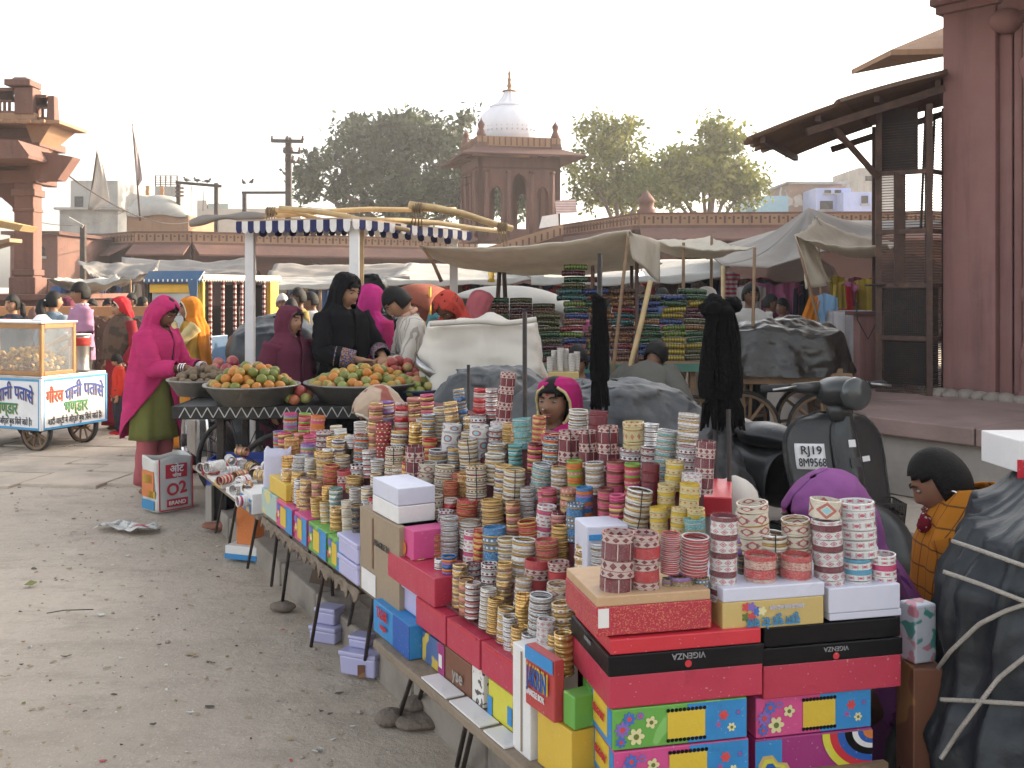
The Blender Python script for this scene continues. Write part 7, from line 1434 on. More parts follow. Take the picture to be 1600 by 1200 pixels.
t=thing('floral_carton','pink and blue floral carton at the bottom of the front wall corner','carton',OF(957,1250)); o=OF(960,1243,.0); obox(t,'body',o,EX,EY,.335,.235,67*kk,cpnk); floral(t,o,EX,.335,67*kk,cpnk,cblu,2); sidep(t,o,.235,67*kk)
k3=frontd(1200)/F
t=thing('floral_carton','pink and blue floral carton below the right black lidded shoe box','carton',OF(1190,1165)); o=OF(1190,1163,.03); obox(t,'body',o,EX,EY,.31,.235,63*k3,cpnk); floral(t,o,EX,.31,63*k3,cpnk,cblu,3)
t=thing('rainbow_carton','magenta carton printed with rainbow arcs at the bottom right of the front wall','carton',OF(1190,1240)); o=OF(1189,1240,.03); obox(t,'body',o,EX,EY,.315,.235,75*k3,cmag); pr(t,'blue_corner',o,EX,.0,.07,.0,72*k3,cblu)
for q,(r,c) in enumerate(((.135,'lime'),(.115,'red'),(.095,'blu'),(.075,'blk'),(.055,'crm'),(.04,'blu'),(.026,'org'))):
    mm={'lime':cylw2,'red':cred,'blu':cdblu,'blk':cblack,'crm':cwhite,'org':corg}[c]; nr=Vector((EX.y,-EX.x,0)); c0=o+EX*.312+nr*(.002+.0006*q)+Vector((0,0,73*k3)); vs=[c0]+[c0+EX*(-r*math.cos(a))+Vector((0,0,-r*math.sin(a)*.8)) for a in [PI/2*i/12 for i in range(13)]]; MB().poly(vs,.0006,nr).build('rainbow_arc',mm,t)
for q,(r,m) in enumerate(((.05,cgold),(.04,cylw2),(.028,cdblu))): disc(t,'leaf_motif',o,EX,.045,.03,r,m,.003+.0006*q,16,3)
# --- pieces left of the corner, seen on the aisle side
def esid(d): return EL(d,-.03)
def sidecard(nm,lab,cat,d0,d1,s0,s1,z0,z1,m,bev=.003,part='body',**k):
    a=EL((d0+d1)/2,(s0+s1)/2); t=thing(nm,lab,cat,(a.x,a.y,z0)); b_=along(d0,d1,s0,s1,z0,z1); MB().box(b_['c'],b_['sz'],b_['rz']).build(part,m,t,bev=bev); return t
def pxd(px,s=0): k=(px-800)/F; return (1.5045+s/.882)/(k+.535)
def sface(t,nm,d0,d1,s,z0,z1,m,off=.002): 
    b_=along(d0,d1,s-off-.001,s-off,z0,z1); return MB().box(b_['c'],b_['sz'],b_['rz']).build(nm,m,t)
def stext(t,body,size,m,d,s,z,bold=.001,off=.006,maxw=None,up=(0,0,1)): return text_on(t,'lettering',body,size,m,EL(d,s-off,z),-U if up[2]>0 else U,up,bold,0,False,maxw)
dA,dB,dC,dD=pxd(657),pxd(706),pxd(760),pxd(826)
for i,(a,b_) in enumerate(((dA,dB),(dB,dC),(dC,dD))):
    lab=['red cardboard tray holding rolls, farthest of the sloping row','middle red cardboard tray in the row below the rolls','near red cardboard tray beside the white upright box'][i]
    t=sidecard('card_tray',lab,'tray',b_+.006,a-.006,-.02,.16,.515,.605,ccrim,part='tray_body')
    sface(t,'edge_fold',b_+.02,a-.02,-.02,.597,.604,cred,.002)
t=thing('upright_box','tall white carton standing on end beside the near red tray','carton',EL(pxd(836),0,.40)); 
b_=along(pxd(852),pxd(824),-.045,.10,.40,.68); MB().box(b_['c'],b_['sz'],b_['rz']).build('body',cwhite,t,bev=.003); sface(t,'seam',pxd(840),pxd(838),-.045,.41,.67,cbrd)
t=thing('printed_packet','red and blue printed packet lettered JAKRIN hanging below the gold rolls','packet',EL(pxd(868),-.05,.55)); b_=along(pxd(893),pxd(847),-.05,-.02,.547,.70); MB().box(b_['c'],b_['sz'],b_['rz']).build('body',card('packet_red',(.42,.05,.05)),t,bev=.004)
sface(t,'blue_band',pxd(892),pxd(848),-.05,.665,.699,cblu); stext(t,'JAKRIN',.075,yelp,pxd(869),-.05,.63,.002,.006,.11); stext(t,'JAKRIN',.07,cdblu,pxd(869),-.05,.628,.0005,.008,.10); stext(t,'BANGLE BOX',.022,cwhite,pxd(866),-.05,.588,.0005,.006,.09)
t=sidecard('yellow_carton','plain mustard yellow carton standing under the printed packet','carton',pxd(912),pxd(858),-.035,.10,.405,.545,cyel)
t=sidecard('green_packet','small green packet squeezed beside the corner shoe box','packet',pxd(914),pxd(896),-.03,.1,.55,.63,cgrn)
# shelf items under the trays
t=sidecard('brown_carton','brown shoe carton lettered yse on the lower plank under the trays','carton',pxd(741),pxd(690),-.01,.16,.405,.505,cbrn); sface(t,'maroon_end',pxd(700),pxd(690),-.01,.406,.504,cmag); sface(t,'white_label',pxd(697),pxd(692),-.01,.43,.47,cwhite,.004); stext(t,'yse',.055,pm('grey_print',(.3,.27,.24),.6,bump=0),pxd(722),-.01,.445,.001)
t=sidecard('patterned_book','white patterned packet standing beside the brown carton','packet',pxd(760),pxd(742),-.01,.14,.405,.51,pat_bw)
t=sidecard('yellow_carton','blue edged bright yellow carton on the lower plank','carton',pxd(806),pxd(768),-.01,.13,.405,.505,cylw2); sface(t,'blue_flower_print',pxd(775),pxd(768),-.01,.406,.46,cblu); sface(t,'blue_flower_print',pxd(806),pxd(799),-.01,.42,.47,cblu)
t=sidecard('patterned_packet','dark multicoloured packet standing at the near end of the lower plank','packet',pxd(822),pxd(808),-.01,.12,.405,.50,cmulti)
for i,(a,b_) in enumerate(((690,735),(735,790),(790,830))): t=sidecard('white_sheet',['white lining board on the far part of the lower plank','white lining board in the middle of the lower plank','white lining board at the near end of the lower plank'][i],'board',pxd(b_)+.01,pxd(a)-.01,-.075,-.014,.4035,.409,cwhite,.001)
t=sidecard('tasair_carton','bright blue carton lettered TASAIR beside the lilac bin','carton',pxd(662),pxd(604),-.05,.10,.405,.515,cblu); b_=along(pxd(662),pxd(636),-.052,-.05,.406,.514); MB().box(b_['c'],b_['sz'],b_['rz']).build('deep_blue_side',cdblu,t); stext(t,'TASAIR',.05,redp,pxd(620),-.05,.485,.001,.006,.10); stext(t,'bangles',.022,redp,pxd(622),-.05,.445,.0015,.006,.06)
t=sidecard('patterned_packet','green and red patterned packet right of the blue TASAIR carton','packet',pxd(689),pxd(664),-.01,.12,.405,.50,cmulti); 
t=sidecard('lilac_bin','translucent lilac plastic bin holding up the upper red tray','bin',pxd(688),pxd(627),.0,.18,.517,.60,clilac,.008); 
b_=along(pxd(686),pxd(629),-.012,.19,.597,.606); MB().box(b_['c'],b_['sz'],b_['rz']).build('rim',clilac,t,bev=.004); sface(t,'orange_sticker',pxd(680),pxd(664),.0,.56,.585,corg)
t=sidecard('red_carton','bright red pink carton on top of the lilac bin','carton',pxd(688),pxd(614),-.02,.16,.608,.70,ccrim); 
t=sidecard('pink_carton','small magenta pink carton on the bright red pink carton','carton',pxd(646),pxd(615),.0,.14,.702,.80,cpnk); disc(t,'photo_print',EL(pxd(632),-.002,.70),-U,.0,.03,.025,corg,.004)
t=sidecard('tall_carton','tall brown cardboard carton standing between the two halves of the display','carton',pxd(632),pxd(570),-.02,.15,.497,.80,cbrd); sface(t,'torn_white_patch',pxd(596),pxd(574),-.02,.50,.58,cwhite); sface(t,'tape_strip',pxd(592),pxd(590),-.02,.60,.78,cbrn); stext(t,'FRAGILE 24',.03,ink,pxd(606),-.02,.70,.0003,.005,.14)
for i in (0,1): 
    t=sidecard('white_carton',['lower white carton on the tall brown carton','upper white carton under the cream bangle roll'][i],'carton',pxd(626)+.0,pxd(586),-.01,.13,.802+.062*i,.862+.062*i,clav if i else cwhite)
# row of small floral cartons on the far plank
for i,(a,b_,m1,m2) in enumerate(((439,466,cpnk,cblu),(458+10,489,cpnk,cblu),(490,520,cgrn,cblu),(521,546,cgrn,cblu))):
    t=sidecard('floral_carton',['pink floral carton farthest in the small row on the far plank','second pink floral carton in the small row on the far plank','green floral carton in the middle of the small row','green floral carton nearest the lilac boxes in the small row'][i],'carton',pxd(b_-1),pxd(a+1),-.025,.10,.497,.617,m1)
    da,db=pxd(a),pxd(b_); L=da-db; sface(t,'blue_print',db+.004,db+L*.42,-.025,.50,.614,m2); sface(t,'yellow_window',db+L*.34,db+L*.66,-.025,.515,.60,yelp,.004)
    for u,v,m in ((.8,.055,0),(.86,.09,1),(.75,.09,2),(.9,.04,3),(.1,.05,3),(.2,.03,0)): disc(t,'printed_flower',EL(db+L*u,-.025,.5),-U,0,v,.018,flw[m],.005,12,5)
for i,z in enumerate((.497,.577)):
    t=sidecard('lilac_box',['lower lilac plastic lidded box at the near end of the far plank','upper lilac plastic lidded box at the near end of the far plank'][i],'box',pxd(570),pxd(540),-.03,.09,z,z+.062,clilac,.008); b_=along(pxd(571),pxd(539),-.034,.094,z+.060,z+.078); MB().box(b_['c'],b_['sz'],b_['rz']).build('lid',clilac,t,bev=.004)
t=sidecard('yellow_carton','small mustard carton stacked at the far end of the floral row','carton',pxd(450),pxd(424),-.01,.10,.622,.70,cyel); t=sidecard('printed_carton','pastel printed carton under the small mustard carton','carton',pxd(438),pxd(415),-.02,.1,.50,.62,card('pastel',(.35,.45,.40),extra=multi(blotch(7,.55,(.55,.5,.2),1),blotch(9,.6,(.15,.35,.45),3)))); t=sidecard('orange_carton','narrow orange carton beside the pastel printed carton','carton',pxd(452),pxd(440),-.015,.1,.50,.62,corg)
lb=thing('paper_bag','crumpled lilac paper bag standing at the far end of the heap','bag',EL(5.15,.06,.5)); 
MB().grid(lambda u,v:(lambda th:EL(5.14,.07,.50)+Vector((.07*math.copysign(abs(math.cos(th))**.4,math.cos(th))*(1-.1*v),.04*math.copysign(abs(math.sin(th))**.4,math.sin(th)),.30*v+.01*math.sin(th*3)*(v>.9))))(u*TAU),32,8,wrap=True).build('body',card('lilac_paper',(.50,.49,.62)),lb,True,solid=.003)
# cartons on the small far table
t=sidecard('yellow_carton','open yellow lidded carton at the far corner of the small table','carton',6.6,6.35,-.0,.25,.446,.475,cyel); t=sidecard('white_tray','white tray with yellow side on the small far table','tray',6.3,5.95,-.01,.2,.446,.474,cwhite); sface(t,'yellow_side',5.96,6.1,-.01,.447,.473,cyel,.003); t=sidecard('white_tray','shallow grey white tray nearest on the small far table','tray',5.85,5.5,-.01,.2,.446,.478,cwhite); t=sidecard('blue_edged_box','white carton with blue edge and printed front on the small far table','carton',5.5,5.28,-.02,.12,.446,.55,cwhite); sface(t,'blue_edge',5.29,5.49,-.02,.505,.52,cblu,.003); sface(t,'printed_front',5.29,5.49,-.02,.45,.50,cmulti,.003)
# red lidded crates at the inner side of the heap
q=EL(3.05,.92,.62); t=thing('red_lidded_box','large grey carton with bright red lid standing behind the yellow rolls','carton',P(1100,790,3.25)); c=P(1100,778,3.3); MB().box((c.x,c.y,.79),(.16,.3,.26),R(-12)).build('body',pm('grey_card',(.27,.25,.23),.8),t,bev=.004); MB().box((c.x,c.y,.945),(.175,.315,.06),R(-12)).build('lid',cred,t,bev=.004)
MB().box((c.x,c.y,.33),(.14,.26,.64),R(-12)).build('under_crate',wood_grey,t,bev=.004)
c=EL(2.95,.52,.80); t=thing('lavender_box','lavender white box standing in the hollow behind the front wall rolls','box',P(940,835,2.86)); q=P(942,850,2.82); MB().box((q.x,q.y+.06,q.z-.05),(.12,.12,.20),R(13)).build('body',clav,t,bev=.004); MB().box((q.x+.005,q.y-.003,q.z+.02),(.09,.006,.015),R(13)).build('blue_label',cblu,t)
sk=thing('cloth_sack','cream cloth bundle behind the red lidded carton near the scooter','sack',P(1150,800,3.5)); MB().ell(P(1150,815,3.55),(.09,.14,.16),20,14,fn=lambda q:q*(1+.10*fbm(q*12,3))).build('cloth',unbleached,sk,True); MB().box(P(1150,815,3.55)-Vector((0,0,.46)),(.2,.2,.62)).build('under_crate',wood_grey,sk)
# support under the front wall
fs=thing('wooden_crate','slatted wooden crate under the front wall of shoe boxes','crate',OF(1150,1300,.15)); 
zb_=OF(960,1243).z-.004
for i in range(3):
    o=OF(955,1243,.02+.09*i); MB().box(o+EX*.36+Vector((0,0,-(zb_-.0)/2+.0)),(.72,.02,zb_-.01),R(13)).build('slat',wood,fs)
# stones and lilac boxes on the ground
def stone(lab,p,r,seed,m=kerbm):
    t=MB().ell((p.x,p.y,p.z+r[2]*.6),r,14,10,fn=lambda q:q*(1+.35*fbm(q*9+Vector((seed,0,0)),3))).build('stone',m,None,True); tag(t,lab,'stone')
stm2=pm('brown_stone',(.17,.135,.11),.9,var=.25,sc=8,bump=.6,bsc=40)
stone('flat brown stone under the leg of the far trestle table',G(445,952),(.065,.045,.028),1,stm2); stone('dark stone wedged at the left near table leg',G(606,1128),(.06,.05,.03),2,stm2); stone('broad flat stone under the right near table leg',G(652,1128),(.10,.08,.022),3,stm2); stone('smaller stone lying on the broad flat stone by the table leg',G(650,1122)+Vector((-.01,.02,.03)),(.06,.055,.025),5,stm2); stone('reddish brick piece on the ground under the far small table',G(345,826),(.13,.05,.03),7,pm('brick_red',(.22,.09,.06),.9)); 
def lil(lab,px0,px1,yt,yb,dd,z0=None,lidh=.02):
    p=G((px0+px1)/2,yb) if z0 is None else Vector((X((px0+px1)/2,dd),dd,z0)); d=p.y; w=(px1-px0)*d/F; h=(yb-yt)*d/F*.9; t=thing('lilac_box',lab,'box',p,R(-24)); MB().box(p+Vector((0,w*.35,h/2)),(w*.86,w*.7,h),R(-24),top=1.06).build('body',clilac,t,bev=.008); MB().box(p+Vector((0,w*.35,h+lidh/2)),(w*.95,w*.78,lidh),R(-24)).build('lid',clilac,t,bev=.006); return p,h+lidh
p_,h_=lil('lilac plastic box at the bottom of the pair under the far table',484,537,985,1006,0); p_,h_=lil('lilac plastic box stacked on top under the far table',492,533,962,983,p_.y+.03,h_+.001)
p_,h_=lil('large lilac plastic box on the ground beneath the tall carton',532,604,1025,1058,0); p_,h_=lil('shallow lilac plastic box on the large one beneath the tall carton',545,582,1005,1020,p_.y+.05,h_+.001,.015)
t=thing('paper_strip','small dark red label strip at the foot of a table leg','label',G(566,1056)); MB().box(G(566,1056)+Vector((0,-.03,.03)),(.03,.004,.05)).build('strip',cbrn,t)
t=thing('orange_carton','orange upright carton on the ground beneath the small far table','carton',G(388,868)); p=G(388,872); MB().box(p+Vector((0,.05,.20)),(.13,.10,.24),R(-20)).build('body',corg,t,bev=.004); 
t=thing('white_carton','flat white carton with blue base under the orange carton','carton',p); MB().box(p+Vector((0,.05,.055)),(.22,.2,.05),R(-20)).build('body',cwhite,t,bev=.004); MB().box(p+Vector((0,.05,.015)),(.225,.205,.03),R(-20)).build('blue_base',cblu,t,bev=.003)
t=thing('dark_carton','black and grey cartons standing under the small far table','carton',G(346,825)); p=G(346,826); MB().box(p+Vector((0,.08,.16)),(.10,.1,.24),R(-20)).build('body',cblack,t,bev=.004); MB().box(p+Vector((-.08,.08,.16)),(.05,.1,.24),R(-20)).build('grey_side',plaster,t,bev=.004)
# ---------------------------------------------------------------- iron poles with black tassels
def ipole(lab,px,pyt,d,r=.009,px2=None,zb=0): t=MB().tube([(X(px2 or px,d),d,zb),P(px,pyt,d)],r,8).build('iron_pole',iron,None,True); return tag(t,lab,'pole')
ipole('thin dark iron pole with flat top rising from the middle of the heap',820,488,4.35,.010); MB()
ipole('dark iron pole carrying the slim black tassel',937,396,4.75,.012)
ipole('left of the two thin poles under the thick black tassel bundle',1118,640,3.45,.008,1117); ipole('right of the two thin poles under the thick black tassel bundle',1138,640,3.4,.008,1146); ipole('short dark iron peg standing beside the white covered load',732,570,5.3,.009)
tasm=pm('black_tassel_yarn',(.004,.004,.0045),.85,0,.3,20,.6,200,.08)
def tassel(lab,px,pyt,pyb,d,r,top,seed):
    """hank of black hair extensions: strands gathered at a knot, loose below a tie"""
    t=thing('black_tassel',lab,'tassel',P(px,pyb,d)); zt,zb=Zy(pyt,d),Zy(pyb,d); x=X(px,d); rr=random.Random(seed); L=zt-zb
    mb=MB(); mb.grid(lambda u,v:(lambda th,w:Vector((x+w*math.cos(th)*(1+.10*math.sin(9*th+seed)+.05*math.sin(23*th)),d+w*math.sin(th)*(1+.1*math.sin(7*th)),zt-L*.72*v)))(u*TAU,r*(.55+.50*v**.7-.12*max(0,v-.85)/.15)),64,24,wrap=True); mb.build('hank',tasm,t,True)
    sm=MB()
    for k in range(70):
        a=rr.uniform(0,TAU); q=rr.uniform(.4,1.0); pts=[]
        for i in range(9):
            v=i/8; w=r*(.55+.55*v**.7-.34*sstep(.66,.74,v)+.30*sstep(.74,.95,v))*(.5+.5*q); pts.append((x+w*math.cos(a+.2*v)+.006*math.sin(v*9+k),d+w*math.sin(a+.2*v)-.004,zt-(L-rr.uniform(0,.05))*v))
        sm.tube(pts,[.007]*8+[.004],5)
    sm.build('strands',tasm,t)
    kn=MB()
    for k in range(top[1]): kn.ell((x+rr.uniform(-1,1)*top[0],d+rr.uniform(-.5,.5)*top[0],zt+rr.uniform(-.3,.8)*top[0]),(top[0]*.8,top[0]*.7,top[0]*.6),10,8,fn=lambda q:q*(1+.3*fbm(q*25+Vector((k,0,0)),3)))
    kn.build('knot',tasm,t,True)
    return t
tassel('slim black tassel hank hanging on the iron pole behind the seller',937,466,645,4.7,.042,(.024,4),1)
tassel('thick bundle of black tassels hanging before the tarpaulin cart',1126,486,674,3.5,.072,(.045,8),2)
# near right tarpaulin load with ropes
nt_=drape('large black tarpaulin covered load tied with pale rope at the right front','covered load',(1.53,2.63,0),(.98,.80,1.15),tarp_dk,'tarpaulin_load',R(-22),.0,.05,21,roundtop=.12,pow_=4,prof=lambda x,y:.03*math.sin(x*6)+.05*x,wob=.06,crease=.03,pleat=.034,nu=260,nv=110)
from mathutils.bvhtree import BVHTree
bpy.context.view_layer.update(); ob=[c for c in nt_.children][0]
for v in ob.data.vertices: k_=max(0,v.co.z)/1.15; v.co.x+=.22*k_*max(0,min(1,(.45-v.co.x)/.9)); v.co.y+=.05*k_
bvh=BVHTree.FromPolygons([WM[nt_.name]@v.co for v in ob.data.vertices],[tuple(p.vertices) for p in ob.data.polygons])
ropem=pm('pale_cotton_rope',(.36,.33,.29),.9,0,.15,40,.6,220)
def ropeon(lab,pts,r=.0055):
    out=[]
    for i in range(len(pts)-1):
        for k in range(8):
            t=k/8; px=pts[i][0]+(pts[i+1][0]-pts[i][0])*t; py=pts[i][1]+(pts[i+1][1]-pts[i][1])*t; dr=Vector(((px-800)/F,1,-(py-HOR)/F)).normalized(); h=bvh.ray_cast(Vector((0,0,H)),dr); out.append((dr,h[3]) if h[0] else None)
    gd=[q for q in out if q]; ds_=[q[1] for q in gd]; mn=[min(ds_[max(0,i-5):i+6]) for i in range(len(gd))]; good=[Vector((0,0,H))+q[0]*(sum(mn[max(0,i-4):i+5])/len(mn[max(0,i-4):i+5])-.003) for i,q in enumerate(gd)]
    if len(good)<3: return
    sm_=[good[0]]+[(good[i-1]+good[i]*2+good[i+1])/4 for i in range(1,len(good)-1)]+[good[-1]]; tag(MB().tube(sm_,r,7).build('rope',ropem,None,True),lab,'rope')
ropeon('uppermost pale rope crossing the black tarpaulin load',[(1478,842),(1520,856),(1600,884),(1700,915)]); ropeon('second pale rope sloping down across the black tarpaulin load',[(1474,893),(1530,912),(1600,939),(1700,975)]); ropeon('long curved pale rope sweeping up the black tarpaulin load',[(1452,1072),(1465,1045),(1485,1018),(1530,975),(1570,955),(1600,945),(1700,930)]); ropeon('level pale rope low on the black tarpaulin load',[(1470,1093),(1520,1095),(1600,1100),(1700,1104)]); ropeon('diagonal pale rope rising to the right on the black tarpaulin load',[(1470,1186),(1500,1140),(1560,1060),(1600,1028),(1680,975)])
rx_=thing('red_white_box','white box with a red printed lower half on top of the black tarpaulin load','box',P(1580,735,2.9)); q=P(1606,734,2.9); MB().box((q.x+.05,q.y,q.z+.055),(.27,.2,.09),R(4)).build('body',cwhite,rx_,bev=.004); MB().box((q.x+.05,q.y-.101,q.z+.022),(.268,.004,.05),R(4)).build('red_print',cred,rx_)
o=Vector((q.x-.06,q.y-.107,q.z+.0)); disc(rx_,'printed_flower',o,Vector((1,.07,0)).normalized(),.0,.02,.012,yelp,.002,12,5); disc(rx_,'printed_flower',o,Vector((1,.07,0)).normalized(),.025,.018,.010,cwhite,.002,12,5); text_on(rx_,'lettering','SWEETS',.022,cwhite,o+Vector((.13,.0,.028)),(1,.07,0),(0,0,1),.0005)
t=thing('floral_bag','white floral printed bag tucked beside the black tarpaulin load','bag',P(1436,985,2.62)); MB().box(P(1434,985,2.66),(.07,.06,.15),R(20)).build('body',card('floral_cloth',(.5,.52,.58),extra=multi(blotch(26,.58,(.5,.2,.25),1),blotch(22,.58,(.06,.25,.22),5))),t,bev=.006); MB().box(P(1437,985,2.66)-Vector((0,0,.418)),(.08,.12,.68)).build('box_below',cbrn,t,bev=.004)
# ---------------------------------------------------------------- the people
def fab(n,c,extra=None,**k): return fabric('cloth_'+n,c,extra,**k)
magenta=fab('magenta',(.50,.03,.145),streak(.5,(.36,.02,.10),3,14),var=.16); olive=fab('olive',(.15,.155,.04)); pinkc=fab('salwar_pink',(.40,.11,.12)); blackc=black_cloth; maroonc=fab('maroon_shawl',(.115,.022,.045)); beigev=fab('beige_print',(.48,.36,.27),multi(blotch(5,.56,(.30,.10,.08),1),blotch(6,.58,(.36,.34,.29),4))); purplev=fab('purple_veil',(.26,.085,.26),stripes(0,7,.05,(.12,.03,.16))); orangev=fab('orange_check',(.46,.17,.015),checks(14,14,.08,(.07,.03,.015)),var=.1); redv=fab('red_spot',(.50,.06,.04),spots(26,.22,(.06,.02,.02))); orv=fab('orange_veil',(.58,.20,.02)); mustard=fab('mustard',(.48,.28,.05)); brownsh=fab('brown_shawl',(.10,.065,.045),blotch(9,.55,(.055,.038,.03),3)); redscarf=fab('red_scarf',(.48,.02,.03)); reddress=fab('red_dress',(.22,.015,.025)); lavpolo=fab('lavender_polo',(.36,.19,.30)); greytr=fab('grey_trousers',(.06,.06,.065)); denim=fab('denim',(.20,.26,.32)); darkc=fab('dark_top',(.035,.04,.055)); stripec=fab('striped_shirt',(.58,.54,.48),stripes(0,26,.22,(.33,.30,.27))); greyk=fab('grey_kurta',(.115,.11,.095)); palek=fab('pale_kurta',(.52,.48,.38)); whitec=fab('white_shirt',(.60,.58,.55)); redsw=fab('red_sweater',(.48,.035,.02)); ivo=pm('ivory_border',(.6,.55,.45),.7); magv=fab('seller_magenta',(.42,.015,.14)); embro=fab('embroidered_cuff',(.10,.07,.10),multi(spots(70,.4,(.40,.20,.05)),spots(95,.35,(.25,.25,.50)))); silverb=pm('silver_bangle',(.6,.6,.6),.25,.9,.05,bump=0)
def loc(px,d,z=0): return (X(px,d),d,z)
SH=HOOD+[(1.25,.205,.165,0,.0,1.5,.012),(1.12,.21,.172,0,.008,2,.014)]
LONG=SH+[(.98,.205,.185,0,.015,6,.016,-10),(.82,.215,.20,0,.02,24,.016,-24),(.62,.225,.21,0,.03,56,.016,-40),(.46,.23,.215,0,.04,84,.016,-52)]
KURTA=[(1.36,.075,.066,0,.0,.001),(1.335,.13,.082,0,0,.002),(1.28,.185,.105,0,0,.003),(1.15,.168,.125,0,0,.005),(1.0,.155,.122,0,0,.006),(.86,.185,.145,0,0,.009),(.66,.20,.16,0,0,.014),(.46,.215,.175,0,0,.02)]
SHIRT=[(1.365,.066,.062,0,.0,.001),(1.335,.13,.08,0,0,.002),(1.28,.185,.105,0,0,.003),(1.15,.172,.125,0,0,.006),(1.0,.162,.122,0,0,.007),(.84,.178,.138,0,0,.009),(.76,.18,.14,0,0,.01)]
SKIRT=[(1.02,.14,.11,0,0,.003),(.86,.185,.15,0,0,.008),(.6,.22,.19,0,0,.018),(.3,.25,.22,0,0,.028),(.04,.27,.245,0,0,.034)]
# shopper in the magenta shawl
J=person('woman in a long magenta shawl picking fruit at the left end of the cart',loc(240,8.0),68,1.54,6,0,24,arms={-1:((-.20,-.17,1.03),(-.13,-.44,1.045),(.1,-1,-.12),(0,.1,1),45),1:((.2,-.16,1.04),(.10,-.42,1.04),(-.1,-1,-.2),(0,.1,1),45)},mat=skin_dk)
garment(J,'kurta',[(z,a*.97,b*1.0,x,y,f) for z,a,b,x,y,f in KURTA],olive,label='olive green kurta with small pale flowers'); trousers(J,pinkc,(.085,.085,.085,.08),'salwar'); veil(J,'shawl',LONG,magenta); hair_cap(J,line=.055); sleeve(J,-1,magenta,.7,(.085,.08,.07,.06)); sleeve(J,1,magenta,.7); bangle_on(J,-1,silverb); bangle_on(J,1,silverb)
# women behind the cart
J=person('young woman in a maroon shawl beside the woman in black',loc(450,7.75),52,1.46,2,10,0,mat=skin_lt); garment(J,'kurta',KURTA,maroonc); sleeve(J,1,maroonc,.9,(.09,.09,.08,.07)); sleeve(J,-1,maroonc,.9,(.09,.09,.08,.07)); veil(J,'shawl',SH+[(.95,.22,.19,0,.01,2,.016),(.8,.225,.2,0,.02,3,.018),(.6,.225,.2,0,.02,8,.02)],maroonc,trim=(fab('shawl_edge',(.16,.06,.07)),.5)); hair_cap(J,line=.045)
J=person('tall woman in a black headscarf and robe choosing fruit',loc(533,7.9),44,1.71,3,8,14,arms={-1:((-.235,-.10,1.05),(-.03,-.27,1.0),(.75,-.6,-.05),(0,.2,1),40),1:((.235,-.12,1.06),(.13,-.33,1.02),(-.6,-.7,-.05),(0,.2,1),40)},mat=skin_lt)
garment(J,'robe',KURTA,blackc); veil(J,'headscarf',HOOD+[(1.25,.195,.16,0,-.005,1.5,.012),(1.12,.20,.165,0,-.005,3,.014),(1.0,.19,.16,0,0,12,.014)],blackc); sleeve(J,-1,blackc,.8,(.075,.07,.07,.06)); sleeve(J,1,blackc,.8,(.075,.07,.07,.06))
for sx in (-1,1):
    sh,el,wr=J.arm[sx]; MB().tube([el.lerp(wr,.35),el.lerp(wr,.6),el.lerp(wr,.88)],[.070,.068,.062],14,cap=False).build('embroidered_cuff',embro,J.root,True,True,solid=.004)
hair_cap(J,line=.05)
J=person('shopper in a bright magenta veil half hidden behind the woman in black',loc(577,8.45),150,1.62,0,0,10,vox=.012,face=False); garment(J,'kurta',KURTA,magenta); sleeve(J,1,magenta,.9); sleeve(J,-1,magenta,.9); veil(J,'veil',LONG[:11],fab('hot_pink',(.50,.03,.20)))
J=person('fruit vendor in a striped white shirt leaning over the cart',loc(662,8.0),-72,1.66,14,0,30,arms={1:((.21,-.18,1.02),(.12,-.45,.98),(-.1,-1,-.05),(0,.1,1),35),-1:((-.21,-.16,1.02),(-.10,-.44,1.0),(.1,-1,-.1),(0,.1,1),35)},mat=skin_lt)
garment(J,'shirt',SHIRT,stripec); sleeve(J,1,stripec,.62); sleeve(J,-1,stripec,.62); trousers(J,greytr); hair_cap(J,line=.058,low=-.06); MB().tube([J.TH((.062*math.cos(a),.06*math.sin(a)+.006,1.375)) for a in [TAU*k/20 for k in range(21)]],.018,8).build('collar',fab('peach_collar',(.55,.33,.25)),J.root,True,True)
J=person('woman in a red spotted veil bowed behind the white covered load',loc(716,8.55),-28,1.61,10,0,42,mat=skin_dk); garment(J,'blouse',SHIRT,redv); sleeve(J,1,redv,.9); sleeve(J,-1,redv,.9); veil(J,'veil',SH+[(.95,.22,.2,0,.02,8,.016)],redv); trousers(J,reddress)
J=person('shopper in a pink veil just behind the red spotted veil',loc(742,9.1),120,1.57,4,0,10,vox=.012,face=False); garment(J,'kurta',KURTA,fab('rose',(.45,.12,.14))); veil(J,'veil',SH,fab('rose',(.45,.12,.14)))
# group by the snack cart
J=person('woman in a long orange veil raising a hand to her face',loc(298,10.3),-62,1.50,0,0,4,arms={1:((.19,-.19,1.10),(.03,-.20,1.36),(-.3,.05,1),(0,1,.2),25),-1:((-.21,-.14,1.06),(-.05,-.22,1.33),(.3,.05,1),(0,1,.2),25)},mat=skin)
garment(J,'kurta',KURTA[:-1]+[(.46,.225,.185,0,0,.02)],mustard); garment(J,'skirt',SKIRT,orv); veil(J,'veil',HOOD[:7]+[(1.36,.11,.115,0,.03,40,.012),(1.3,.14,.13,0,.05,62,.014),(1.1,.16,.13,0,.06,85,.018),(.85,.17,.14,0,.07,100,.02),(.6,.18,.15,0,.08,105,.02),(.4,.18,.15,0,.08,108,.02)],orv,trim=(ivo,.5)); hair_cap(J); sleeve(J,1,fab('cream_sleeve',(.55,.44,.22)),.9); sleeve(J,-1,mustard,.9); bangle_on(J,1,silverb); bangle_on(J,-1,silverb)
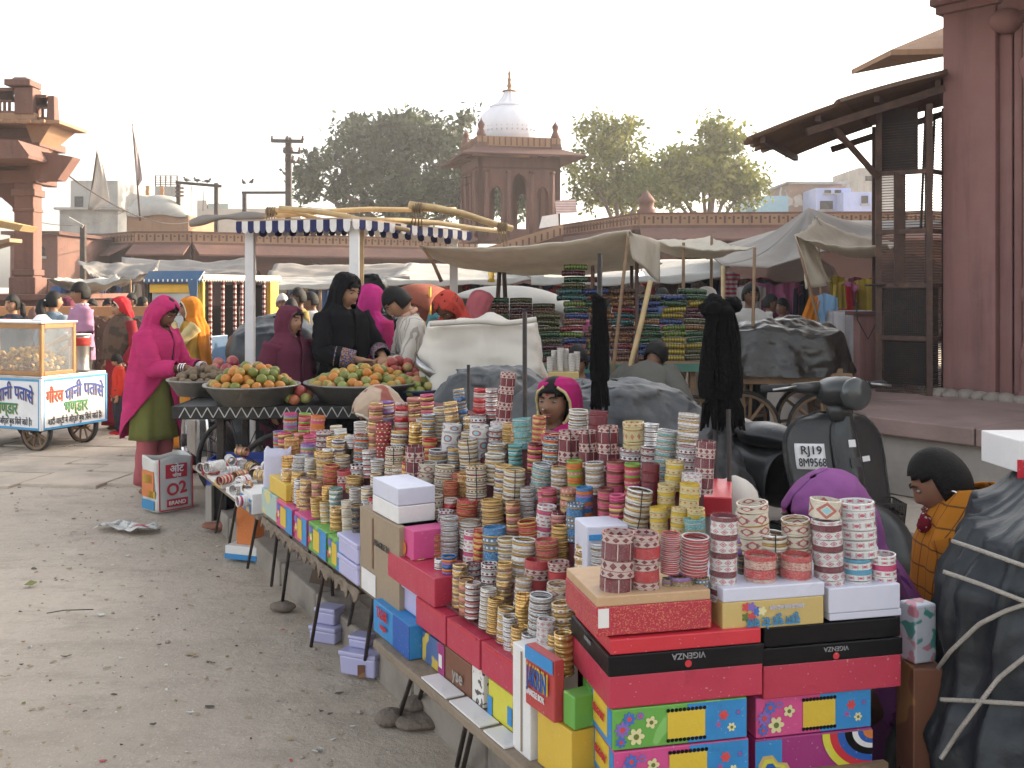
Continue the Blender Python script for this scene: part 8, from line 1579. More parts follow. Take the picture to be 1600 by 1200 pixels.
J=person('woman in a red headscarf and brown shawl standing by the child',loc(190,11.55),-32,1.49,0,-10,8,arms={1:((.25,-.02,1.02),(.23,-.16,.80),(.0,-.4,-.8),(1,0,0),20)},mat=skin_lt)
garment(J,'dress',KURTA[:-1]+[(.3,.24,.20,0,0,.022),(.08,.25,.21,0,0,.026)],reddress); garment(J,'shawl',[(1.40,.075,.075,0,.005,.004),(1.36,.12,.10,0,0,.008),(1.3,.19,.135,0,0,.010),(1.18,.235,.165,0,0,.013),(1.0,.245,.18,0,0,.015),(.86,.25,.185,0,0,.016)],brownsh); veil(J,'headscarf',HOOD[:6]+[(1.42,.10,.11,0,.03,70,.006),(1.36,.10,.09,0,.05,80,.008)],redscarf,trim=(ivo,.6)); hair_cap(J,line=.05); sleeve(J,1,reddress,.85); bangle_on(J,1,silverb)
J=person('small child in a red sweater and dark trousers before the woman',loc(186,11.2),-60,.88,0,0,22,mat=skin_lt); garment(J,'sweater',SHIRT,redsw); sleeve(J,1,redsw,.95,(.075,.07,.065,.06)); sleeve(J,-1,redsw,.95,(.075,.07,.065,.06)); trousers(J,darkc,(.11,.105,.085,.075)); hair_cap(J,line=.035,sc=1.12)
for sx in (-1,1): hp,kn,an=J.leg[sx]; MB().ell(an+Vector((0,-.065,-.045)),(.06,.15,.045),14,8).build('shoe',redscarf,J.root,True,True)
J=person('young man in a lavender polo shirt behind the snack cart',loc(127,11.7),-52,1.65,0,6,2,arms={1:((.225,-.02,1.02),(.15,-.22,.90)),-1:((-.22,-.05,1.03),(-.1,-.27,.95))},mat=skin)
garment(J,'polo_shirt',SHIRT,lavpolo); sleeve(J,1,lavpolo,.42,(.08,.078,.07,.06)); sleeve(J,-1,lavpolo,.42,(.08,.078,.07,.06)); trousers(J,greytr); hair_cap(J,line=.045,low=-.05,sc=1.12); MB().tube([J.TH((.06*math.cos(a),.058*math.sin(a)+.006,1.372)) for a in [TAU*k/20 for k in range(21)]],.016,8).build('collar',fab('pale_collar',(.5,.38,.46)),J.root,True,True)
J=person('woman with a long black ponytail in a denim jacket',loc(83,12.2),155,1.55,0,-25,0,mat=skin_lt); garment(J,'jacket',SHIRT,denim); sleeve(J,1,denim,.95); sleeve(J,-1,denim,.95); trousers(J,darkc); hair_cap(J,line=.06,tail=([(0,.09,.02),(0,.15,.0),(0,.17,-.10),(0,.15,-.25),(0,.13,-.38)],[.03,.045,.06,.055,.02])); MB().tube([J.TH(HC+Vector((x,.118,.015))) for x in (-.04,.0,.04)],.012,8).build('hair_clip',white_paint,J.root,True,True)
J=person('young woman in a dark top at the left edge behind the glass case',loc(20,12.4),-18,1.51,0,5,2,mat=skin_lt); garment(J,'top',SHIRT,darkc); sleeve(J,1,darkc,.95); sleeve(J,-1,darkc,.95); trousers(J,darkc); hair_cap(J,line=.05,tail=([(.03,.08,.03),(.06,.12,-.02),(.08,.1,-.14),(.08,.06,-.22)],[.025,.035,.035,.015])); MB().tube([J.TH((.07*math.sin(a),-.075*math.cos(a)-.02,1.33-.03*math.cos(a))) for a in [-1.8+3.6*k/12 for k in range(13)]],.016,8).build('red_scarf',redscarf,J.root,True,True)
# sellers seated behind the bangle heap
def seller(lab,px,d,top,rz,h,veilm,cloth,yaw=0,pitch=0,lean=6,mat=skin,rows=None,trim=None,**k):
    zt=Zy(top,d); sc=h/1.6; hip=zt/sc-.745-.01; J=person(lab,(X(px,d),d,0),rz,h,lean,yaw,pitch,hipz=hip,legs='squat',mat=mat,**k)
    garment(J,'blouse',SHIRT,cloth); sleeve(J,1,cloth,.7); sleeve(J,-1,cloth,.7)
    if veilm: veil(J,'veil',rows or SH+[(.95,.23,.2,0,.02,10,.016),(.82,.25,.22,0,.02,20,.018)],veilm,trim=trim)
    garment(J,'skirt',[(.98,.17,.14,0,0,.004),(.86,.24,.22,0,-.06,.01),(.74,.30,.34,0,-.16,.02),(max(.5,.86-hip+.06),.32,.38,0,-.18,.03)],cloth); 
    st=thing('stool','low wooden stool under the '+lab.split(' seated')[0][-44:].strip(),'stool',(X(px,d),d,0)); return J
def stool(px,d,zt,lab): t=thing('stool',lab,'stool',(X(px,d),d,0)); MB().box((X(px,d),d,zt/2),(.3,.3,zt)).build('block',wood,t,bev=.01)
def seller_nostool(*a,**k):
    global thing; t0=thing
    def th(name,*x,**y):
        if name=='stool': return None
        return t0(name,*x,**y)
    thing=th
    try: return seller(*a,**k)
    finally: thing=t0
J=seller_nostool('seller in a beige patterned veil seated behind the far heap',640,5.45,594,-62,1.52,beigev,fab('dull_brown',(.10,.07,.05)),pitch=26,lean=14,mat=skin_dk,rows=HOOD[:1]+[(z,rx*1.12,ry*1.1,cx,cy,g,a) for z,rx,ry,cx,cy,g,a in HOOD[1:7]]+[(1.36,.14,.13,0,.0,26,.012),(1.3,.18,.15,0,0,20,.014),(1.15,.21,.18,0,0,16,.014),(.95,.24,.21,0,0,10,.018)],trim=(ivo,.8))
J=seller_nostool('bangle seller in a magenta veil looking over the heap',868,4.75,590,-20,1.46,magv,fab('seller_blouse',(.16,.05,.05)),yaw=-4,pitch=-3,lean=2,mat=skin,rows=HOOD[:1]+[(z,rx*1.12,ry*1.1,cx+.012,cy+.02,g*1.05,a) for z,rx,ry,cx,cy,g,a in HOOD[1:7]]+HOOD[7:]+[(1.1,.22,.19,0,0,4,.014),(.9,.25,.22,0,.02,10,.018)],trim=(pm('gold_border',(.5,.42,.2),.6),.62)); hair_cap(J,line=.05)
MB().ell(J.TH(HC+Vector((0,-.093,.046))),(.006,.004,.006),8,6).build('bindi',redscarf,J.root,True,True); MB().ell(J.TH(HC+Vector((-.014,-.108,-.026))),(.004,.004,.004),8,6).build('nose_stud',silverb,J.root,True,True)
J=seller_nostool('seller in a purple veil with zigzag border bowed beside the scooter',1362,3.28,726,-74,1.6,purplev,fab('plum',(.14,.04,.12)),pitch=20,lean=12,mat=skin_dk,rows=HOOD[:1]+[(z,rx*1.1,ry*1.12,cx,cy,g*.92,a) for z,rx,ry,cx,cy,g,a in HOOD[1:7]]+HOOD[7:]+[(1.1,.23,.2,0,.02,4,.014),(.85,.27,.26,0,.05,14,.018)],trim=(fab('zigzag_border',(.60,.50,.55),stripes(2,45,.5,(.40,.08,.22))),.62))
J=seller_nostool('seated woman in an orange checked shawl with a hoop earring',1540,3.3,694,-122,1.47,None,orangev,yaw=14,pitch=20,lean=10,mat=skin)
hair_cap(J,line=.066,low=-.075,side=.03,sc=1.055); garment(J,'shawl',[(1.46,.085,.075,0,.075,.006),(1.42,.115,.115,0,.05,.008),(1.37,.145,.13,0,.02,.010),(1.3,.20,.15,0,0,.010),(1.15,.225,.18,0,-.01,.012),(.98,.245,.21,0,-.02,.014),(.84,.27,.25,0,-.04,.016)],orangev,label='orange shawl with black checks'); 
for sx in (-1,1): q=J.TH(HC+Vector((sx*.078,.012,-.048))); MB().tube([q+Vector((0,.021*math.cos(a),.021*math.sin(a))) for a in [TAU*k/16 for k in range(17)]],.0042,6).build('earring',silverb,J.root,True,True)
emb=fab('wine_embroidery',(.17,.01,.02),spots(60,.3,(.5,.45,.42)))
for (x,y,z,r) in ((-.12,-.10,1.36,.042),(-.19,-.03,1.31,.036),(-.225,-.10,1.08,.05),(-.10,-.14,1.33,.03),(.1,-.1,1.36,.04)): 
    q=J.T((x,y,z)); MB().ell(q,(r*.75,r*.6,r*.85),10,7,fn=lambda v:v*(1+.3*fbm(v*40,2))).build('embroidered_motif',emb,J.root,True,True)
for a in ((640,5.45,.30,'low stool under the seller in the beige veil'),(868,4.75,.34,'low stool under the seller in the magenta veil'),(1352,3.28,.26,'low stool under the seller in the purple veil'),(1545,3.3,.30,'low stool under the woman in the orange shawl')): stool(*a)
# men by the bangle cart
J=person('man in a dark grey kurta crouching with his back turned',(X(990,7.6),7.6,0),150,1.62,42,0,10,hipz=.62,legs='squat',mat=skin_dk,vox=.009,arms={1:((.32,-.16,1.0),(.28,-.32,.85)),-1:((-.34,-.12,1.0),(-.3,-.3,.85))}); garment(J,'kurta',[(1.36,.08,.07,0,0,.002),(1.33,.14,.09,0,0,.004),(1.27,.22,.13,0,0,.008),(1.12,.23,.165,0,0,.012),(.95,.235,.18,0,0,.014),(.8,.27,.24,0,-.02,.02),(.6,.3,.28,0,-.06,.03)],greyk); sleeve(J,1,greyk,.9,(.09,.085,.08,.07)); sleeve(J,-1,greyk,.9,(.09,.085,.08,.07)); hair_cap(J,line=.04,low=-.07,sc=1.1); stool(990,7.6,.5,'wooden block under the man crouching in grey')
J=person('boy in a dark jacket seated beside the glass bangle cart',(X(905,7.75),7.75,0),-18,1.5,4,-4,6,hipz=.50,legs='squat',mat=skin,vox=.009); garment(J,'jacket',SHIRT,darkc); sleeve(J,1,darkc,.95); sleeve(J,-1,darkc,.95); hair_cap(J,line=.038,low=-.05,sc=1.13); stool(905,7.75,.42,'wooden block under the boy in the dark jacket')
J=person('man with a moustache in a white shirt behind the tarpaulin cart',loc(1172,10.5),8,1.64,0,0,4,mat=skin_dk,vox=.009); garment(J,'shirt',SHIRT,whitec); sleeve(J,1,whitec,.9); sleeve(J,-1,whitec,.9); trousers(J,greytr); hair_cap(J,line=.05,low=-.05,sc=1.1); MB().tube([J.TH(HC+Vector((x,y,-.045))) for x,y in ((-.03,-.085),(-.012,-.103),(.012,-.103),(.03,-.085))],[.003,.006,.006,.003],6).build('moustache',hair,J.root,True,True)
J=person('person in a pale kurta and red tasselled headcloth behind the black tassels',loc(1104,10.2),165,1.60,0,0,0,vox=.012,face=False,mat=skin_dk); garment(J,'kurta',KURTA,palek); sleeve(J,1,palek,.9); sleeve(J,-1,palek,.9); veil(J,'headcloth',HOOD[:6],whitec); trousers(J,palek)
# standing figures farther back
def bystander(lab,px,d,top,rz,cloth,hd='hair',hc=None,mat=skin_dk,grp=None,mx=1.72):
    h=max(1.42,min(mx,Zy(top,d))); J=person(lab,loc(px,d),rz,h,rnd.uniform(-2,5),rnd.uniform(-15,15),rnd.uniform(0,12),vox=.02,face=d<14.5,mat=mat,group=grp); garment(J,'kurta',KURTA,cloth,n=24,sub=0); 
    for sx in (-1,1): sleeve(J,sx,cloth,.9)
    trousers(J,greytr)
    if hd=='hair': hair_cap(J,hc or hair,line=.045,low=-.05,sc=1.1)
    else: veil(J,'veil',SH,hc,n=26)
    return J
khaki=fab('khaki_yellow',(.30,.23,.08)); tealc=fab('teal_cloth',(.07,.20,.22)); greyh=pm('grey_hair',(.40,.40,.40),.6); whiteh=pm('white_cap',(.62,.62,.62),.8)
bystander('man in a khaki yellow shirt raising his chin behind the black tarpaulin',468,12.6,452,-60,khaki); bystander('grey haired person beside the man in khaki',441,13.2,461,20,palek,hc=greyh); bystander('dark haired shopper seen from behind next to the man in khaki',452,12.0,468,170,darkc); bystander('young man in a pale shirt right of the man in khaki',488,13.4,458,-70,whitec)
bystander('woman in a dark jacket facing the camera between post and vendor',611,12.9,452,5,darkc,mat=skin_lt); bystander('man in a teal shirt behind the striped shirt vendor at the stalls',690,14.0,462,30,tealc)
crowdc=[('dark blue',fab('crowd_blue',(.05,.07,.16))),('white',whitec),('maroon',maroonc),('brown',fab('crowd_brown',(.14,.09,.06))),('pink',fab('crowd_pink',(.42,.12,.20))),('grey',fab('crowd_grey',(.2,.2,.2))),('red',redscarf),('green',fab('crowd_green',(.05,.16,.09))),('orange',orv)]
crowd=[(846,14.5,468,'h',3,'under the beige awning'),(902,15,466,'v',0,'near the white rounded cap'),(905,14.2,470,'v',4,'left of the slim tassel'),(962,15.2,470,'h',5,'right of the slim tassel'),(990,15,463,'v',6,'behind the glass bangle columns'),(1035,14.4,452,'h',0,'directly under the sunlit flap'),(1072,14.2,455,'h',3,'behind the tan awning pole'),(1086,14.8,452,'v',8,'behind the right glass bangle column'),(1062,15.4,460,'h',7,'among the hanging clothes'),(1205,13.2,462,'h',2,'right of the man with the moustache'),(1222,12.8,468,'h',5,'before the hanging cloth racks'),(756,14.4,470,'v',1,'left of the auto rickshaw'),(732,14.8,468,'h',2,'behind the red spotted veil'),(590,15,466,'v',6,'beside the hanging bundle'),(145,15.6,470,'h',5,'between the ponytail and the polo shirt'),(168,15,468,'h',3,'right of the polo shirt man'),(205,16,460,'h',5,'near the minibus windscreen'),(106,16,466,'v',2,'behind the ponytail woman'),(222,17,465,'h',2,'under the torn grey tarpaulin'),(640,14.8,462,'h',3,'left of the red brown rickshaw hood')]
for px,d,top,k,ci,wh in crowd:
    cn,cm_=crowdc[ci]; bystander(f'distant shopper in {cn} {"veil" if k=="v" else "clothes"} {wh}',px,d,top,rnd.choice([0,40,-50,120,180,-120]),cm_,'hair' if k=='h' else 'v',None if k=='h' else cm_)
# ---------------------------------------------------------------- glass bangle cart
gbt=thing('bangle_cart','handcart stacked with columns of colourful glass bangle bundles','handcart',(X(975,9.3),9.3,0),R(10))
MB().box((0,0,.93),(1.75,.75,.05)).build('deck',wood,gbt,local=True,bev=.006); MB().box((0,-.39,.91),(1.85,.04,.07)).build('edge_rail',pm('green_rail',(.06,.16,.12),.6),gbt,local=True); MB().box((0,.39,.91),(1.85,.04,.07)).build('edge_rail',wood,gbt,local=True)
for sx in (-.5,.55):
    for y in (-.33,.33): wheel(gbt,(sx,y,.33),.33,0,10,.05,rubber,wood,.014,.84,.05); MB().beam((sx,y*.8,.33),(sx,y*.8,.91),.05,.05).build('axle_strut',wood,gbt,local=True)
    MB().beam((sx,-.36,.33),(sx,.36,.33),.04,.04).build('axle',iron,gbt,local=True)
gcol=dict(green=(.02,.11,.03),maroon=(.13,.012,.03),brown=(.15,.055,.025),amber=(.33,.14,.03),yellow=(.52,.38,.02),blue=(.02,.06,.25),lime=(.18,.28,.02),red=(.35,.02,.03),olive=(.11,.10,.02),teal=(.02,.14,.13),copper=(.26,.09,.03))
gm_={k:pm('glass_bangle_'+k,sc3(c,.5),.18,.15,.22,9,.0,40,.7,extra=stripes(0,40,.3,sc3(c,.12))) for k,c in gcol.items()}
def bundle_mesh(L,r):
    mb=MB(); n=20; pr=[]
    for k in range(n): x=-L/2+L*k/n; pr+=[(r*.88,x),(r,x+L/n*.35),(r,x+L/n*.65)]
    pr=[(0.012,-L/2)]+pr+[(r*.88,L/2),(.012,L/2)]; M=Matrix.Rotation(PI/2,3,'Y'); mb.lathe(pr,12,(0,0,0),M=M); mb.v=[(x,y,z*.86-.10*abs(x)**1.6*(1.5)) for x,y,z in mb.v]; return mb.mesh('glass_bangle_bundle',gm_['green'],True)
bmesh_=bundle_mesh(.205,.030); rg_=random.Random(5); keys=list(gcol); Wg=WM[gbt.name]
cols=[(-.76,8,'far left'),(-.54,12,'second'),(-.32,12,'third'),(-.10,12,'fourth'),(.13,11,'fifth'),(.36,11,'sixth'),(.58,12,'seventh'),(.79,10,'last')]
rown=['lowest','second from the bottom','third from the bottom','fourth from the bottom','fifth from the bottom','sixth from the bottom','seventh from the bottom','eighth from the bottom','ninth from the bottom','third from the top','second from the top','topmost']
pal=[['green','olive','maroon','brown'],['red','blue','teal','lime','green','copper'],['lime','blue','amber','green','copper','brown'],['maroon','copper','amber','red','brown','teal'],['amber','olive','blue','green','copper','lime'],['yellow','lime','blue','green','maroon','orange' if 0 else 'copper'],['olive','amber','yellow','green','copper','maroon'],['brown','copper','maroon','olive','green','amber']]
for ci,(x,n,nm) in enumerate(cols):
    for k in range(n):
        kc=rg_.choice(pal[ci])
        if ci==5 and k in (7,8): kc='yellow'
        if ci==5 and k==6: kc='blue'
        if ci==5 and k in (4,5): kc='lime'
        for y,back in ((-.30,0),(-.06,1)):
            if back and k<n-2: continue
            o=link_mesh('glass_bangle_bundle',bmesh_,None,Wg@Vector((x+rg_.uniform(-.022,.022)+.016*math.sin(k*.9+ci),y+rg_.uniform(-.015,.015),.99+k*.0535)),(rg_.uniform(-.06,.06),rg_.uniform(-.05,.05),R(10)+rg_.uniform(-.1,.1)),mat=gm_[kc]); tag(o,f'{kc} glass bangle bundle, {rown[k] if k<n-1 else "topmost"} of the {nm} column{" behind" if back else ""}','bangles','glass bangle bundles on the cart')
for i in range(5):
    kc=['olive','green','maroon','lime','red'][i]; o=link_mesh('glass_bangle_bundle',bmesh_,None,Wg@Vector((-.52+.02*(i%2)+(.15 if i==4 else 0),-.2+(.1 if i==4 else 0),.99+12*.0535+.054*(i if i<4 else 1))),(0,0,R(10)+rg_.uniform(-.2,.2)),mat=gm_[kc]); tag(o,f'{kc} glass bangle bundle in the small pile above the second column, number {["one","two","three","four","five"][i]} up' if i<4 else 'red glass bangle bundle beside the small pile above the second column','bangles','glass bangle bundles on the cart')
dm_=thing('basin','upturned pale steel bowl on top of the glass bangle columns','basin',P(974,470,9.5)); MB().lathe([(.115,-.10),(.11,-.03),(.08,.02),(.03,.035),(0,.036)],24,P(974,472,9.5)).build('shell',white_paint,dm_,True)
bl_=thing('blue_cloth','blue plastic sheet lying over the glass bangle columns','cloth',P(960,477,9.35)); MB().grid(lambda u,v:P(946+42*u,474+8*abs(u-.4)+3*math.sin(u*12),9.2+.5*v)+Vector((0,0,.02*math.sin(v*9+u*5))),14,10).build('cloth',pm('blue_sheet',(.06,.22,.40),.4,bump=.2),bl_,True,solid=.004)
# neighbouring flat stack of dark bundles on the rickshaw side
fl2=thing('bangle_table','low table of dark glass bangle bundles left of the bangle cart','table',(X(805,9.6),9.6,0)); MB().box((X(805,9.6),9.6,1.18),(.7,.4,.04)).build('tabletop',wood,fl2); 
for sx in (-.3,.3):
    for y in (-.15,.15): MB().box((X(805,9.6)+sx,9.6+y,.58),(.04,.04,1.16)).build('leg',wood,fl2)
for i in range(3):
    for k in range(6 if i<2 else 5):
        kc=rg_.choice(['maroon','brown','green','olive','copper']); o=link_mesh('glass_bangle_bundle',bmesh_,None,(X(778+36*i,9.5),9.5+rg_.uniform(-.02,.02),1.235+k*.052),(0,0,rg_.uniform(-.15,.15)),mat=gm_[kc]); tag(o,f'{kc} glass bangle bundle, {rown[k]} in the {["left","middle","right"][i]} pile on the low table','bangles','glass bangle bundles on the low table')
# small stand of clear boxed bangles behind the magenta veiled seller
cst=thing('carton','small cream carton on a crate behind the magenta veiled seller','carton',P(890,590,6.9)); p=P(880,588,6.9); MB().box((p.x,p.y,p.z-.02),(.20,.2,.11)).build('body',cgold,cst,bev=.003); MB().box((p.x-.0,p.y-.01,p.z-.10),(.24,.24,.05)).build('red_base',cred,cst,bev=.003); MB().box((p.x,p.y,(p.z-.125)/2),(.3,.3,p.z-.125)).build('under_crate',wood,cst)
for i,(dx,h) in enumerate(((-.09,.10),(-.055,.14),(-.02,.16),(.02,.15),(.055,.12),(.09,.13))):
    r_=roll((p.x+dx,p.y-.03+.04*(i%2),p.z+.036),.042,h,'whitethin',0,True,False,True); r_['label']=f'{["first","second","third","fourth","fifth","sixth"][i]} from left of the clear wrapped silver rolls on the cream carton'; r_['group']='clear wrapped rolls on the cream carton'
# ---------------------------------------------------------------- goods hung in the far stalls
def garment_mesh(seed):
    rr=random.Random(seed); mb=MB(); w=rr.uniform(.16,.26); h=rr.uniform(.45,.85)
    mb.grid(lambda u,v:Vector(((u-.5)*2*w*((1.0 if v<.28 else .66) if seed%3 else .8+.3*v),.03*math.sin(u*13+seed)+.02*math.sin(u*29),-h*v-.06*abs(u-.5)*2*(1-v))),14,10); mb.grid(lambda u,v:Vector(((u-.5)*2*w*((1.0 if v<.28 else .66) if seed%3 else .8+.3*v),.05+.03*math.sin(u*11+seed),-h*v-.06*abs(u-.5)*2*(1-v))),14,10); return mb.mesh('hanging_garment',whitec,True)
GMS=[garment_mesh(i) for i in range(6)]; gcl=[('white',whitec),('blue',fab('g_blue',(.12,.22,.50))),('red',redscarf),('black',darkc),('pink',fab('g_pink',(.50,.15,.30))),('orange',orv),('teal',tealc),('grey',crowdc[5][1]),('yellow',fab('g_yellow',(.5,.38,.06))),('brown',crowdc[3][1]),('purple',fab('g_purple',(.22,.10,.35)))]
gcl=[(n,pm('shaded_'+n,sc3(m.node_tree.nodes['Mix'].inputs[7].default_value,.55),.9,0,.2,3,.2,60,.2)) for n,m in gcl]; rh=random.Random(17)  # garment colours lowered to put the shade under the awnings into them
def rack(n,x0,x1,y0,y1,d0,d1,pal,where,sc=1):
    for i in range(n):
        px=x0+(x1-x0)*(i+.5)/n+rh.uniform(-3,3); d=rh.uniform(d0,d1); py=rh.uniform(y0,y1); cn,m=gcl[rh.choice(pal)]; o=link_mesh('hanging_garment',rh.choice(GMS),None,P(px,py,d),(0,0,rh.uniform(-.7,.7)),(sc*rh.uniform(.8,1.1),)*3,m); tag(o,f'{cn} garment hanging {where}','garment',f'{cn} garments hanging {where}')
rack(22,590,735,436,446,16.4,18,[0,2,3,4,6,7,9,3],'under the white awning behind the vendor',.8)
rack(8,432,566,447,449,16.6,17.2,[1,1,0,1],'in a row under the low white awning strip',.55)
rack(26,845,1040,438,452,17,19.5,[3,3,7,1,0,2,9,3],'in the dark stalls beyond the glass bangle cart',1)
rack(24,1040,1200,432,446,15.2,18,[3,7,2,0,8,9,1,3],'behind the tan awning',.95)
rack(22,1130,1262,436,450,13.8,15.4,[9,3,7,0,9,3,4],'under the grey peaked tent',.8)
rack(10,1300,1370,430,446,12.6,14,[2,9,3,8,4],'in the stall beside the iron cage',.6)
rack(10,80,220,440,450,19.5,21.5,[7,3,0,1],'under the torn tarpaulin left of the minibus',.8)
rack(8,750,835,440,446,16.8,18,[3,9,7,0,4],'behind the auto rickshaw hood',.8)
o=link_mesh('hanging_garment',GMS[1],None,P(1290,458,10.9),(0,0,.2),(.85,)*3,fab('sky_dress',(.25,.42,.62))); tag(o,'pale blue child dress hanging at the front of the awning stall','garment'); o=link_mesh('hanging_garment',GMS[3],None,P(1275,462,10.85),(.0,.35,.4),(.42,)*3,orv); tag(o,'orange cloth hanging beside the pale blue child dress','garment')
o=link_mesh('hanging_garment',GMS[2],None,P(1284,488,11.0),(0,0,.1),(.7,)*3,fab('striped_cloth',(.5,.48,.5),stripes(0,16,.4,(.25,.25,.3)))); tag(o,'striped pale cloth hanging below the blue child dress','garment')
flag_=link_mesh('hanging_garment',GMS[4],None,P(1142,424,14),(0,0,.4),(.7,)*3,fab('flag_stripe',(.45,.42,.45),stripes(2,11,.5,(.45,.04,.06)))); tag(flag_,'red and white striped cloth hanging right of the tan awning','garment')
# counters with heaps of small goods
def counter(lab,px,d,w,z,m):
    t=thing('stall_counter',lab,'counter',(X(px,d),d,0)); MB().box((X(px,d),d,z-.02),(w,.7,.04)).build('top',wood,t); MB().box((X(px,d),d-.34,z/2-.03),(w,.02,z-.08)).build('front_cloth',m,t); return t
rs2=random.Random(8)
def clutter(lab,px,d,w,z,n,cols_):
    for ci,c in enumerate(cols_):
        mb=MB()
        for k in range(n//len(cols_)):
            s=rs2.uniform(.03,.10); mb.box((X(px,d)+rs2.uniform(-w/2,w/2),d+rs2.uniform(-.3,.3),z+s/2+rs2.random()*.06),(s*1.4,s,s),rs2.uniform(0,3))
        o=mb.build('small_goods',c,None); tag(o,kind='stuff')
for lab,px,d,w,z,m in (('draped counter of trinkets under the grey tent',1200,13.4,1.6,.95,fab('counter_purple',(.10,.06,.22))),('long counter of small goods behind the glass bangle cart',965,14.2,2.0,1.0,fab('counter_blue',(.06,.09,.2))),('counter of goods behind the tan awning poles',1075,13.8,1.1,1.05,darkc),('counter of small goods behind the vendor',660,14.6,1.5,.95,fab('counter_red',(.2,.04,.05))),('counter in the stall beside the iron cage',1340,12.0,.8,1.2,darkc),('counter under the torn tarpaulin left of the minibus',150,18.6,1.8,.95,darkc)):
    counter(lab,px,d,w,z,m); clutter(lab,px,d,w*.95,z,72,[cwhite,cred,cblu,cgold,fab('crowd_green',(.05,.16,.09)),cmag])
lamp=thing('lit_bulb','small lit bulb glowing under the stall awning near the flap','lamp',P(1002,430,17)); em=bpy.data.materials.new('lit_bulb'); em.use_nodes=True; eb=em.node_tree.nodes['Principled BSDF']; eb.inputs['Emission Color'].default_value=(.8,.9,1,1); eb.inputs['Emission Strength'].default_value=6; MB().ell(P(1002,430,16.2),(.04,.04,.055),10,8).build('bulb',em,lamp,True); MB().tube([P(1002,425,16.2),P(1002,415,16.2)],.006,5).build('cord',iron,lamp)
rp_=thing('leaning_pole','long bamboo pole leaning from the ground past the crouching man to the flap','pole',G(948,700)); MB().tube([(X(952,7.9),7.9,.35),P(1003,500,8.3),P(1016,440,8.5)],.022,8).build('shaft',bamboo,rp_,True)
for lab,a,b in (('thin dark pole standing behind the slim tassel',(926,9.0),415),('dark vertical pole among the glass bangle columns',(995,8.9),400),('thin pole supporting the awning near the bangle columns',(987,9.6),415)): tag(MB().tube([(X(a[0],a[1]),a[1],0),P(a[0],b,a[1])],.017,7).build('awning_pole',iron_brown,None,True),lab,'pole')
pair=thing('trestle','dark crossed pole trestle rising beside the auto rickshaw','trestle',(X(785,9.9),9.9,0)); MB().tube([(X(767,9.9),9.9,.5),P(781,415,9.9)],.022,7).build('pole',iron_brown,pair); MB().tube([(X(797,9.9),9.9,.5),P(787,415,9.9)],.022,7).build('pole',iron_brown,pair)
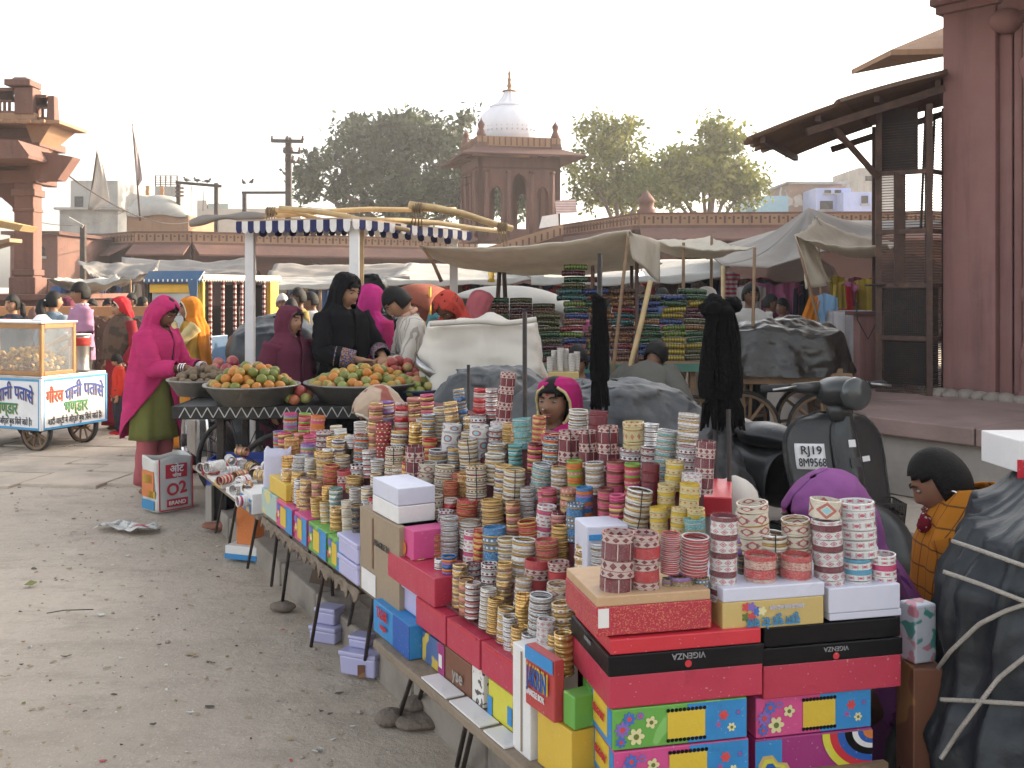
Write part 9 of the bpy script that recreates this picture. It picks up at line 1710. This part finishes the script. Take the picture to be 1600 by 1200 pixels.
# ---------------------------------------------------------------- litter
paper=pm('newsprint',(.55,.54,.50),.8,0,.1,8,extra=multi(blotch(30,.56,(.25,.25,.24),1),blotch(9,.62,(.45,.12,.14),3)))
np_=thing('newspaper','crumpled sheet of newspaper lying on the dusty ground','newspaper',G(200,825)); c0=G(200,826)
MB().grid(lambda u,v:c0+Vector(((u-.5)*.40+.03*math.sin(v*5),(v-.5)*.20+.04*math.sin(u*6),.022+.02*fbm((u*4,v*4,3),3)+.012*math.sin(u*9+v*4))),18,10).build('sheet',paper,np_,True,solid=.001)
lt=[(c,MB()) for c in (paper,pm('litter_dark',(.09,.078,.065),.8),pm('litter_leaf',(.16,.17,.05),.8),pm('litter_red',(.35,.08,.08),.7),pm('litter_straw',(.34,.27,.17),.9))]
rl=random.Random(4)
for k in range(420):
    py=HOR+10**rl.uniform(2.33,2.88); px=rl.uniform(-20,640); g_=G(px,py)
    if px>330+ (py-700)*.55: continue
    s=rl.uniform(.003,.012)*(1 if rl.random()<.92 else 1.7); m=rl.choices(lt,[2,2,1,.7,4])[0][1]; a=rl.uniform(0,TAU); n=rl.randint(4,6); z=gz(g_.x,g_.y)+.004
    m.poly([(g_.x+math.cos(a+TAU*i/n)*s*rl.uniform(.5,1.8),g_.y+math.sin(a+TAU*i/n)*s*rl.uniform(.4,.9),z+rl.uniform(0,.006)) for i in range(n)],.003,(0,0,1))
for c,m in lt: tag(m.build('litter',c,None),kind='stuff')
tw=MB().tube([G(73,962)+Vector((0,0,.012)),G(100,958)+Vector((0,0,.014)),G(146,956)+Vector((0,0,.012))],.003,5).build('twig',pm('litter_dark',(.03,.027,.025)),None,True); tag(tw,'thin black bent wire lying on the ground at the left','wire')
lf_=MB().poly([G(38,917)+Vector((0,0,.01)),G(48,913)+Vector((0,0,.02)),G(58,914)+Vector((0,0,.015)),G(50,918)+Vector((0,0,.012))],.003,(0,0,1)).build('leaf',pm('litter_leaf',(.16,.17,.05)),None); tag(lf_,'yellowish green leaf lying on the ground at the left','leaf')
peb=MB()
for k in range(380):
    py=HOR+10**rl.uniform(2.3,2.88); px=rl.uniform(-20,720); g_=G(px,py)
    if px>360+(py-700)*.6: continue
    s=rl.uniform(.003,.009)*(1 if rl.random()<.93 else 1.7); peb.ell((g_.x,g_.y,gz(g_.x,g_.y)+s*.35),(s,s*rl.uniform(.6,1),s*.6),5,4)
tag(peb.build('gravel',pm('pebble_grey',(.36,.31,.26),.9,var=.5,sc=3,coord='Object'),None),kind='stuff')
# ---------------------------------------------------------------- dusty evening air
hz=MB().box((0,70,13),(170,160,30)); ho=hz.build('haze',None,None) if 0 else None
me=bpy.data.meshes.new('haze'); b8=MB().box((0,55,5.5),(190,130,16)); me.from_pydata(b8.v,[],b8.f); ho=bpy.data.objects.new('haze',me); COL.objects.link(ho); tag(ho,kind='stuff')
hm=bpy.data.materials.new('haze'); hm.use_nodes=True; nt=hm.node_tree; nt.nodes.clear(); oo=nn(nt,'OutputMaterial'); pv_=nn(nt,'VolumePrincipled'); pv_.inputs['Color'].default_value=(.93,.93,.95,1); pv_.inputs['Density'].default_value=.0017; pv_.inputs['Anisotropy'].default_value=.3; nt.links.new(pv_.outputs[0],oo.inputs['Volume']); me.materials.append(hm)
